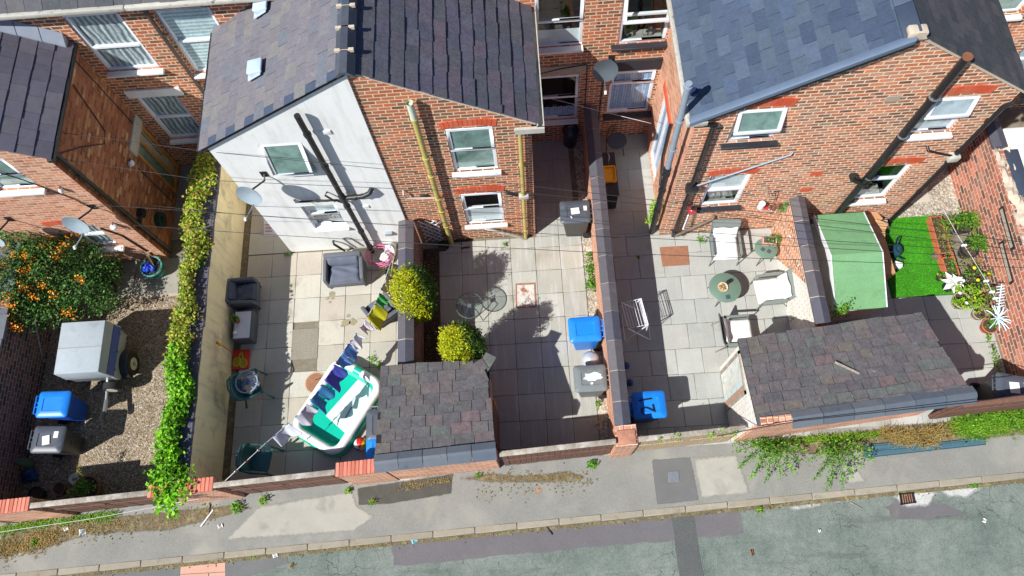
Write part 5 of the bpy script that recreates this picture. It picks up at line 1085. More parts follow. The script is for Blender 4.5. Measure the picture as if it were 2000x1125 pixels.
# --- pool
c0 = at(662, 795, .15); u = (at(695, 722, .2) - at(610, 850, .2)); u.z = 0; u.normalize(); v = Vector((u.y, -u.x, 0))
t = thing('paddling_pool', 'green and white inflatable paddling pool', 'paddling pool', (c0.x, c0.y, 0))
MT['poolg'] = mat('pool_green', sr(6, 182, 154), .05, 4, .3); MT['poolw'] = mat('pool_white', sr(236, 240, 238), .03, 4, .35); MT['poolf'] = mat('pool_floor', sr(206, 226, 222), .04, 5, .5)
HL, HW = 1.03, .72
def poolring(hl, hw, r, z, rc=.3):
    return [tuple(Vector((c0.x, c0.y, z)) + u * x + v * y) for x, y in rrect(-hl, hl, -hw, hw, rc, 7)]
b = MB(); b.tube(poolring(HL - .1, HW - .1, 0, .1, .24), .115, 14, closed=True); b.build('lower_ring', MT['poolg'], t, smooth=True)
b = MB(); b.tube(poolring(HL - .12, HW - .12, 0, .27, .24), .095, 14, closed=True); b.build('upper_ring', MT['poolw'], t, smooth=True)
b = MB(); A_ = poolring(HL - .2, HW - .2, 0, .31, .17); B_ = poolring(HL - .27, HW - .27, 0, .06, .2); n = len(A_); b.add(A_ + B_, [(i, (i + 1) % n, n + (i + 1) % n, n + i) for i in range(n)]); b.build('inner_wall', MT['poolg'], t, smooth='auto')
b = MB(); b.poly(poolring(HL - .2, HW - .2, 0, .05, .2)); b.build('floor_border', MT['poolg'], t)
b = MB(); fq = [at(*q_, .058) for q_ in ((636, 812), (674, 846), (733, 772), (729, 758), (704, 736))]; b.poly([(q_.x, q_.y, .058) for q_ in fq]); b.build('floor', MT['poolf'], t)
k = N('shallow_water'); k.b.inputs['Base Color'].default_value = (.9, 1, 1, 1); k.b.inputs['Transmission Weight'].default_value = 1; k.b.inputs['IOR'].default_value = 1.33; k.b.inputs['Roughness'].default_value = .02; k.bump(k.noise(7, 3), .15, .02)
for pr in ((('poolg', 1), (.27, .2)),):
    for s0, s1 in ((-.25, .25),):
        b = MB(); b.tube([tuple(Vector((c0.x, c0.y, .275)) + u * (HL - .12) + v * y) for y in (-.14, -.05, .05)], .104, 12); b.build('green_panel', MT['poolg'], t, smooth='auto')
a_, e_ = at(675, 816, .07), at(687, 795, .09); b = MB(); b.tube([a_, e_], .012, 7); tag(b.build('pen_toy', PL('toy_blue', (30, 60, 150))), 'thin blue stick toy lying in the paddling pool', 'toy')
# beach ball
c = at(705, 868, .17); t = thing('beach_ball', 'striped beach ball between the pool and the blue bin', 'ball', (c.x, c.y, 0)); 
cols = [PL('ball_yellow', (236, 214, 40)), PL('ball_red', (216, 40, 36)), PL('ball_white', (236, 236, 232)), PL('ball_blue', (30, 60, 180)), PL('ball_orange', (236, 150, 40)), PL('ball_white2', (236, 236, 232))]
Mq = Matrix.Rotation(.8, 3, 'X')
for i in range(6):
    b = MB()
    def sp(a, e): return c + Mq @ (Vector((math.cos(a) * math.cos(e), math.sin(a) * math.cos(e), math.sin(e))) * .16)
    b.grid(lambda uu, vv: sp((i + uu) * math.pi / 3, (vv - .5) * 3.1), 5, 12); b.build('panel', cols[i], t, smooth=True)

# --- rattan seating
def armchair(label, px, py, rot, wd, dp, frame, seat, seatcol, group='rattan garden seats', hh=.72):
    """woven seat with arms and back, faces local -y"""
    t = thing('garden_sofa' if wd > .8 else 'garden_armchair', label, 'sofa' if wd > .8 else 'armchair', (0, 0, 0), group); a = .09; W = wd / 2; D = dp / 2
    b = MB(); b.box(-W, -D, .12, W, D, .34); b.build('base', MT[frame], t, bevel=.03)
    b = MB(); b.hexa([(-W, D - .14, .34), (W, D - .14, .34), (W, D, .34), (-W, D, .34)], [(-W + .03, D - .02, hh), (W - .03, D - .02, hh), (W - .03, D + .09, hh), (-W + .03, D + .09, hh)]); b.build('backrest', MT[frame], t, bevel=.025)
    for s in (-1, 1):
        b = MB(); x0 = s * W - (a if s > 0 else 0); b.hexa([(x0, -D, .34), (x0 + a, -D, .34), (x0 + a, D - .1, .34), (x0, D - .1, .34)], [(x0 - s * -.02, -D + .03, .55), (x0 + a + s * .02, -D + .03, .55), (x0 + a, D - .02, .62), (x0, D - .02, .62)]); b.build('armrest', MT[frame], t, bevel=.02)
    b = MB(); padgrid(b, -W + .1, W - .1, -D + .02, D - .12, .36, .09, .02, 18, int(px)); b.build('seat_cushion', MT[seat], t, smooth=True)
    b = MB(); b.grid(lambda uu, vv: (-W + .11 + (wd - .22) * uu, D - .16 + .12 * vv - .04 * math.sin(vv * 3.1), .42 + .26 * vv + .008 * math.sin(uu * 14)), 14, 6); b.build('back_cushion', MT[seat], t, smooth=True, thick=.04)
    for sx in (-1, 1):
        for sy in (-1, 1): b = MB(); b.box(sx * (W - .05) - .02, sy * (D - .05) - .02, 0, sx * (W - .05) + .02, sy * (D - .05) + .02, .13); b.build('leg', MT['legdark'], t)
    return place(t, at(px, py, .4), rot)
armchair('dark rattan armchair against the cream wall', 476, 572, math.pi / 2 + .05, .66, .62, 'rattan_d', 'cloth_d', None)
armchair('grey rattan two seat sofa against the white rendered house', 673, 530, .02, .95, .6, 'rattan', 'cloth_g', None)
armchair('grey rattan armchair standing askew under the clothes line', 742, 604, -2.55, .68, .58, 'rattan', 'cloth_g', None, hh=.55)
t = thing('side_table', 'rattan side table with a pale top against the cream wall', 'table', at(474, 634)); c = at(473, 634, .42)
b = MB(); b.box(c.x - .23, c.y - .37, .02, c.x + .23, c.y + .37, .4); b.build('woven_base', MT['rattan_d'], t, bevel=.02)
b = MB(); b.box(c.x - .19, c.y - .33, .402, c.x + .19, c.y + .33, .415); b.build('glass_top', mat('pale_glass_top', sr(214, 217, 224), .08, 6, .15), t)
MT['terra'] = mat('terracotta', sr(190, 104, 70), .15, 12, .85); MT['terrad'] = mat('old_terracotta', sr(140, 90, 66), .25, 10, .9); MT['potblack'] = PL('black_pot', (40, 42, 44), .5); MT['teal'] = PL('teal_pot', (70, 160, 150), .4)
def pot(name, label, p, r, h, m, soil='soil', group=None, square=None, z0=0):
    t = thing(name, label, 'plant pot', (p.x, p.y, z0), group)
    c = Vector((p.x, p.y, z0)); b = MB()
    if square:
        lx, ly, a = square; M_ = Matrix.Translation(c) @ Matrix.Rotation(a, 4, 'Z')
        for x0, x1, y0, y1 in ((-lx, lx, -ly, -ly + .025), (-lx, lx, ly - .025, ly), (-lx, -lx + .025, -ly + .025, ly - .025), (lx - .025, lx, -ly + .025, ly - .025)): b.box(x0, y0, 0, x1, y1, h, M_)
        b.box(-lx + .02, -ly + .02, 0, lx - .02, ly - .02, .02, M_); b.build('pot', MT[m], t)
        b = MB(); b.box(-lx + .026, -ly + .026, .03, lx - .026, ly - .026, h - .03, M_); b.build('soil', MT[soil], t)
    else:
        b.lathe(c, [(r * .68, 0), (r * .95, h * .84), (r * 1.03, h * .86), (r * 1.05, h), (r * .93, h), (r * .9, h * .8)], 26); b.build('pot', MT[m], t, smooth='auto')
        b = MB(); b.lathe(c, [(r * .9, h * .5), (r * .91, h * .86), (.001, h * .88)], 20); b.build('soil', MT[soil], t)
    return t
# side table clutter
c = at(464, 627, .42); POT_SIDE = pot('plant_pot', 'small terracotta pot on the rattan side table', c, .085, .15, 'terra', z0=.416)
c = at(460, 651, .43); b = MB(); b.lathe(c, [(.03, -.01), (.05, .02), (.04, .05), (.001, .055)], 12); tag(b.build('cup', MT['upvc'], smooth='auto'), 'small white cup on the rattan side table', 'cup')
# swingball set
t = thing('swing_ball_set', 'red tray with swing ball pole standing beside the cream wall', 'garden game', at(470, 702)); c = at(471, 702, .04); red = PL('toy_red', (214, 54, 30))
b = MB(); b.prism([(c.x + x, c.y + y) for x, y in rrect(-.2, .2, -.24, .24, .05)], .0, .05); b.build('base_tray', red, t, bevel=.012)
pp = at(466, 697, .05); b = MB(); b.tube([(pp.x, pp.y, .05), (pp.x, pp.y, 1.1)], .011, 7); b.build('pole', red, t); b = MB(); b.lathe((pp.x, pp.y, 1.08), [(.001, -.02), (.035, 0), (.05, .06), (.03, .12), (.001, .14)], 12); b.build('spinner', PL('toy_yellow', (236, 190, 40)), t, smooth='auto')
b = MB(); b.lathe((pp.x - .01, pp.y, 1.24), [(.001, -.035), (.03, -.02), (.036, 0), (.03, .02), (.001, .035)], 12); b.build('ball', PL('toy_orange', (240, 110, 40)), t, smooth=True)
MT['lime_p'] = PL('toy_lime', (196, 206, 50))
for bx, by, a, lb in ((463, 707, 1.25, 'left lime green toy bat lying on the red tray'), (475, 709, 1.75, 'right lime green toy bat lying on the red tray')):
    q = at(bx, by, .07); t = thing('toy_bat', lb, 'toy bat', q, 'lime toy bats'); d = Vector((math.cos(a), math.sin(a), 0)); n_ = Vector((-d.y, d.x, 0))
    ring = [q + d * (.11 * math.cos(i * .262)) + n_ * (.088 * math.sin(i * .262)) for i in range(24)]
    b = MB(); b.tube(ring, .01, 6, closed=True); b.tube([q + d * .11, q + d * .26], .014, 6); b.build('hoop', MT['lime_p'], t, smooth=True)
    for i in range(-3, 4):
        b = MB(); w_ = math.sqrt(max(0, 1 - (i / 4.4) ** 2)); b.tube([q + n_ * (i * .02) - d * .105 * w_, q + n_ * (i * .02) + d * .105 * w_], .003, 4)
        b.tube([q + d * (i * .025) - n_ * .08 * w_, q + d * (i * .025) + n_ * .08 * w_], .003, 4); b.build('string', MT['lime_p'], t)
# green plastic chairs
MT['pgreen'] = PL('green_plastic', (52, 98, 96), .4)
def plastic_chair(label, px, py, rot):
    t = thing('plastic_chair', label, 'chair', (0, 0, 0), 'green plastic chairs')
    b = MB(); b.prism(rrect(-.24, .24, -.24, .2, .08), .42, .45); b.build('seat', MT['pgreen'], t, bevel=.01)
    b = MB(); b.grid(lambda u_, v_: ((-.27 + .54 * u_), .2 + .1 * v_ + .06 * math.cos((u_ - .5) * 3) - .06, .45 + .4 * v_), 10, 6); b.build('backrest', MT['pgreen'], t, smooth=True, thick=.02)
    b = MB(); b.tube([(-.29, -.26, .63), (-.31, .05, .66), (-.29, .26, .74), (-.2, .32, .86), (0, .35, .88), (.2, .32, .86), (.29, .26, .74), (.31, .05, .66), (.29, -.26, .63)], .026, 8); b.build('arm_rail', MT['pgreen'], t, smooth=True)
    for sx in (-1, 1):
        b = MB(); b.tube([(sx * .24, -.22, .43), (sx * .29, -.27, .62), (sx * .3, -.32, 0)], .024, 6); b.build('leg', MT['pgreen'], t, smooth='auto'); b = MB(); b.tube([(sx * .22, .18, .43), (sx * .27, .34, 0)], .024, 6); b.build('leg', MT['pgreen'], t, smooth='auto')
    return place(t, at(px, py, .5), rot)
plastic_chair('green plastic chair holding a laundry basket', 487, 755, math.pi / 2 + .35)
plastic_chair('empty green plastic chair by the boarded gates', 506, 898, math.pi / 2 - .15)
c = at(488, 750, .52); t = thing('laundry_basket', 'pale blue laundry basket of washing on a green plastic chair', 'basket', (c.x, c.y, .46)); mb_ = PL('basket_blue', (150, 168, 190), .5)
b = MB(); c = Vector((c.x, c.y, .46)); b.lathe(c, [(.15, 0), (.16, .005), (.2, .05), (.19, .05), (.15, .012), (.001, .01)], 28)
for i in range(34):
    a = 2 * math.pi * i / 34; b.tube([c + Vector((math.cos(a) * .2, math.sin(a) * .2, .04)), c + Vector((math.cos(a) * .245, math.sin(a) * .245, .25))], .007, 4, False)
b.tube([c + Vector((math.cos(a) * .25, math.sin(a) * .25, .26)) for a in (2 * math.pi * i / 28 for i in range(28))], .016, 6, closed=True); b.build('basket', mb_, t, smooth='auto')
def crumple(name, label, c, r, h, m, seed, parent=None, sx=1.0):
    rd = random.Random(seed); b = MB(); ph = [rd.uniform(0, 6) for _ in range(6)]
    def fn(u_, v_):
        a = u_ * 2 * math.pi; rr = r * math.sin(v_ * 1.57) * (1 + .22 * math.sin(3 * a + ph[0]) + .12 * math.sin(7 * a + ph[1] + 4 * v_)); return (c.x + math.cos(a) * rr * sx, c.y + math.sin(a) * rr, c.z + h * math.cos(v_ * 1.57) * (1 + .3 * math.sin(5 * a + ph[2] + v_ * 6)) + .02 * math.sin(9 * a + ph[3]))
    b.grid(fn, 30, 9); o = b.build(name, m, parent, smooth=True); 
    if label: tag(o, label, 'cloth')
    return o
for i, (dx, dy, col) in enumerate(((.08, .1, (226, 226, 224)), (.12, -.04, (206, 210, 214)), (.02, -.12, (230, 214, 170)), (-.02, .02, (150, 160, 180)))):
    m_ = mat('washing_%s' % ('white', 'grey', 'cream', 'blue')[i], sr(*col), .08, 9, .9); crumple('washing', ('white washing heaped in the laundry basket', 'light grey washing in the laundry basket', 'cream washing in the laundry basket', 'bluish washing at the bottom of the laundry basket')[i], c + Vector((dx, dy, .1)), .11, .13, m_, i)
# --- clothes line
P0, P1 = at(430, 948, 1.72), Vector((-2.93, 7.3, 1.75))
def lp(s):
    p = P0.lerp(P1, s); p.z -= 1.5 * s * (1 - s) * 1.0; return p
# keep the line over the photographed course
LPX = [(430, 948, 1.7), (512, 872, 1.5), (552, 837, 1.4), (586, 806, 1.36), (617, 768, 1.34), (646, 724, 1.34), (672, 683, 1.36), (704, 640, 1.4), (730, 598, 1.48), (752, 545, 1.58), (768, 500, 1.66)]
LP = [at(*q) for q in LPX]
b = MB(); b.tube(LP, .007, 5); tag(b.build('clothes_line', MT['cablew'], smooth=True), 'washing line slanting from the street gates over the paddling pool', 'clothes line')
def lpos(s):
    f = s * (len(LP) - 1); i = min(len(LP) - 2, int(f)); return LP[i].lerp(LP[i + 1], f - i)
def garment(name, label, s0, s1, L, m, seed, flare=1.0, legs=False, wind=.25, group=None):
    """cloth pegged along the line from s0 to s1, blowing a little; real folds"""
    rd = random.Random(seed); a, e = lpos(s0), lpos(s1); d = (e - a); d.z = 0; nrm = Vector((d.y, -d.x, 0)).normalized(); ph = [rd.uniform(0, 6) for _ in range(4)]
    t = thing(name, label, 'clothes', a, group or 'washing pegged on the line')
    def fn(u_, v_):
        p = lpos(s0 + (s1 - s0) * u_); x = (u_ - .5) * d.length * (flare - 1) * v_
        f = .04 * (.3 + v_) * math.sin(u_ * 8 + ph[0]) + .012 * v_ * math.sin(u_ * 19 + ph[1] + v_ * 3) + wind * v_ * L * (1 + .25 * math.sin(u_ * 3 + ph[2])); v_ = v_ * (1 - .22 * abs(2 * u_ - 1) ** 4); drop = L * v_ * (.85 - .08 * math.sin(u_ * 4 + ph[3]) ** 2)
        return tuple(p + d.normalized() * x + nrm * f + Vector((0, 0, -drop - .025 * math.sin(u_ * 3.14) * (1 - v_))))
    if legs:
        for k, (q0, q1) in enumerate(((0, .5), (.5, 1))):
            b = MB(); b.grid(lambda u_, v_: fn(q0 + (q1 - q0) * (u_ if v_ < .4 else .08 + .84 * u_), v_), 12, 14); b.build('leg_panel', m, t, smooth=True, thick=.008)
    else:
        b = MB(); b.grid(fn, 24, 14); b.build('fabric', m, t, smooth=True, thick=.006)
    for s in (s0 + (s1 - s0) * .08, s0 + (s1 - s0) * .92):
        p = lpos(s); b = MB(); b.box(p.x - .008, p.y - .008, p.z - .05, p.x + .008, p.y + .008, p.z + .035); b.build('peg', rd.choice(PEGS), t)
    return t
PEGS = [PL('peg_red', (210, 60, 50)), PL('peg_turquoise', (60, 190, 190)), PL('peg_white', (230, 230, 230)), PL('peg_blue', (60, 100, 200))]
CL = lambda n, c: mat(n, sr(*c), .1, 7, .92)
den = CL('denim_blue', (84, 134, 204)); nav = CL('navy_cotton', (74, 82, 186)); prim = CL('petrol_blue', (60, 134, 188))
garment('towel', 'white and grey towel at the low end of the line', .15, .235, .4, CL('towel_white', (214, 220, 228)), 1, 1.15, wind=.5)
garment('shirt', 'small pale grey top pegged over the pool corner', .27, .345, .42, CL('pale_grey', (192, 192, 204)), 2, 1.2, wind=.4)
garment('shorts', 'petrol blue shorts pegged over the pool', .36, .44, .5, prim, 3, 1.35, legs=True, wind=.5)
garment('shirt', 'navy blue top pegged over the pool', .455, .53, .5, nav, 4, 1.2, wind=.5)
garment('jeans', 'denim blue jeans pegged above the pool edge', .535, .63, .5, den, 5, 1.0, legs=True, wind=.35)
garment('cloth', 'thin white cloth pegged next to the jeans', .635, .675, .36, CL('thin_white', (222, 224, 230)), 6, 1.5, wind=.5)
garment('vest', 'small pinkish white vest on the line', .695, .735, .36, CL('pink_white', (224, 210, 214)), 7, wind=.4)
garment('shirt', 'yellow green shirt hanging over the askew rattan armchair', .745, .81, .5, CL('yellow_green', (190, 186, 30)), 8, 1.3, wind=.45)
garment('shirt', 'green and lime striped top hanging over the askew armchair', .815, .85, .34, CL('bright_green', (70, 170, 90)), 9, 1.2, wind=.4)
garment('trousers', 'cream trousers hanging near the high end of the line', .86, .92, .6, CL('cream_cotton', (214, 204, 184)), 10, .8, legs=True, wind=.3)
for i, s in enumerate((.035, .06, .09, .115)):
    p = lpos(s); b = MB(); b.box(p.x - .01, p.y - .01, p.z - .07, p.x + .01, p.y + .01, p.z + .03)
    tag(b.build('clothes_peg', PEGS[(2, 0, 2, 1)[i]]), ('lowest whitish peg on the bare end of the line', 'red peg on the bare end of the line', 'pale peg between the red and turquoise pegs', 'turquoise peg on the bare end of the line')[i], 'clothes peg', 'clothes pegs on the bare line')
# hose, bags, pot by the short wall
c = at(742, 502, .1)
b = MB(); rd = random.Random(4); pts = []
for i in range(70):
    a = i * .42; r_ = .3 + .03 * math.sin(i * .3); pts.append((c.x + math.cos(a) * r_, c.y + math.sin(a) * r_ * .85, .04 + .012 * i * .3))
pts += [(c.x + .3, c.y - .25, .1), (c.x + .45, c.y - .42, .03)]
b.tube(pts, .014, 6); tag(b.build('garden_hose', PL('hose_pink', (206, 110, 150)), smooth=True), 'coiled pink garden hose by the short coped wall', 'hose')
b = MB(); b.tube([at(735, 515, .03), at(742, 530, .05), at(732, 545, .03), at(752, 520, .06)], .009, 5); tag(b.build('thin_hose', PL('hose_yellow', (206, 190, 60)), smooth=True), 'thin yellow hose beside the pink one', 'hose')
crumple('plastic_bag', 'white plastic bag behind the black tub', at(757, 502, .05), .17, .2, MT['label'], 5); crumple('plastic_bag', 'crumpled clear bag against the short wall', at(765, 487, .1), .14, .22, MT['upvc'], 6)
BIGPOT = pot('plant_tub', 'large black tub at the foot of the short coped wall', at(771, 537, .1), .2, .3, 'potblack')
b = MB(); b.tube([at(764, 535, .34), at(766, 520, .6), at(772, 490, 1.2), at(770, 486, 1.5)], .01, 5); tag(b.build('rope', mat('rope', sr(190, 160, 130), .15, 20, .95), smooth=True), 'frayed rope hanging by the black tub', 'rope')
# board beside the house
b = MB(); p = [at(516, 462, .02), at(553, 462, .02), at(540, 425, .3), at(516, 425, .3)]; b.hexa(p, [q + Vector((0, .02, .03)) for q in p]); t = thing('cardboard_sheet', 'white printed board leaning in the passage by the white house', 'board', p[0])
b.build('board', mat('white_card', sr(222, 218, 224), .05, 8, .8), t)
b = MB(); n_ = (p[1] - p[0]).cross(p[3] - p[0]).normalized(); n_ = n_ if n_.z > 0 else -n_
for i in range(3):
    q0 = p[0].lerp(p[3], .3 + .17 * i).lerp(p[1].lerp(p[2], .3 + .17 * i), .1) + n_ * .04; q1 = p[0].lerp(p[3], .3 + .17 * i).lerp(p[1].lerp(p[2], .3 + .17 * i), .5) + n_ * .04; b.tube([q0, q1], .012, 4)
b.build('print', PL('print_red', (196, 90, 90)), t)

# --- trailer
MT['canvas'] = mat('grey_canvas', sr(160, 170, 175), .1, 2.2, .8, bump=.5, bscale=6, stain=(sr(132, 140, 142), 3, .55, .8)); MT['canvas_s'] = mat('canvas_side', sr(150, 148, 140), .06, 5, .85)
t = thing('box_trailer', 'small box trailer under a grey canvas cover on the gravel', 'trailer', (-10.2, 5.2, 0))
x0, x1, y0, y1 = -10.72, -9.68, 4.58, 5.78
b = MB(); b.box(x0 + .02, y0 + .02, .42, x1 - .02, y1 - .02, .82); b.build('body', MT['zinc'], t, bevel=.01)
b = MB(); b.hexa([(x0 - .01, y0 - .01, .74), (x1 + .06, y0 - .01, .74), (x1 + .06, y1 + .01, .74), (x0 - .01, y1 + .01, .74)], [(x0, y0, 1.22), (x1 - .03, y0, 1.22), (x1 - .03, y1, 1.25), (x0, y1, 1.25)]); b.build('canvas_cover', MT['canvas'], t, bevel=.012)
b = MB(); b.hexa([(x0 + .01, 5.16, 1.236), (x1 - .035, 5.16, 1.236), (x1 - .035, 5.18, 1.237), (x0 + .01, 5.18, 1.237)], [(x0 + .01, 5.16, 1.242), (x1 - .035, 5.16, 1.242), (x1 - .035, 5.18, 1.243), (x0 + .01, 5.18, 1.243)]); b.build('cover_seam', MT['canvas_s'], t)
for yy in (4.75, 5.17, 5.6): b = MB(); b.box(x1 + .05, yy - .015, .72, x1 + .068, yy + .015, .8); b.build('strap', MT['blackp'], t)
b = MB(); b.hexa([(x1 + .058, y0 + .02, .76), (x1 + .07, y0 + .02, .76), (x1 + .07, y1 - .03, .76), (x1 + .058, y1 - .03, .76)], [(x1 + .02, y0 + .02, .98), (x1 + .032, y0 + .02, .98), (x1 + .032, y1 - .03, .98), (x1 + .02, y1 - .03, .98)]); b.build('blue_stripe', PL('stripe_blue', (50, 80, 160)), t)
b = MB(); b.box(x1 - .02, y0 - .01, .44, x1 + .05, y1 - .1, .73); b.build('side_panel', MT['lead'], t, bevel=.01)
for s, xx in ((1, x1 + .12), (-1, x0 - .12)):
    b = MB(); yc = 5.0; b.tube([(xx - s * .06, yc, .27), (xx + s * .09, yc, .27)], .27, 22); wh = b.build('wheel', MT['rubber'], t, smooth='auto', bevel=.0); b = MB(); b.tube([(xx + s * .085, yc, .27), (xx + s * .097, yc, .27)], .15, 18); b.build('rim', MT['gutw'], wh); b = MB(); b.tube([(xx + s * .09, yc, .27), (xx + s * .11, yc, .27)], .05, 10); b.build('hub', MT['zinc'], wh)
    b = MB(); b.grid(lambda u_, v_: (xx - s * .08 + s * .2 * u_, yc + math.cos(v_ * math.pi) * .36, .27 + math.sin(v_ * math.pi) * .34), 3, 12); b.build('mudguard', PL('mudguard_black', (44, 50, 56)), t, smooth='auto', thick=.012)
b = MB(); b.tube([(-9.95, y0 + .05, .42), (-9.92, y0 - .5, .4)], .035, 6); b.tube([(-9.92, y0 - .45, .4), (-9.9, y0 - .82, .44)], .045, 8); b.build('drawbar', MT['zinc'], t)
b = MB(); b.tube([(-9.9, y0 - .75, .46), (-9.9, y0 - .95, .5)], .06, 8); b.build('coupling', MT['blackp'], t)
b = MB(); b.tube([(-9.76, y0 - .1, .5), (-9.76, y0 - .25, .5)], .2, 18); sw = b.build('spare_wheel', MT['rubber'], t, smooth='auto'); b = MB(); b.tube([(-9.76, y0 - .24, .5), (-9.76, y0 - .26, .5)], .12, 16); b.build('rim', MT['gutw'], sw)
# garden fork by the shrub
a_, e_ = at(68, 627, 1.3), at(83, 703, .25); t = thing('garden_rake', 'long handled garden rake leaning by the shaded wall', 'rake', (e_.x, e_.y, 0)); b = MB(); b.tube([a_, e_], .015, 6); b.build('handle', MT['timber_gr'], t); b = MB(); b.tube([e_ + Vector((-.12, 0, 0)), e_ + Vector((.16, 0, 0))], .012, 5); b.build('head', MT['zinc'], t)
for i in range(6): b = MB(); q = e_ + Vector((-.1 + .05 * i, 0, 0)); b.tube([q, q + Vector((0, -.03, -.1))], .006, 4); b.build('tine', MT['zinc'], t)
# dark corner clutter of the gravel yard
TP = pot('plant_pot', 'large terracotta pot of fern in the shaded gravel yard corner', at(172, 957, .25), .3, .34, 'terrad')
b = MB(); c = at(152, 935, .12); b.lathe(c, [(.001, -.06), (.1, -.05), (.2, .0), (.21, .02), (.19, .015), (.1, -.03), (.001, -.04)], 20, Matrix.Rotation(.5, 3, 'X'), 1, .7); tag(b.build('basin', MT['label'], smooth='auto'), 'old white oval basin beside the fern pot', 'basin')
pot('bucket', 'dark round bucket at the foot of the gates', at(72, 965, .2), .16, .26, 'potblack')
crumple('garden_sack', 'green and white garden sack below the charcoal bin', at(47, 908, .05), .2, .34, mat('sack_green', sr(96, 120, 84), .3, 8, .8), 8); crumple('plastic_bag', 'blue carrier bag in the dark gravel yard corner', at(62, 930, .03), .16, .16, mat('bag_blue', sr(40, 70, 120), .2, 8, .6), 9)
pot('plant_pot', 'brown flowerpot lying near the fern pot', at(120, 955, .1), .14, .2, 'terrad')
t = pot('plant_tub', 'round teal tub filled with blue rubbish in the left yard', at(299, 524, .25), .26, .36, 'teal', soil='potblack')
q = Vector(t.location) + Vector((0, 0, .33)); crumple('plastic_bag', 'bright blue plastic bag stuffed in the teal tub', q + Vector((-.05, .0, .0)), .15, .12, mat('bag_bright_blue', sr(36, 70, 190), .25, 9, .4), 11); crumple('plastic_bag', 'dark plastic bag at the back of the teal tub', q + Vector((-.06, .15, .0)), .13, .14, MT['blackp'], 12)
b = MB()
for i in range(5): b.tube([q + Vector((.08, 0, 0)), q + Vector((.1 + .03 * i, .1 + .05 * math.sin(i), .45 + .06 * i)), q + Vector((.18 + .04 * i, .12, .5 + .05 * i))], .006, 4)
tag(b.build('dead_plant', mat('straw', sr(190, 170, 130), .2, 9, .95)), 'dry pale stems sticking out of the teal tub', 'dead plant')
pot('plant_pot', 'black pot in the shade under the berried shrub', at(222, 525, .2), .2, .3, 'potblack'); pot('plant_pot', 'second black pot nearer the trailer under the shrub', at(213, 560, .2), .16, .24, 'potblack')
# side wall fittings
def lamp(label, p, r=.07):
    t = thing('wall_lamp', label, 'lamp', p, 'outdoor wall lamps'); b = MB(); b.lathe(p, [(.001, -.05), (r, -.03), (r * 1.1, .02), (r * .6, .06), (.001, .07)], 14); b.build('globe', MT['upvc'], t, smooth='auto'); b = MB(); b.tube([p + Vector((0, 0, .05)), p + Vector((0, .08, .08))], .02, 6); b.build('bracket', MT['blackp'], t)
lamp('white globe lamp on the brown side wall', Vector((-9.02, 9.2, 2.3))); lamp('cream globe lamp on the left house gable', Vector((-9.35, YG - .08, 2.05))); lamp('small white lamp high on the left house gable', Vector((-9.5, YG - .06, 3.75)), .045)
t = thing('hose_reel', 'round dark green hose reel on the brown side wall', 'hose reel', (-9.0, 8.5, .75)); b = MB(); b.tube([(-9.07, 8.5, .75), (-8.95, 8.5, .75)], .2, 22); b.build('drum', PL('reel_green', (30, 60, 52)), t, smooth='auto'); b = MB(); b.tube([(-8.95, 8.5, .75), (-8.92, 8.5, .75)], .1, 14); b.build('hub', MT['blackp'], t)
# trellis
t = thing('trellis', 'white diamond trellis leaning on the brick wall by the soil pipe', 'trellis', (-2.2, YG - .1, 0))
for i in range(7):
    for s in (1, -1):
        xa, xb = -2.6 + i * .17 - .45, -2.6 + i * .17 + .45; za, zb = (.15, 1.3) if s > 0 else (1.3, .15)
        def cl(x, z, x2, z2):
            out = []
            for k2 in range(11):
                f = k2 / 10; xx = x + (x2 - x) * f
                if -2.58 < xx < -2.02: out.append((xx, YG - .06 - .012 * (s > 0), z + (z2 - z) * f))
            return out
        q = cl(xa, za, xb, zb)
        if len(q) > 1: b = MB(); b.tube([q[0], q[-1]], .012, 4); b.build('lath', MT['upvc'], t)
# yard C bits
c = at(1153, 702, .5); t = thing('kettle_barbecue', 'kettle barbecue with silver dome lid between two bins', 'barbecue', (c.x, c.y, 0))
b = MB(); b.lathe((c.x, c.y, .45), [(.2, 0), (.19, .08), (.12, .15), (.001, .17)], 22); b.build('dome_lid', mat('silver_lid', sr(200, 204, 204), .1, 8, .35, metal=.3), t, smooth='auto'); b = MB(); b.lathe((c.x, c.y, .45), [(.001, -.15), (.12, -.12), (.2, -.01)], 22); b.build('bowl', MT['blackp'], t, smooth='auto')
for i in range(3): a = i * 2.09; b = MB(); b.tube([(c.x + math.cos(a) * .1, c.y + math.sin(a) * .1, .33), (c.x + math.cos(a) * .2, c.y + math.sin(a) * .2, 0)], .012, 6); b.build('leg', MT['blackp'], t)
c = at(1114, 262, .4); t = thing('garden_incinerator', 'dark covered barbecue in the shaded passage behind the brick house', 'barbecue', (c.x, c.y, 0)); b = MB(); b.lathe((c.x, c.y, 0), [(.17, 0), (.19, .55), (.21, .6), (.18, .68), (.08, .74), (.001, .75)], 20); b.build('drum', PL('dark_navy', (40, 46, 62), .35), t, smooth='auto'); b = MB(); b.tube([(c.x - .07, c.y, .74), (c.x, c.y - .02, .8), (c.x + .07, c.y, .74)], .012, 6); b.build('handle', MT['zinc'], t)
b = MB(); b.tube([at(1160, 832, .05), at(1197, 813, .4)], .014, 6); tag(b.build('broom_handle', MT['timber_gr']), 'pale stick leaning on the coped wall near the gates', 'stick')
b = MB(); M_ = Matrix.Translation(at(963, 796, .25)) @ Matrix.Rotation(.4, 4, 'Y'); b.box(-.05, -.12, -.2, .05, .12, .12, M_); tag(b.build('crate', PL('amber_plastic', (214, 140, 40)), bevel=.01), 'amber plastic box beside the small outhouse', 'box')
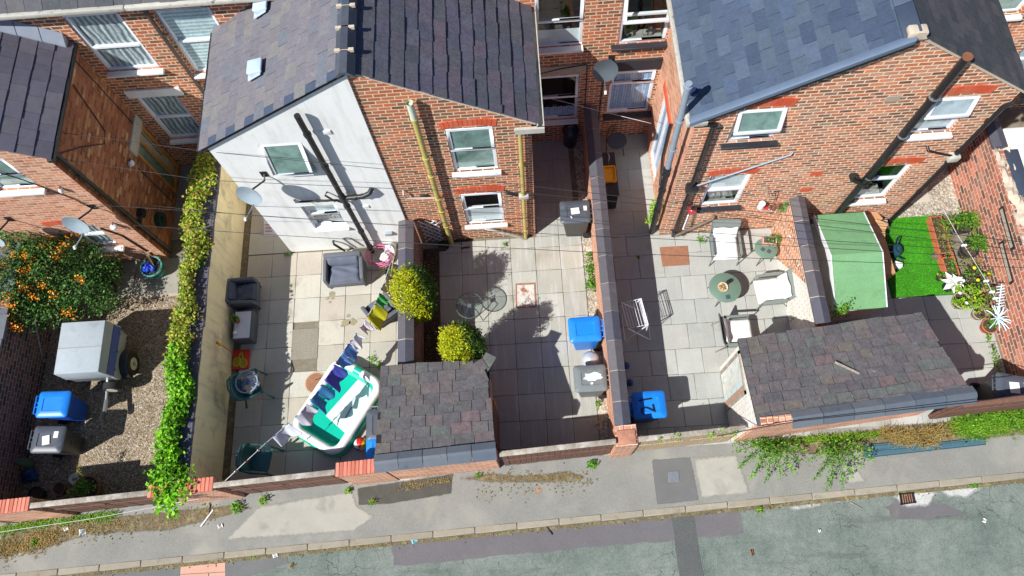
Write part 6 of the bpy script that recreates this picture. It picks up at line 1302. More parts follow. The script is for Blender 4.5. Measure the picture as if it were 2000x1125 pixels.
for px, py, lb in ((1229, 749, 'blue bottle with a white label at the foot of the coped wall'), (1222, 716, 'blue bottle half hidden behind the coped wall')):
    c = at(px, py, .1); t = thing('bottle', lb, 'bottle', (c.x, c.y, 0), 'blue bottles by the coped wall'); b = MB(); b.lathe((c.x, c.y, 0), [(.08, 0), (.085, .2), (.04, .27), (.03, .32), (.001, .33)], 14); b.build('body', PL('bottle_navy', (40, 70, 130), .3), t, smooth='auto'); b = MB(); b.box(c.x - .04, c.y - .095, .08, c.x + .03, c.y - .084, .17); b.build('label', MT['label'], t)
# airer
t = thing('clothes_airer', 'white wire clothes airer folded out in the pale paved yard', 'clothes airer', (2.6, 5.2, 0))
A0, A1 = at(1252, 583, 1.05), at(1266, 634, 1.05); q0, q1 = at(1212, 592, .75), at(1221, 650, .6)
def frame_(pts, r=.011): b = MB(); b.tube(pts, r, 6, closed=True); return b.build('wing', MT['steel'], t, smooth='auto')
g0, g1 = at(1222, 648, 0), at(1250, 636, 0)
base = [Vector((2.25, 4.75, 0)), Vector((2.85, 4.75, 0)), Vector((2.85, 5.5, 0)), Vector((2.25, 5.5, 0))]
frame_([A0, A1, Vector((A1.x + .02, A1.y, .55)), Vector((A0.x + .02, A0.y, .55))], .013); W0 = [A0 - Vector((.42, .02, .2)), A1 - Vector((.42, .0, .2))]
frame_([A0 - Vector((.03, 0, .02)), A1 - Vector((.03, 0, .02)), W0[1], W0[0]])
for i in range(1, 7):
    b = MB(); f = i / 7; b.tube([A0.lerp(W0[0], f), A1.lerp(W0[1], f)], .006, 4); b.build('rail', MT['steel'], t)
    b = MB(); b.tube([Vector((A0.x + .02, A0.y, 1.05 - .5 * f)), Vector((A1.x + .02, A1.y, 1.05 - .5 * f))], .006, 4); b.build('rail', MT['steel'], t)
for p, q in ((A0, 5.55), (A1, 4.9)):
    b = MB(); b.tube([p, Vector((2.12, q, .0))], .012, 6); b.build('leg', MT['steel'], t); b = MB(); b.tube([Vector((p.x - .42, p.y, .85)), Vector((2.72, q, 0))], .012, 6); b.build('leg', MT['steel'], t)
b = MB(); b.tube([(2.12, 5.55, .02), (2.12, 4.9, .02)], .01, 5); b.build('foot_bar', MT['steel'], t); b = MB(); b.tube([(2.72, 5.55, .02), (2.72, 4.9, .02)], .01, 5); b.build('foot_bar', MT['steel'], t)
# passage behind coped wall
c = at(1190, 340, .8); t = thing('outdoor_cupboard', 'black cupboard by the coped wall carrying a yellow tray', 'cupboard', (c.x, c.y, 0)); b = MB(); b.box(1.93, c.y - .55, 0, 2.26, c.y + .62, .72); b.build('cabinet', MT['blackp'], t, bevel=.01); b = MB(); b.box(1.92, c.y - .57, .722, 2.28, c.y + .64, .745); b.build('worktop', MT['sillblk'], t)
t = thing('plastic_tray', 'yellow plastic tray on the black cupboard', 'tray', (2.1, c.y, .746)); b = MB(); o_ = rrect(1.94, 2.25, c.y - .22, c.y + .22, .04); i_ = rrect(1.965, 2.225, c.y - .195, c.y + .195, .035); n = len(o_)
b.add([(*p, .75) for p in o_] + [(*p, .83) for p in o_] + [(*p, .83) for p in i_] + [(*p, .765) for p in i_], [(r_ * n + i, r_ * n + (i + 1) % n, (r_ + 1) * n + (i + 1) % n, (r_ + 1) * n + i) for r_ in range(3) for i in range(n)] + [tuple(range(3 * n, 4 * n))]); b.build('tray', mat('tray_yellow', sr(232, 172, 30), .12, 6, .5), t, smooth='auto')
b = MB(); c2 = at(1196, 378, .5); b.box(1.95, c2.y - .13, 0, 2.27, c2.y + .13, .5); tag(b.build('storage_box', mat('pale_blue_box', sr(170, 180, 214), .06, 6, .6), bevel=.012), 'pale blue box at the near end of the black cupboard', 'box')
b = MB(); b.tube([at(1178, 297, .78), at(1186, 296, .98), at(1190, 305, .98), at(1188, 322, .78)], .012, 6); tag(b.build('towel_rail', MT['zinc'], smooth=True), 'curved metal bar over the black cupboard', 'rail')
c = at(1205, 275, .45); t = thing('bistro_chair', 'dark round folding chair in the shaded passage corner', 'chair', (c.x, c.y, 0)); b = MB(); b.lathe((c.x, c.y, .44), [(.001, 0), (.24, 0), (.25, .01), (.24, .025), (.001, .025)], 26); b.build('seat', MT['cloth_d'], t, smooth='auto')
b = MB(); b.tube([(c.x - .24, c.y - .1, 0), (c.x - .26, c.y + .05, .5), (c.x - .2, c.y + .16, .86), (c.x - .05, c.y + .22, .88), (c.x - .1, c.y + .24, .4), (c.x - .12, c.y + .26, 0)], .013, 6); b.build('back_frame', MT['black'], t, smooth='auto')
for dx, dy in ((.2, -.18), (.2, .2)): b = MB(); b.tube([(c.x + dx * .6, c.y + dy * .6, .44), (c.x + dx, c.y + dy, 0)], .012, 6); b.build('leg', MT['black'], t)

# --- ornaments on the right hand gable
def orn(name, label, cat, p, parts):
    t = thing(name, label, cat, p)
    for nm, b, m in parts: b.build(nm, m, t, smooth='auto')
p = aty(1352, 411, YR - .14); b = MB(); b.lathe(p, [(.001, -.11), (.07, -.09), (.11, 0), (.09, .07), (.05, .1)], 16); b2 = MB(); b2.lathe(p, [(.05, .1), (.06, .12), (.001, .12)], 12); orn('hanging_lantern', 'red and purple glass lantern hanging by the black downpipe', 'lantern', p, (('globe', b, mat('red_glass', sr(176, 60, 60), .5, 9, .2)), ('cap', b2, MT['blackp'])))
b = MB(); b.tube([p + Vector((0, 0, .12)), p + Vector((0, .02, .45)), p + Vector((.06, .13, .5))], .008, 5); tag(b.build('lantern_bracket', MT['black'], smooth=True), 'black iron bracket holding the red glass lantern', 'bracket')
p0, p1 = aty(1345, 420, YR - .16), aty(1335, 446, YR - .2); b = MB()
for i in range(9): q = p0.lerp(p1, i / 8); b.lathe(q, [(.001, -.03), (.035, 0), (.001, .03)], 8)
b.tube([p0, p1], .008, 4); tag(b.build('wind_spinner', MT['zinc'], smooth='auto'), 'silver twisted wind spinner hanging below the lantern', 'ornament')
p = aty(1487, 401, YR - .1); b = MB(); b.lathe(p, [(.07, -.1), (.07, .1), (.001, .1)], 16); orn('wall_candle', 'white cylinder lamp on the gable beside the candy striped ornament', 'lamp', p, (('shade', b, MT['upvc']),))
p = aty(1498, 406, YR - .08); b = MB(); b2 = MB()
for i in range(6): (b if i % 2 else b2).lathe(p + Vector((.02 * i, 0, -.02 * i)), [(.001, -.035), (.05, -.02), (.05, .02), (.001, .035)], 10)
orn('striped_ornament', 'red and white striped ornament next to the white wall lamp', 'ornament', p, (('white_beads', b, MT['upvc']), ('red_beads', b2, PL('bead_red', (190, 50, 46)))))
p = aty(1511, 402, YR - .07); b = MB(); rd = random.Random(9)
for i in range(14): b.lathe(p + Vector((rd.uniform(-.13, .13), rd.uniform(-.04, .02), rd.uniform(-.14, .12))), [(.001, -.05), (.035, -.02), (.02, .03), (.001, .05)], 7)
tag(b.build('pine_cone_hanging', mat('cone_brown', sr(120, 84, 64), .3, 20, .9), smooth='auto'), 'bunch of brown pine cones hanging on the gable', 'ornament')
b = MB(); b.tube([aty(1500, 366, YR - .02), aty(1503, 385, YR - .12), aty(1516, 372, YR - .1), aty(1513, 392, YR - .05)], .008, 5); tag(b.build('hanging_bracket', MT['black'], smooth=True), 'curly black hanging basket bracket above the pine cones', 'bracket')
b = MB(); b.lathe(aty(1490, 414, YR - .06), [(.001, -.04), (.1, 0), (.001, .05)], 10)
# planter box on the small table
c = at(1501, 473, .52); t = pot('planter_box', 'pale planter box of succulents on the smaller sage table', c, .1, .12, 'pinkpave', square=(.16, .1, -.15), z0=.522); SUCC = Vector((c.x, c.y, .62))

# --- green roofed shed
MT['felt'] = mat('green_felt', sr(112, 158, 112), .1, 2.2, .95, speck=(60, .2), stain=(sr(86, 122, 88), 2.4, .56, .8)); MT['shedw'] = mat('white_shed_boards', sr(222, 220, 212), .08, 5, .8)
EZ, RZ = .95, 1.35
e0 = at(1592, 423, EZ); e1 = at(1686, 412, EZ); r0 = at(1624, 500, RZ); r1 = at(1722, 491, RZ); s0 = at(1640, 606, EZ); s1 = at(1731, 601, EZ)
xw, xe = min(e0.x, r0.x, s0.x), s1.x; yn, ysd, ym = (e0.y + e1.y) / 2, (s0.y + s1.y) / 2, (r0.y + r1.y) / 2
t = thing('garden_shed', 'low shed with green felt roof beside the artificial lawn', 'shed', ((xw + xe) / 2, ym, 0))
b = MB(); pr = [(ysd + .06, 0), (yn - .06, 0), (yn - .06, EZ - .05), (ym, RZ - .07), (ysd + .06, EZ - .05)]; b.add([(x, y, z) for x in (xw + .05, xe - .06) for y, z in pr], [(0, 1, 2, 3, 4), (9, 8, 7, 6, 5)] + [(i, 5 + i, 5 + (i + 1) % 5, (i + 1) % 5) for i in range(5)]); b.build('walls', MT['shedw'], t)
b = MB(); 
for y_, z_ in ((yn, EZ), (ysd, EZ)):
    b.hexa([(xw, ym, RZ - .02), (xe, ym, RZ - .02), (xe, y_, z_ - .03), (xw, y_, z_ - .03)], [(xw, ym, RZ + .015), (xe, ym, RZ + .015), (xe, y_, z_ + .01), (xw, y_, z_ + .01)])
b.build('felt_roof', MT['felt'], t)
for y_ in (yn, ysd):
    for f_ in (.33, .68):
        b = MB(); yy = ym + (y_ - ym) * f_; zz = RZ + .017 + (EZ - RZ) * f_; s_ = 1 if y_ > ym else -1; b.hexa([(xw, yy - .02, zz + .02 * s_ * .24 - .004), (xe, yy - .02, zz + .02 * s_ * .24 - .004), (xe, yy + .02, zz - .02 * s_ * .24 - .004), (xw, yy + .02, zz - .02 * s_ * .24 - .004)], [(xw, yy - .02, zz + .02 * s_ * .24 + .004), (xe, yy - .02, zz + .02 * s_ * .24 + .004), (xe, yy + .02, zz - .02 * s_ * .24 + .004), (xw, yy + .02, zz - .02 * s_ * .24 + .004)]); b.build('felt_lap', MT['felt'], t)
b = MB()
for y_, z_ in ((yn, EZ), (ysd, EZ)):
    for xx in (xw - .025, xe + .003): b = MB(); b.hexa([(xx, ym, RZ - .12), (xx + .022, ym, RZ - .12), (xx + .022, y_, z_ - .12), (xx, y_, z_ - .12)], [(xx, ym, RZ + .02), (xx + .022, ym, RZ + .02), (xx + .022, y_, z_ + .02), (xx, y_, z_ + .02)]); b.build('verge_strip', MT['upvc'], t)
# boxes by the shed
MT['card'] = mat('cardboard', sr(184, 140, 100), .1, 5, .9)
def carton(label, px, py, z, s, rot, tilt=0):
    c = at(px, py, z); M_ = Matrix.Translation((c.x, c.y, z - s[2] / 2)) @ Matrix.Rotation(rot, 4, 'Z') @ Matrix.Rotation(tilt, 4, 'Y'); t = thing('cardboard_box', label, 'box', (c.x, c.y, 0), 'cardboard boxes by the shed')
    b = MB(); b.box(-s[0] / 2, -s[1] / 2, -s[2] / 2, s[0] / 2, s[1] / 2, s[2] / 2, M_); b.build('carton', MT['card'], t); b = MB(); b.hexa([M_ @ Vector(v_) for v_ in ((-s[0] / 2, s[1] / 2 + .003, s[2] / 2), (s[0] / 2, s[1] / 2 + .003, s[2] / 2), (s[0] / 2, s[1] / 2 + .006, s[2] / 2), (-s[0] / 2, s[1] / 2 + .006, s[2] / 2))], [M_ @ Vector(v_) for v_ in ((-s[0] / 2, s[1] / 2 + .12, s[2] / 2 + .08), (s[0] / 2, s[1] / 2 + .12, s[2] / 2 + .08), (s[0] / 2, s[1] / 2 + .125, s[2] / 2 + .085), (-s[0] / 2, s[1] / 2 + .125, s[2] / 2 + .085))]); b.build('flap', MT['card'], t)
carton('tall cardboard box leaning along the shed side', 1729, 500, .5, (.24, .9, .5), .04); carton('open cardboard box by the black downpipe', 1705, 425, .45, (.36, .3, .45), .5); carton('flattened cardboard box behind the shed corner', 1713, 456, .45, (.3, .36, .45), -.5)
c = at(1752, 488, .2); t = thing('watering_can', 'dark green watering can on the artificial lawn', 'watering can', (c.x, c.y, 0)); wm = PL('can_teal', (30, 66, 78), .35)
b = MB(); b.lathe((c.x, c.y, .02), [(.12, 0), (.13, .14), (.12, .22), (.09, .26), (.07, .26), (.07, .2), (.001, .18)], 20, None, .9, 1.25); b.build('body', wm, t, smooth='auto'); b = MB(); b.tube([(c.x, c.y + .1, .27), (c.x + .03, c.y + .24, .36), (c.x + .06, c.y + .3, .25), (c.x + .04, c.y + .16, .08)], .016, 7); b.build('handle', wm, t, smooth=True); b = MB(); b.tube([(c.x + .02, c.y - .1, .08), (c.x + .06, c.y - .3, .26)], .022, 7, r1=.014); b.build('spout', wm, t)
b = MB(); q = at(1754, 517, .15); M_ = Matrix.Translation((q.x, q.y, .1)) @ Matrix.Rotation(-.4, 4, 'Z'); b.box(-.09, -.06, -.1, .09, .06, .1, M_); tag(b.build('plastic_tub', MT['upvc'], bevel=.01), 'small white tub beside the watering can', 'tub')
b = MB(); q = at(1722, 440, .2); b.box(q.x - .12, q.y - .1, 0, q.x + .12, q.y + .1, .3); tag(b.build('drain_box', MT['gutw'], bevel=.015), 'pale box at the foot of the right black downpipe', 'box')
b = MB(); q = at(1829, 499, .08); b.lathe((q.x, q.y, .012), [(.09, 0), (.1, .03), (.07, .1), (.001, .12)], 14, None, 1, .9); tag(b.build('stone_ornament', mat('brown_stone', sr(110, 96, 84), .3, 12, .9), smooth='auto'), 'small brown stone ornament on the artificial lawn', 'ornament')
# planters by the east wall
PT = {}
def P_(key, *a, **k2): PT[key] = pot(*a, **k2)
P_('trough1', 'planter_trough', 'long terracotta trough nearer the brick house at the lawn edge', at(1838, 463, .2), 0, .22, 'terra', square=(.14, .55, .0)); P_('trough2', 'planter_trough', 'short terracotta trough of seedlings beside the white star flower', at(1857, 522, .2), 0, .22, 'terra', square=(.15, .38, .03))
P_('p1', 'plant_pot', 'terracotta pot tipped under the bushy plants', at(1851, 440, .15), .11, .2, 'terra'); P_('p2', 'plant_pot', 'black tub of ferns nearest the house by the garden wall', at(1880, 440, .2), .22, .28, 'potblack')
P_('p3', 'plant_pot', 'black tub beneath the long leaved plant', at(1890, 490, .2), .2, .3, 'potblack'); P_('p4', 'plant_pot', 'large black tub of yellow flowers by the garden wall', at(1900, 545, .2), .24, .3, 'potblack')
P_('p5', 'plant_pot', 'terracotta pot of bare soil by the garden wall', at(1910, 583, .2), .15, .24, 'terra'); P_('p6', 'plant_pot', 'stone pot of bushy lime foliage at the lawn corner', at(1877, 588, .2), .2, .26, 'stone')
P_('p7', 'plant_pot', 'grey pot of dry plants beside the blue white ornament', at(1913, 612, .2), .15, .22, 'stone'); P_('p8', 'plant_pot', 'terracotta pot tilted against the garden wall', at(1932, 637, .2), .17, .24, 'terra'); P_('p9', 'plant_pot', 'small dark pot of green leaves beside the white star flower', at(1836, 542, .1), .09, .13, 'potblack')
# white star flower
c = at(1862, 553, .3); t = thing('star_flower', 'large white artificial star flower at the lawn edge', 'artificial flower', (c.x, c.y, 0)); b = MB(); b.lathe((c.x, c.y, 0), [(.12, 0), (.14, .2), (.12, .2)], 16); b.build('pot', MT['potblack'], t, smooth='auto'); rd = random.Random(2)
for ring, (n_, L_, zt) in enumerate(((7, .3, .05), (6, .2, .13))):
    for i in range(n_):
        a = 2 * math.pi * i / n_ + rd.uniform(-.2, .2) + ring * .4; L2 = L_ * rd.uniform(.85, 1.15); d = Vector((math.cos(a), math.sin(a), 0)); s_ = Vector((-d.y, d.x, 0)); o_ = Vector((c.x, c.y, .26 + ring * .05)); b = MB()
        b.add([o_, o_ + d * L2 * .5 + s_ * L2 * .22 + Vector((0, 0, zt)), o_ + d * L2 + Vector((0, 0, zt * .6)), o_ + d * L2 * .5 - s_ * L2 * .22 + Vector((0, 0, zt))], ((0, 1, 2), (0, 2, 3))); b.build('petal', MT['cushion'], t, thick=.004)
# blue-white tinsel ornament
c = at(1948, 622, .5); t = thing('tinsel_ornament', 'spiky blue white ornament hanging by the garden wall', 'ornament', c); b = MB(); tm = mat('ice_blue', sr(206, 228, 238), .05, 9, .4)
for i in range(26):
    a = rd.uniform(0, 6.28); e = rd.uniform(-.2, .9); L_ = rd.uniform(.2, .32); d = Vector((math.cos(a) * math.cos(e), math.sin(a) * math.cos(e), math.sin(e))); b.tube([c, c + d * L_ * .6 + Vector((0, 0, .03)), c + d * L_], .012, 4)
b.build('spikes', tm, t)
b = MB()
for i in range(8): q = c + Vector((-.02 - .012 * i, .2 + .05 * i, .25 + .05 * i)); b.tube([q + Vector((-.09, 0, 0)), q + Vector((.09, .02, 0))], .014, 4)
b.tube([c, c + Vector((-.1, .6, .65))], .012, 4); b.build('tail', tm, t)
# peg string along the wall
sp_ = [at(*q) for q in ((1842, 408, 1.6), (1872, 462, 1.45), (1900, 505, 1.35), (1930, 555, 1.3), (1948, 590, 1.25))]; t = thing('string_lights', 'pale string with white clips along the garden wall plants', 'string lights', sp_[0]); b = MB(); b.tube(sp_, .006, 4); b.build('cord', MT['cablew'], t)
for f in (.35, .72, .86, .95): i = min(3, int(f * 4)); q = sp_[i].lerp(sp_[i + 1], f * 4 - i); b = MB(); b.box(q.x - .05, q.y - .02, q.z - .03, q.x + .05, q.y + .02, q.z + .02); b.build('clip', MT['upvc'], t)
# next yard beyond the garden wall
b = MB(); b.box(11.3, 5.8, -.04, 13.5, 9.2, 1.35); tag(b.build('garden_cover', MT['cushion'], bevel=.12, seg=3), 'large white cover in the next yard at the right edge', 'cover')

# --- pavement litter
MT['channel'] = mat('teal_plastic', sr(72, 104, 116), .1, 6, .45)
p = [at(1688, 870, .03), at(1922, 858, .03)]
for k_, (qa, qb, lb) in enumerate((((1688, 876), (1785, 869), 'short blue green plastic gutter length nearest the wall'), ((1687, 888), (1922, 862), 'long blue green plastic gutter length on the pavement'))):
    a_, e_ = at(*qa, .01), at(*qb, .01); d = (e_ - a_).normalized(); s_ = Vector((-d.y, d.x, 0)); t = thing('plastic_gutter', lb, 'gutter', a_, 'plastic gutter lengths'); prf = [(-.08, .03), (-.06, .008), (-.03, .02), (.03, .02), (.06, .008), (.08, .03)]
    b = MB(); b.add([q + s_ * o + Vector((0, 0, z)) for q in (a_, e_) for o, z in prf], [(i, i + 1, 7 + i, 6 + i) for i in range(5)]); b.build('channel', MT['channel'], t, thick=.008)
def litter(name, label, cat, px, py, s, rot, m, z=0):
    c = at(px, py, z); b = MB(); M_ = Matrix.Translation(c) @ Matrix.Rotation(rot, 4, 'Z')
    if name in ('stick', 'straw'): b.box(-s[0] / 2, -s[1] / 2, .003, s[0] / 2, s[1] / 2, .003 + min(s[:2]), M_)
    else:
        rd = random.Random(int(px)); b.grid(lambda u_, v_: tuple(M_ @ Vector(((u_ - .5) * s[0], (v_ - .5) * s[1], .012 + rd.uniform(0, .03) + .02 * math.sin(u_ * 6)))), 4, 4)
    tag(b.build(name, m), label, cat, 'litter along the street')
litter('stick', 'long white stick on the litter strip by the gates', 'litter', 405, 1012, (.42, .025), .95, MT['upvc']); litter('wrapper', 'crumpled white wrapper beside the white stick', 'litter', 431, 1028, (.1, .08), .3, MT['label']); litter('face_mask', 'pale blue face mask in the gutter by the kerb', 'litter', 809, 1055, (.13, .12), .4, mat('mask_blue', sr(130, 190, 206), .1, 9, .8), KF + .01)
litter('stick', 'short black stick on the road below the kerb', 'litter', 1073, 1036, (.22, .02), -1.0, MT['black'], KF + .008); litter('paper_scrap', 'grey white paper scrap on the pavement below the weeds at left', 'litter', 162, 1040, (.14, .14), .1, mat('scrap_blue', sr(190, 200, 210), .15, 12, .8)); litter('paper_scrap', 'white scrap on the road at the right', 'litter', 1922, 1017, (.09, .07), .9, MT['label'], KF + .008); litter('paper_scrap', 'small white scrap on the road mid right', 'litter', 1600, 1037, (.05, .06), .2, MT['label'], KF + .008); litter('paper_scrap', 'torn white card on the pavement edge strip at left', 'litter', 130, 1033, (.1, .08), .5, MT['label']); litter('paper_scrap', 'white paper flat in the gutter left of centre', 'litter', 538, 1085, (.1, .08), .3, MT['label'], KF + .008); litter('can', 'brown crushed can lying on the road', 'litter', 1468, 1080, (.06, .12), .1, MT['terrad'], KF + .008)
litter('stick', 'pair of dry straws on the road right of centre', 'litter', 1668, 985, (.35, .012), -.6, MT['timber_gr'], KF + .008); litter('stick', 'dry twig on the pavement below the gates', 'litter', 410, 985 + 10, (.02, .22), 0, MT['black'])
# overhead cables
def cable(label, pts, r=.0055, m='cable', sag=0.0, grp='overhead cables'):
    b = MB(); P = [at(*q) for q in pts]; fine = []
    for a, c_ in zip(P, P[1:]):
        for i in range(6): q = a.lerp(c_, i / 6); fine.append(q)
    fine.append(P[-1]); b.tube(fine, r, 5); tag(b.build('overhead_cable', MT[m], smooth=True), label, 'cable', grp)
cable('topmost cable running from the left house gutter over the roofs', [(112, 258, 4.6), (405, 296, 4.75), (757, 331, 4.8), (1277, 391, 4.75), (2060, 480, 4.6)])
cable('second cable down from the left house crossing all yards', [(108, 309, 4.4), (400, 352, 4.5), (760, 368, 4.6), (1042, 378, 4.6), (1287, 402, 4.5), (2060, 497, 4.4)])
cable('pale cable passing just under the left house downpipe hopper', [(184, 400, 3.6), (376, 412, 3.8), (779, 440, 4.0), (1047, 425, 4.2), (1287, 448, 4.2), (1843, 485, 4.1), (2060, 503, 4.0)])
cable('cable crossing the middle of the white house', [(300, 402, 3.6), (480, 420, 3.8), (779, 440, 4.1), (899, 449, 4.1), (1159, 461, 4.1), (1350, 469, 4.0), (1843, 498, 4.0), (2060, 512, 3.9)])
cable('lowest cable crossing the sofa and pale paved yard', [(260, 440, 3.4), (552, 460, 3.6), (899, 480, 3.8), (1143, 492, 3.8), (1350, 500, 3.8), (2060, 525, 3.6)])
cable('pale washing cord across the shaded passage', [(1055, 187, 2.6), (1160, 214, 2.5), (1272, 241, 2.6)], .006, 'cablew')
cable('thin line stretched along the foot of the left street gates', [(-20, 1042, .5), (180, 1013, .55), (420, 968, .6)], .006, 'cablew')
cable('black cable along the ridge tiles of the long outhouse', [(1400, 852, 2.1), (1480, 836, 2.32), (1560, 822, 2.34), (1900, 785, 2.34), (2040, 765, 2.3)], .01)
# ------------------------------------------------------------------ plants
LM = lambda n, *c, **k: leaf_mat(n, [(i / max(1, len(c) - 1), sr(*x)) for i, x in enumerate(c)], **k)
MT['ivy_y'] = LM('ivy_yellowing', (70, 108, 26), (124, 160, 36), (170, 188, 56), (198, 196, 84), (176, 140, 70), (120, 150, 40))
MT['ivy_g'] = LM('ivy_bright', (50, 108, 16), (96, 166, 24), (134, 200, 34), (160, 210, 54), (92, 150, 30))
MT['shrub'] = LM('shrub_leaf', (28, 62, 26), (46, 92, 34), (66, 116, 44), (96, 140, 60), (120, 152, 80))
MT['conifer'] = LM('conifer_gold_lit', (112, 128, 10), (160, 170, 12), (196, 196, 20), (212, 208, 44), trans=.15)
MT['conifer_d'] = LM('conifer_green_shade', (36, 66, 20), (60, 92, 26), (88, 120, 34), trans=.15)  # shaded copy of the gold, for the side away from the sun
MT['weed'] = LM('weed_leaf', (50, 104, 22), (82, 146, 32), (116, 174, 46), (148, 186, 76))
MT['grass'] = LM('verge_grass', (70, 122, 20), (104, 160, 30), (142, 184, 46), (170, 186, 80))
MT['straw'] = LM('dry_grass', (150, 122, 64), (180, 152, 90), (200, 176, 116), (130, 128, 60))
MT['plant'] = LM('pot_plant_leaf', (40, 92, 26), (72, 130, 36), (110, 164, 44), (150, 184, 60))
MT['plant_l'] = LM('lime_leaf', (96, 150, 24), (140, 188, 34), (170, 204, 60))
MT['plant_d'] = LM('dry_plant_leaf', (110, 104, 52), (150, 140, 76), (120, 140, 60), (170, 150, 96))
MT['stem'] = mat('woody_stem', sr(88, 70, 52), .2, 9, .95)
MT['berry'] = mat('orange_berry', None, .1, 9, .4, isl=[(0, sr(226, 120, 10)), (.5, sr(240, 150, 16)), (1, sr(246, 176, 40))])
MT['flower_y'] = PL('flower_yellow', (240, 214, 30)); MT['flower_p'] = PL('flower_lilac', (206, 186, 206)); MT['flower_w'] = PL('flower_white', (232, 230, 226))
def leaves(mb, P, size, up=.4, asp=.55, jit=.5):
    """a leaf-sized folded quad at every point of P"""
    P = np.asarray(P); n = len(P)
    nr = rng.normal(0, 1, (n, 3)); nr[:, 2] = np.abs(nr[:, 2]) + up; nr /= np.linalg.norm(nr, axis=1)[:, None]
    t = rng.normal(0, 1, (n, 3)); t -= (t * nr).sum(1)[:, None] * nr; t /= np.linalg.norm(t, axis=1)[:, None]; s = np.cross(nr, t)
    sz = (size * (1 + rng.uniform(-jit, jit, n)))[:, None]
    a = P - t * sz * .5; c = P + t * sz * .5; b = P + s * sz * asp * .5 + nr * sz * .08; d = P - s * sz * asp * .5 + nr * sz * .08
    V = np.stack([a, b, c, d], 1).reshape(-1, 3); o = len(mb.v)
    mb.v.extend(map(tuple, V.tolist())); mb.f.extend([(o + 4 * i, o + 4 * i + 1, o + 4 * i + 2, o + 4 * i + 3) for i in range(n)])
def shell(blobs, nclump, nleaf, sig, low=-.35, inner=.25):
    """points clumped on the outside of a set of ellipsoids (x,y,z,rx,ry,rz)"""
    B = np.array(blobs); wt = (B[:, 3] * B[:, 4]); idx = rng.choice(len(B), nclump, p=wt / wt.sum()); d = rng.normal(0, 1, (nclump, 3)); d /= np.linalg.norm(d, axis=1)[:, None]
    d[:, 2] = np.where(d[:, 2] < low, -d[:, 2], d[:, 2]); rr = 1 - inner * rng.random(nclump) ** 2
    c = B[idx, :3] + d * B[idx, 3:] * rr[:, None]
    keep = np.ones(nclump, bool)
    for k, b in enumerate(B): q = ((c - b[:3]) / b[3:]); keep &= ~((q * q).sum(1) < .45)
    c = c[keep]; m = len(c); return np.repeat(c, nleaf, 0) + rng.normal(0, 1, (m * nleaf, 3)) * sig
def blades(mb, x, y, z, n, L, spread, w=.006, bend=.5, dirs=None):
    for _ in range(n):
        a = rng.uniform(0, 6.283) if dirs is None else rng.normal(dirs[0], dirs[1]); l = L * rng.uniform(.5, 1.15); e = rng.uniform(.25, 1) * spread; dx, dy = math.cos(a), math.sin(a); bx, by = x + rng.normal(0, .02), y + rng.normal(0, .02)
        p0 = (bx - dy * w, by + dx * w, z); p1 = (bx + dy * w, by - dx * w, z); m = (bx + dx * l * e * .45, by + dy * l * e * .45, z + l * (1 - .45 * e) * .7); m0 = (m[0] - dy * w * .8, m[1] + dx * w * .8, m[2]); m1 = (m[0] + dy * w * .8, m[1] - dx * w * .8, m[2])
        tp = (bx + dx * l * e, by + dy * l * e, z + l * max(.1, (1 - e * bend - .1)) * .8); o = len(mb.v); mb.v += [p0, p1, m1, m0, tp]; mb.f += [(o, o + 1, o + 2, o + 3), (o + 3, o + 2, o + 4)]
def stems(t, pts_list, r=.02, m='stem', name='stem'):
    for pts in pts_list: b = MB(); b.tube(pts, r, 6, r1=r * .4); b.build(name, MT[m], t, smooth='auto')

# berried shrub
SHB = []
for px, py, z, rx, rz in ((100, 520, 1.25, .75, .7), (25, 560, 1.35, .75, .75), (165, 575, .85, .55, .6), (185, 515, .85, .45, .55), (-70, 500, 1.4, .9, .8), (55, 468, 1.5, .55, .55), (135, 475, 1.25, .45, .5), (55, 622, 1.05, .42, .5), (110, 605, .9, .5, .5), (205, 588, .65, .4, .45), (215, 540, .6, .32, .4), (-30, 600, 1.3, .6, .6)):
    c = at(px, py, z); SHB.append((c.x, c.y, z, rx, rx * .9, rz))
t = thing('berried_shrub', 'large green shrub covered with orange berries in the left yard', 'shrub', at(90, 560)); b = MB(); leaves(b, shell(SHB, 1500, 15, .075), .06, .5); b.build('foliage', MT['shrub'], t)
b = MB()
for px, py in ((10, 480), (45, 530), (55, 495), (130, 460), (150, 450), (168, 440), (100, 465), (125, 478), (85, 482), (20, 575), (45, 560), (65, 580), (105, 575), (18, 596), (25, 620), (30, 640), (135, 612), (155, 545), (2, 590), (38, 445), (110, 500), (60, 520), (80, 555), (12, 520), (30, 500), (0, 540), (52, 505), (118, 488)):
    c = at(px, py, 1.75 if py < 600 else 1.45)
    nb_ = int(rng.integers(12, 60) * (1.3 if px < 70 else .7)); sg_ = rng.uniform(.035, .075); leaves(b, np.array(c) + rng.normal(0, 1, (nb_ * 2, 3)) * (sg_, sg_, .08), .035, .3, .9)
bb = b.build('berries', MT['berry'], t); bb['kind'] = 'stuff'
c = at(90, 560); stems(t, [[(c.x + dx * .2, c.y + dy * .2, 0), (c.x + dx * .6, c.y + dy * .5, .6), (c.x + dx, c.y + dy * .8, 1.2)] for dx, dy in ((.4, .3), (-.5, .4), (.1, -.4), (-.7, -.3), (.6, -.1))], .03)
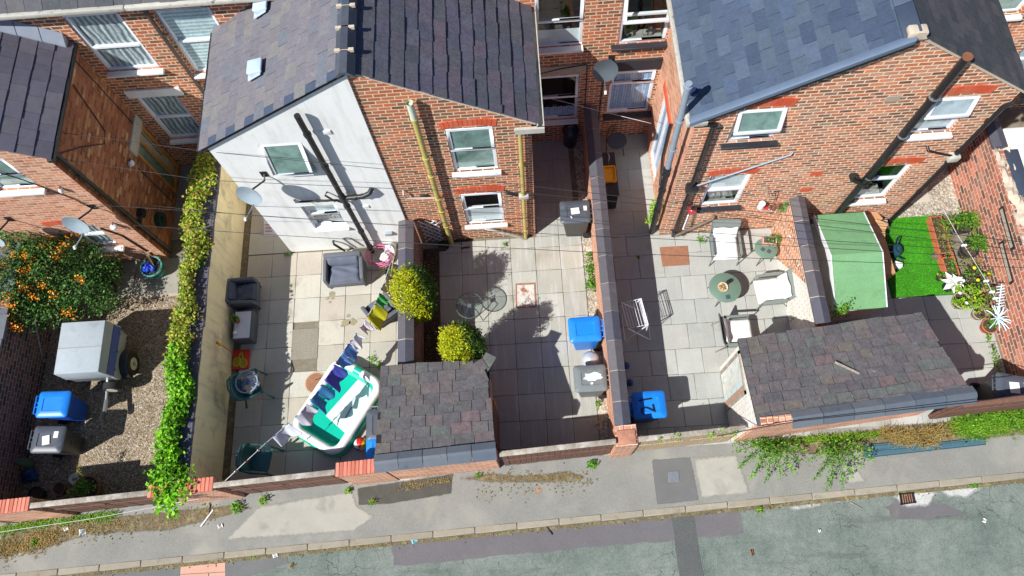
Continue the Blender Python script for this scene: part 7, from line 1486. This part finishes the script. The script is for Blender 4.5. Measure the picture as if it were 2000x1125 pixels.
# ivy
def ivyband(y0, y1, n, xr, sig):
    out = []
    while len(out) < n:
        y = rng.uniform(y0, y1); wv = .12 * math.sin(y * 2.1) + .07 * math.sin(y * 5.3 + 1); u = rng.random()
        if u < .6: x = rng.uniform(-7.76 + wv * .7, xr + .1 * math.sin(y * 3.7) - .08 * max(0, math.sin(y * 1.3))); z = 1.76 + .12 * math.sin((x + 7.9) * 5) + rng.normal(0, .04)
        else: x = -7.78 + wv * .6 + rng.normal(0, .06); z = rng.uniform(.1, 1.75)
        c = np.array((x, y, z)); out.append(c)
    P = np.repeat(np.array(out), 9, 0); return P + rng.normal(0, sig, P.shape)
t = thing('ivy', 'dense ivy climbing over the cream wall, yellowing towards the house', 'ivy', (-7.8, 6, 0))
b = MB(); leaves(b, ivyband(4.6, 9.6, 1150, -7.36, .05), .06, .6, .8); b.build('yellowing_leaves', MT['ivy_y'], t); b = MB(); leaves(b, ivyband(2.1, 4.9, 900, -7.38, .05), .066, .6, .8); b.build('green_leaves', MT['ivy_g'], t)
P = [np.array(at(px + rng.normal(0, 14), py + rng.normal(0, 10), z)) for px, py, z in ((325, 935, 1.8), (318, 958, 1.75), (335, 965, 1.72), (345, 948, 1.8), (330, 978, 1.5), (322, 990, 1.3), (310, 945, 1.7), (345, 920, 1.8)) for _ in range(14)]; P = np.repeat(np.array(P), 8, 0); b = MB(); leaves(b, P + rng.normal(0, .045, P.shape), .07, .6, .8); b.build('hanging_leaves', MT['ivy_g'], t)
b = MB(); rd = random.Random(6)
for i in range(14): y = 2.4 + i * .5; b.tube([(-7.72, y, 0), (-7.72, y + rd.uniform(-.2, .2), .8), (-7.74, y + rd.uniform(-.3, .3), 1.7)], .012, 5)
b.build('stems', MT['stem'], t)
# conifers
def conifer(label, px, py, zc, rx, ry, rz, dark):
    c = at(px, py, zc); t = thing('golden_conifer', label, 'conifer', (c.x, c.y, 0), 'golden conifers in the soil bed')
    bl = [(c.x, c.y, zc, rx, ry, rz)] + [(c.x + rx * .45 * math.cos(a), c.y + ry * .45 * math.sin(a), zc + rng.uniform(-.3, .45) * rz, rx * .6, ry * .6, rz * .6) for a in np.arange(0, 6.2, .9)] + [(c.x + .08, c.y + .05, zc + rz * .75, rx * .42, ry * .42, rz * .42), (c.x + rx * .5, c.y, zc + rz * .4, rx * .45, ry * .4, rz * .5)]
    P = shell(bl, 1500, 17, .035, -.9); Q = []
    for _ in range(110):
        d = rng.normal(0, 1, 3); d[2] = abs(d[2]) * .8 + .1; d /= np.linalg.norm(d); o0 = np.array((c.x, c.y, zc)) + d * np.array((rx, ry, rz)) * 1.0; g = d * .5 + np.array((0, 0, .8)); g /= np.linalg.norm(g); l = rng.uniform(.1, .32)
        for f in np.linspace(0, 1, 16): Q.append(o0 + g * l * f + rng.normal(0, .028 * (1.1 - f), 3))
    P = np.concatenate([P, np.array(Q)]); side = (P[:, 0] - c.x) * .85 + (P[:, 1] - c.y) * .5 - (P[:, 2] - zc) * .12 + rng.normal(0, .06, len(P)); sun_side = side < dark * rx  # gold towards the sun, dark green away: light painted into the leaves
    b = MB(); leaves(b, P[sun_side], .037, .2, .5); b.build('lit_gold_foliage', MT['conifer'], t); b = MB(); leaves(b, P[~sun_side], .037, .2, .5); b.build('shade_side_foliage', MT['conifer_d'], t)
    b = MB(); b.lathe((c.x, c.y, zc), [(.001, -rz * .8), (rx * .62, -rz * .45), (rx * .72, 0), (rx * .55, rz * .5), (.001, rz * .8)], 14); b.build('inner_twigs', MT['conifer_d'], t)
    stems(t, [[(c.x, c.y, 0), (c.x, c.y, .6)]], .05, name='trunk')
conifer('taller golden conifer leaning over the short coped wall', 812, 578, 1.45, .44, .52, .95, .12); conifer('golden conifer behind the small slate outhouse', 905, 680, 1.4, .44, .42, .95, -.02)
# street plants
def tuft(name, label, px, py, n, L, spread, m, z=0, w=.007, group=None, extra=None, leafy=0, cat='weed'):
    c = at(px, py, z); b = MB(); blades(b, c.x, c.y, z, n, L, spread, w)
    if leafy: leaves(b, np.array((c.x, c.y, z + L * .4)) + rng.normal(0, 1, (leafy, 3)) * (L * .35, L * .3, L * .22), .05, .5, .6)
    return tag(b.build(name, MT[m]), label, cat, group)
def arching(label, px, py, sprigs, L, m, seed):
    """tall weed of arching leafy stems fanning away from the wall"""
    rd = random.Random(seed); c = at(px, py); t = thing('weed_clump', label, 'weed', c, 'tall weeds on the pavement'); b = MB()
    for (a, l, hgt) in sprigs:
        d = Vector((math.cos(a), math.sin(a), 0)); pts = [c + d * (l * f) + Vector((0, 0, hgt * math.sin(f * 2.6) + .03)) for f in (0, .2, .4, .6, .8, 1)]; st = MB(); st.tube(pts, .008, 4, r1=.003); st.build('stem', MT['stem'], t)
        P = []
        for k in range(int(150 * l)): f = rd.uniform(.1, 1) * 4.999; i = int(f); q = pts[i].lerp(pts[i + 1], f - i); wd = .1 * (1 - f / 6.5); P.append((q.x + rd.gauss(0, wd), q.y + rd.gauss(0, wd), max(.01, q.z + rd.gauss(0, .05))))
        leaves(b, P, .06, .5, .35)
    b.build('leaves', MT[m], t); return t
arching('lush ferny weed against the pale slatted gates corner', 1500, 868, [(-2.95, .85, .5), (-2.6, .95, .5), (-2.25, .95, .45), (-1.9, .9, .4), (-1.5, .8, .4), (-1.1, .75, .4), (-.7, .7, .4), (-.3, .75, .35), (3.1, .8, .4), (-2.3, .5, .6), (-1.0, .5, .6), (-1.7, .45, .6)], .6, 'weed', 1)
arching('sprawling weed with brown stems in front of the long outhouse', 1618, 868, [(-2.6, .7, .45), (-2.2, .95, .5), (-1.9, 1.05, .45), (-1.6, 1.0, .5), (-1.25, .8, .4), (-.8, .75, .4), (-.5, .9, .4), (-.2, .85, .3), (-1.9, .5, .5), (-1.2, .4, .5)], .6, 'weed', 2)
b = MB()
def strip(b, pts, n, L, m_w=.05):
    for _ in range(n):
        f = rng.random() * (len(pts) - 1); i = int(f); p, q = at(*pts[i]), at(*pts[i + 1]); c = p.lerp(q, f - i); blades(b, c.x + rng.normal(0, m_w), c.y + rng.normal(0, m_w) - .02, 0, 5, L, .8, .006)
strip(b, [(1470, 866), (1600, 856), (1720, 846)], 300, .16, .03); strip(b, [(1860, 835), (1930, 828), (2010, 815)], 620, .3, .1)
o = b.build('verge_grass', MT['grass'], None); o['kind'] = 'stuff'; tag(o, 'green grass growing along the foot of the long outhouse wall', 'grass')
b = MB(); leaves(b, np.array([np.array(at(rng.uniform(1880, 2010), 0, 0)) * 0 + np.array(at(px, 828 - (px - 1930) * .1, .12)) + rng.normal(0, 1, 3) * (.05, .12, .08) for px in rng.uniform(1870, 2015, 900)]), .05, .5, .6); strip(b, [(1880, 832), (2010, 812)], 150, .35, .12); o = b.build('weed_bank', MT['weed']); o['kind'] = 'stuff'; tag(o, 'bright green weeds banked against the right hand gates', 'weeds')
b = MB(); strip(b, [(1715, 848), (1780, 850), (1860, 838)], 170, .32, .06); strip(b, [(1740, 866), (1830, 862)], 50, .26, .05); o = b.build('dry_grass', MT['straw']); o['kind'] = 'stuff'; tag(o, 'dry straw coloured grass between the green verge and the weeds', 'dry grass')
b = MB(); strip(b, [(-10, 1038), (90, 1020), (230, 1004)], 420, .12, .05); o = b.build('verge_grass', MT['grass']); o['kind'] = 'stuff'; tag(o, 'low green growth along the foot of the left street gates', 'grass')
b = MB(); strip(b, [(-10, 1075), (60, 1062), (110, 1045)], 420, .1, .1); strip(b, [(130, 1035), (250, 1025)], 120, .07, .07); strip(b, [(780, 950), (880, 935)], 90, .06, .04); strip(b, [(940, 925), (1160, 935)], 80, .06, .06); o = b.build('dry_moss', MT['straw']); o['kind'] = 'stuff'; tag(o, 'dry yellow moss and straw on the left pavement edge', 'moss')
b = MB(); P = []
for _ in range(900): x = rng.uniform(-12.5, 10.8); P.append((x, kerb_y(x) - .15 - abs(rng.normal(0, .05)), KF + .02))
leaves(b, np.array(P), .035, 1.5, .7); P = []
for (x0, x1, n) in ((0, 430, 500), (930, 1160, 160), (1480, 1900, 200)):
    for _ in range(n): px = rng.uniform(x0, x1); c = at(px, 1060 - px * .145 + (60 if px > 1400 else (40 if px > 900 else 0)) + rng.normal(0, 12)); P.append((c.x, c.y, .014))
leaves(b, np.array(P), .035, 1.5, .7); o = b.build('leaf_litter', MT['plant_d']); o['kind'] = 'stuff'; tag(o, 'dead leaves and grit caught in the gutter and along the walls', 'leaf litter')
for i, (px, py, n, L, m, lb, z, lf) in enumerate(((515, 978, 60, .2, 'grass', 'bright grass tuft under the second boarded gates', 0, 40), (463, 990, 90, .2, 'weed', 'dark green weed at the edge of the litter strip', 0, 120), (728, 982, 26, .2, 'grass', 'spiky weed on the dark pavement patch', 0, 0), (1156, 908, 50, .16, 'weed', 'round green weed under the gates by the brick pier', 0, 90), (70, 1060, 30, .12, 'weed', 'small green weed on the yellow moss at the left', 0, 50), (681, 958, 40, .13, 'grass', 'grass tuft beside the short orange brick wall', 0, 30), (934, 929, 20, .08, 'weed', 'tiny weed at the foot of the small outhouse', 0, 30),
        (1482, 996, 40, .16, 'grass', 'grass tuft in the gutter below the large weeds', KF, 20), (1503, 990, 30, .12, 'straw', 'pale grass tuft in the gutter next to the green one', KF, 0), (1762, 955, 50, .12, 'grass', 'grass along the kerb above the road gully', KF, 0), (1900, 948, 50, .14, 'weed', 'weed in the gutter at the right', KF, 30), (1648, 972, 30, .1, 'straw', 'dry tuft in the gutter right of centre', KF, 0), (495, 1087, 18, .1, 'grass', 'little weed in the gutter near the pink paving', KF, 0), (570, 1105, 40, .1, 'straw', 'straw tuft on the cracked road edge', KF, 0),
        (727, 702, 16, .16, 'weed', 'weed between slabs by the far end of the pool', 0, 20), (741, 714, 20, .14, 'weed', 'green weed by the outhouse corner and pool', 0, 30), (563, 497, 16, .12, 'weed', 'small weed at the white house corner', 0, 14), (1367, 470, 24, .2, 'weed', 'thin green weed on the pale slabs by the white cushioned chair', 0, 20), (986, 478, 10, .1, 'weed', 'tiny weed by the brick house waste pipe', 0, 20), (1247, 502, 8, .06, 'weed', 'flat weed in the shaded strip of the pale yard', 0, 20), (1332, 458, 30, .1, 'plant_d', 'mossy patch of weed at the downpipe foot', 0, 60))):
    tuft('weed', lb, px, py, n, L, .9, m, z, leafy=lf)
for i, (px, py, lb) in enumerate(((1290, 858, 'leftmost sprig on top of the pale slatted gates'), (1320, 853, 'second sprig from the left on the pale slatted gates'), (1388, 850, 'third sprig from the left on the pale slatted gates'), (1408, 843, 'sprig right of centre on the pale slatted gates'), (1432, 848, 'largest sprig at the right end of the pale slatted gates'))):
    c = at(px, py, 1.62); b = MB(); leaves(b, np.array((c.x, c.y, 1.66)) + rng.normal(0, 1, (26, 3)) * (.05, .05, .05), .045, .5, .6); b.tube([(c.x, c.y, 1.6), (c.x + .01, c.y, 1.72)], .004, 4); tag(b.build('sprig', MT['plant_l']), lb, 'weed', 'sprigs on the gate top')
# plants along the gravel strip, pipes and walls
for px, py, r, n, m, lb in ((1152, 525, .1, 70, 'plant', 'upper green plant in the gravel strip by the coped wall'), (1154, 552, .09, 80, 'plant', 'lower green plant in the gravel strip by the coped wall'), (1150, 500, .05, 20, 'plant', 'seedling in the gravel strip above the green plants'), (1168, 790, .05, 16, 'plant', 'seedling in the gravel strip near the grey bin')):
    c = at(px, py, .08); b = MB(); leaves(b, np.array(c) + rng.normal(0, 1, (n * 2, 3)) * (r * .6, r, .05), .05, .6, .7); tag(b.build('ground_plant', MT[m]), lb, 'plant')
def bushy(name, label, c, r, h, n, m, size=.05, extra=None, cat='plant', asp=.6, bl=0, L=.3, group=None):
    t = thing(name, label, cat, (c[0], c[1], 0), group); b = MB(); leaves(b, shell([(c[0], c[1], c[2], r, r, h)], max(8, n // 8), 8, r * .16, -.2, .5), size, .5, asp)
    if bl: blades(b, c[0], c[1], c[2] - h * .4, bl, L, .9, .012)
    b.build('foliage', MT[m], t)
    st = MB(); st.tube([(c[0], c[1], max(0, c[2] - h - .05)), (c[0], c[1], c[2])], .012, 5); st.build('stem', MT['stem'], t)
    if extra:
        fm, k, s = extra; f = MB()
        for _ in range(k): a = rng.uniform(0, 6.28); q = (c[0] + math.cos(a) * r * .7, c[1] + math.sin(a) * r * .7, c[2] + h * .8); f.lathe(q, [(.001, -.01), (s, 0), (s * .5, .015), (.001, .02)], 8)
        f.build('flowers', MT[fm], t)
    return t
pl = lambda k: (PT[k].location.x, PT[k].location.y)
bushy('fern', 'feathery green fern in the tub nearest the house', (*pl('p2'), .48), .26, .2, 280, 'plant', .06, bl=70, L=.4); bushy('leafy_plant', 'long leaved green plant beside the terracotta trough', (*pl('p3'), .55), .28, .2, 120, 'plant', .07, bl=90, L=.5); bushy('flowering_plant', 'plant with yellow flowers in the large black tub', (*pl('p4'), .42), .26, .16, 260, 'plant', .045, ('flower_y', 5, .045)); bushy('leafy_plant', 'bushy lime green plant at the lawn corner', (*pl('p6'), .42), .32, .24, 500, 'plant_l', .06, ('flower_w', 2, .04)); bushy('dry_plant', 'dry brownish plant beside the blue white ornament', (*pl('p7'), .34), .2, .14, 200, 'plant_d', .045)
bushy('spiky_plant', 'spiky rosette in the tilted terracotta pot', (*pl('p8'), .3), .1, .06, 30, 'plant', .05, bl=50, L=.25); bushy('leafy_plant', 'small green plant beside the white star flower', (*pl('p9'), .18), .1, .06, 60, 'plant', .06); bushy('leafy_plant', 'tangled green plant at the north end of the trough', (*pl('p1'), .3), .22, .14, 220, 'plant', .05)
c = pl('trough1'); b = MB(); leaves(b, np.array((c[0], c[1], .27)) + rng.normal(0, 1, (380, 3)) * (.09, .3, .05), .045, .5, .5); blades(b, c[0] + .1, c[1], .2, 60, .25, .9, .008); tag(b.build('trough_plants', MT['plant_d']), 'straggly plants filling the long terracotta trough', 'plant', kind='stuff')
c = pl('trough2'); b = MB(); leaves(b, np.array((c[0], c[1], .25)) + rng.normal(0, 1, (200, 3)) * (.05, .17, .03), .04, .5, .6); tag(b.build('seedlings', MT['plant']), 'green seedlings in the short terracotta trough', 'plant', kind='stuff')
bushy('leafy_plant', 'green plant growing against the wall above the soil pot', (at(1925, 575, .3).x, at(1925, 575, .3).y, .35), .2, .14, 220, 'plant', .05); bushy('leafy_plant', 'lime sprig beside the blue white ornament', (at(1935, 603, .3).x, at(1935, 603, .3).y, .32), .1, .08, 60, 'plant_l', .06); bushy('shrub', 'grey green low mound between the troughs and the wall', (at(1893, 518, .15).x, at(1893, 518, .15).y, .16), .25, .12, 260, 'plant_d', .04)
b = MB(); P = [np.array(at(px, py, .1)) + rng.normal(0, 1, 3) * (.03, .1, .05) for px, py in ((1932, 660), (1940, 685), (1946, 708), (1950, 720)) for _ in range(50)]; leaves(b, np.array(P), .045, .5, .6); tag(b.build('wall_foot_weeds', MT['plant']), 'weeds along the foot of the garden wall near the corner bin', 'weed')
t = thing('climber', 'green climber twined up the foot of the black soil pipe', 'climbing plant', (3.1, YR + .3, 0)); P = np.array([(3.06 + rng.normal(0, .06), YR + .28 + rng.normal(0, .06), rng.uniform(.1, 1.3)) for _ in range(330)]); b = MB(); leaves(b, P, .055, .5, .7); b.build('foliage', MT['plant_l'], t)
t = thing('trailing_flowers', 'trailing plants with lilac flowers along the whitewashed wall', 'flowering plant', (5.9, 6, 0)); b = MB(); f = MB(); f2 = MB()
for px, py in ((1548, 430), (1552, 445), (1556, 462), (1560, 478), (1565, 495), (1570, 515), (1575, 535), (1580, 555), (1584, 570)):
    c = at(px, py, 1.2); leaves(b, np.array(c) + rng.normal(0, 1, (20, 3)) * (.05, .09, .08), .045, .5, .6)
    for _ in range(4): q = c + Vector((rng.normal(0, .07), rng.normal(0, .08), .04)); (f if rng.random() < .6 else f2).lathe(q, [(.001, -.01), (.032, 0), (.001, .012)], 7)
b.build('foliage', MT['plant_l'], t); f.build('lilac_flowers', MT['flower_p'], t); f2.build('white_flowers', MT['flower_w'], t)
c = aty(1534, 402, YR - .1); b = MB(); P = np.array([np.array(c) + (rng.normal(0, .07), rng.normal(0, .03) - .02, rng.uniform(-.25, .2)) for _ in range(140)]); leaves(b, P, .05, .3, .4); tag(b.build('hanging_garland', LM('garland_green', (40, 120, 60), (70, 170, 90))), 'bright green hanging garland next to the pine cones', 'ornament')
b = MB(); leaves(b, SUCC and np.array(SUCC) + rng.normal(0, 1, (90, 3)) * (.09, .05, .03), .05, .6, .6); tag(b.build('succulents', LM('succulent', (60, 90, 84), (96, 130, 120), (80, 150, 60))), 'blue green succulents in the planter box on the small table', 'plant')
b = MB(); c = at(1515, 470, .55); leaves(b, np.array((c.x, c.y, .6)) + rng.normal(0, 1, (110, 3)) * (.08, .08, .06), .05, .6, .6); tag(b.build('pot_plant', MT['plant']), 'green leafy plant at the edge of the small sage table', 'plant')
for px, py, z, n, lb in ((1560, 622, .3, 40, 'small green plant behind the long outhouse roof by the white wall'), (1640, 608, 1.0, 60, 'leafy weed between the green shed and the patchwork slate roof'), (1650, 600, 1.1, 30, 'upright weed at the green shed corner')):
    c = at(px, py, z); b = MB(); leaves(b, np.array(c) + rng.normal(0, 1, (n * 2, 3)) * (.09, .06, .1), .055, .5, .6); b.tube([(c.x, c.y, 0), c], .008, 4); tag(b.build('weed', MT['plant']), lb, 'weed')
c = TP.location; t = bushy('fern', 'dark fern spilling from the shaded terracotta pot', (c.x, c.y, .5), .28, .2, 300, 'weed', .05, bl=40, L=.4); q = at(165, 915, .6); b = MB(); P = [np.array(Vector((c.x, c.y, .5)).lerp(at(153, 908, .75), f)) + rng.normal(0, .03, 3) for f in rng.uniform(.3, 1, 120)]; leaves(b, np.array(P), .045, .5, .5); b.build('pale_frond', MT['plant_d'], t)
c = POT_SIDE.location; bushy('pot_plant', 'dark small plant in the pot on the rattan side table', (c.x, c.y, .62), .1, .07, 110, 'weed', .045)
c = BIGPOT.location; b = MB(); blades(b, c.x, c.y, .26, 20, .25, .9, .008); tag(b.build('tub_plant', MT['weed']), 'sparse shoots in the large black tub', 'plant')
b = MB(); P = [(rng.uniform(-2.58, -2.26), rng.uniform(2.5, 7.5), .03) for _ in range(260)]; leaves(b, np.array(P), .05, 1.5, .6); o = b.build('leaf_litter', MT['plant_d']); o['kind'] = 'stuff'; tag(o, 'dead leaves on the soil bed below the conifers', 'leaf litter')
b = MB(); q = at(385, 340, .8); P = [(rng.uniform(-8.4, -7.9), rng.uniform(8.4, 9.9), rng.uniform(.2, 1.0)) for _ in range(420)]; leaves(b, np.array(P), .06, .5, .6); tag(b.build('shade_shrub', MT['shrub']), 'dark leafy growth in the shaded passage behind the ivy', 'shrub')
bpy.context.view_layer.update()
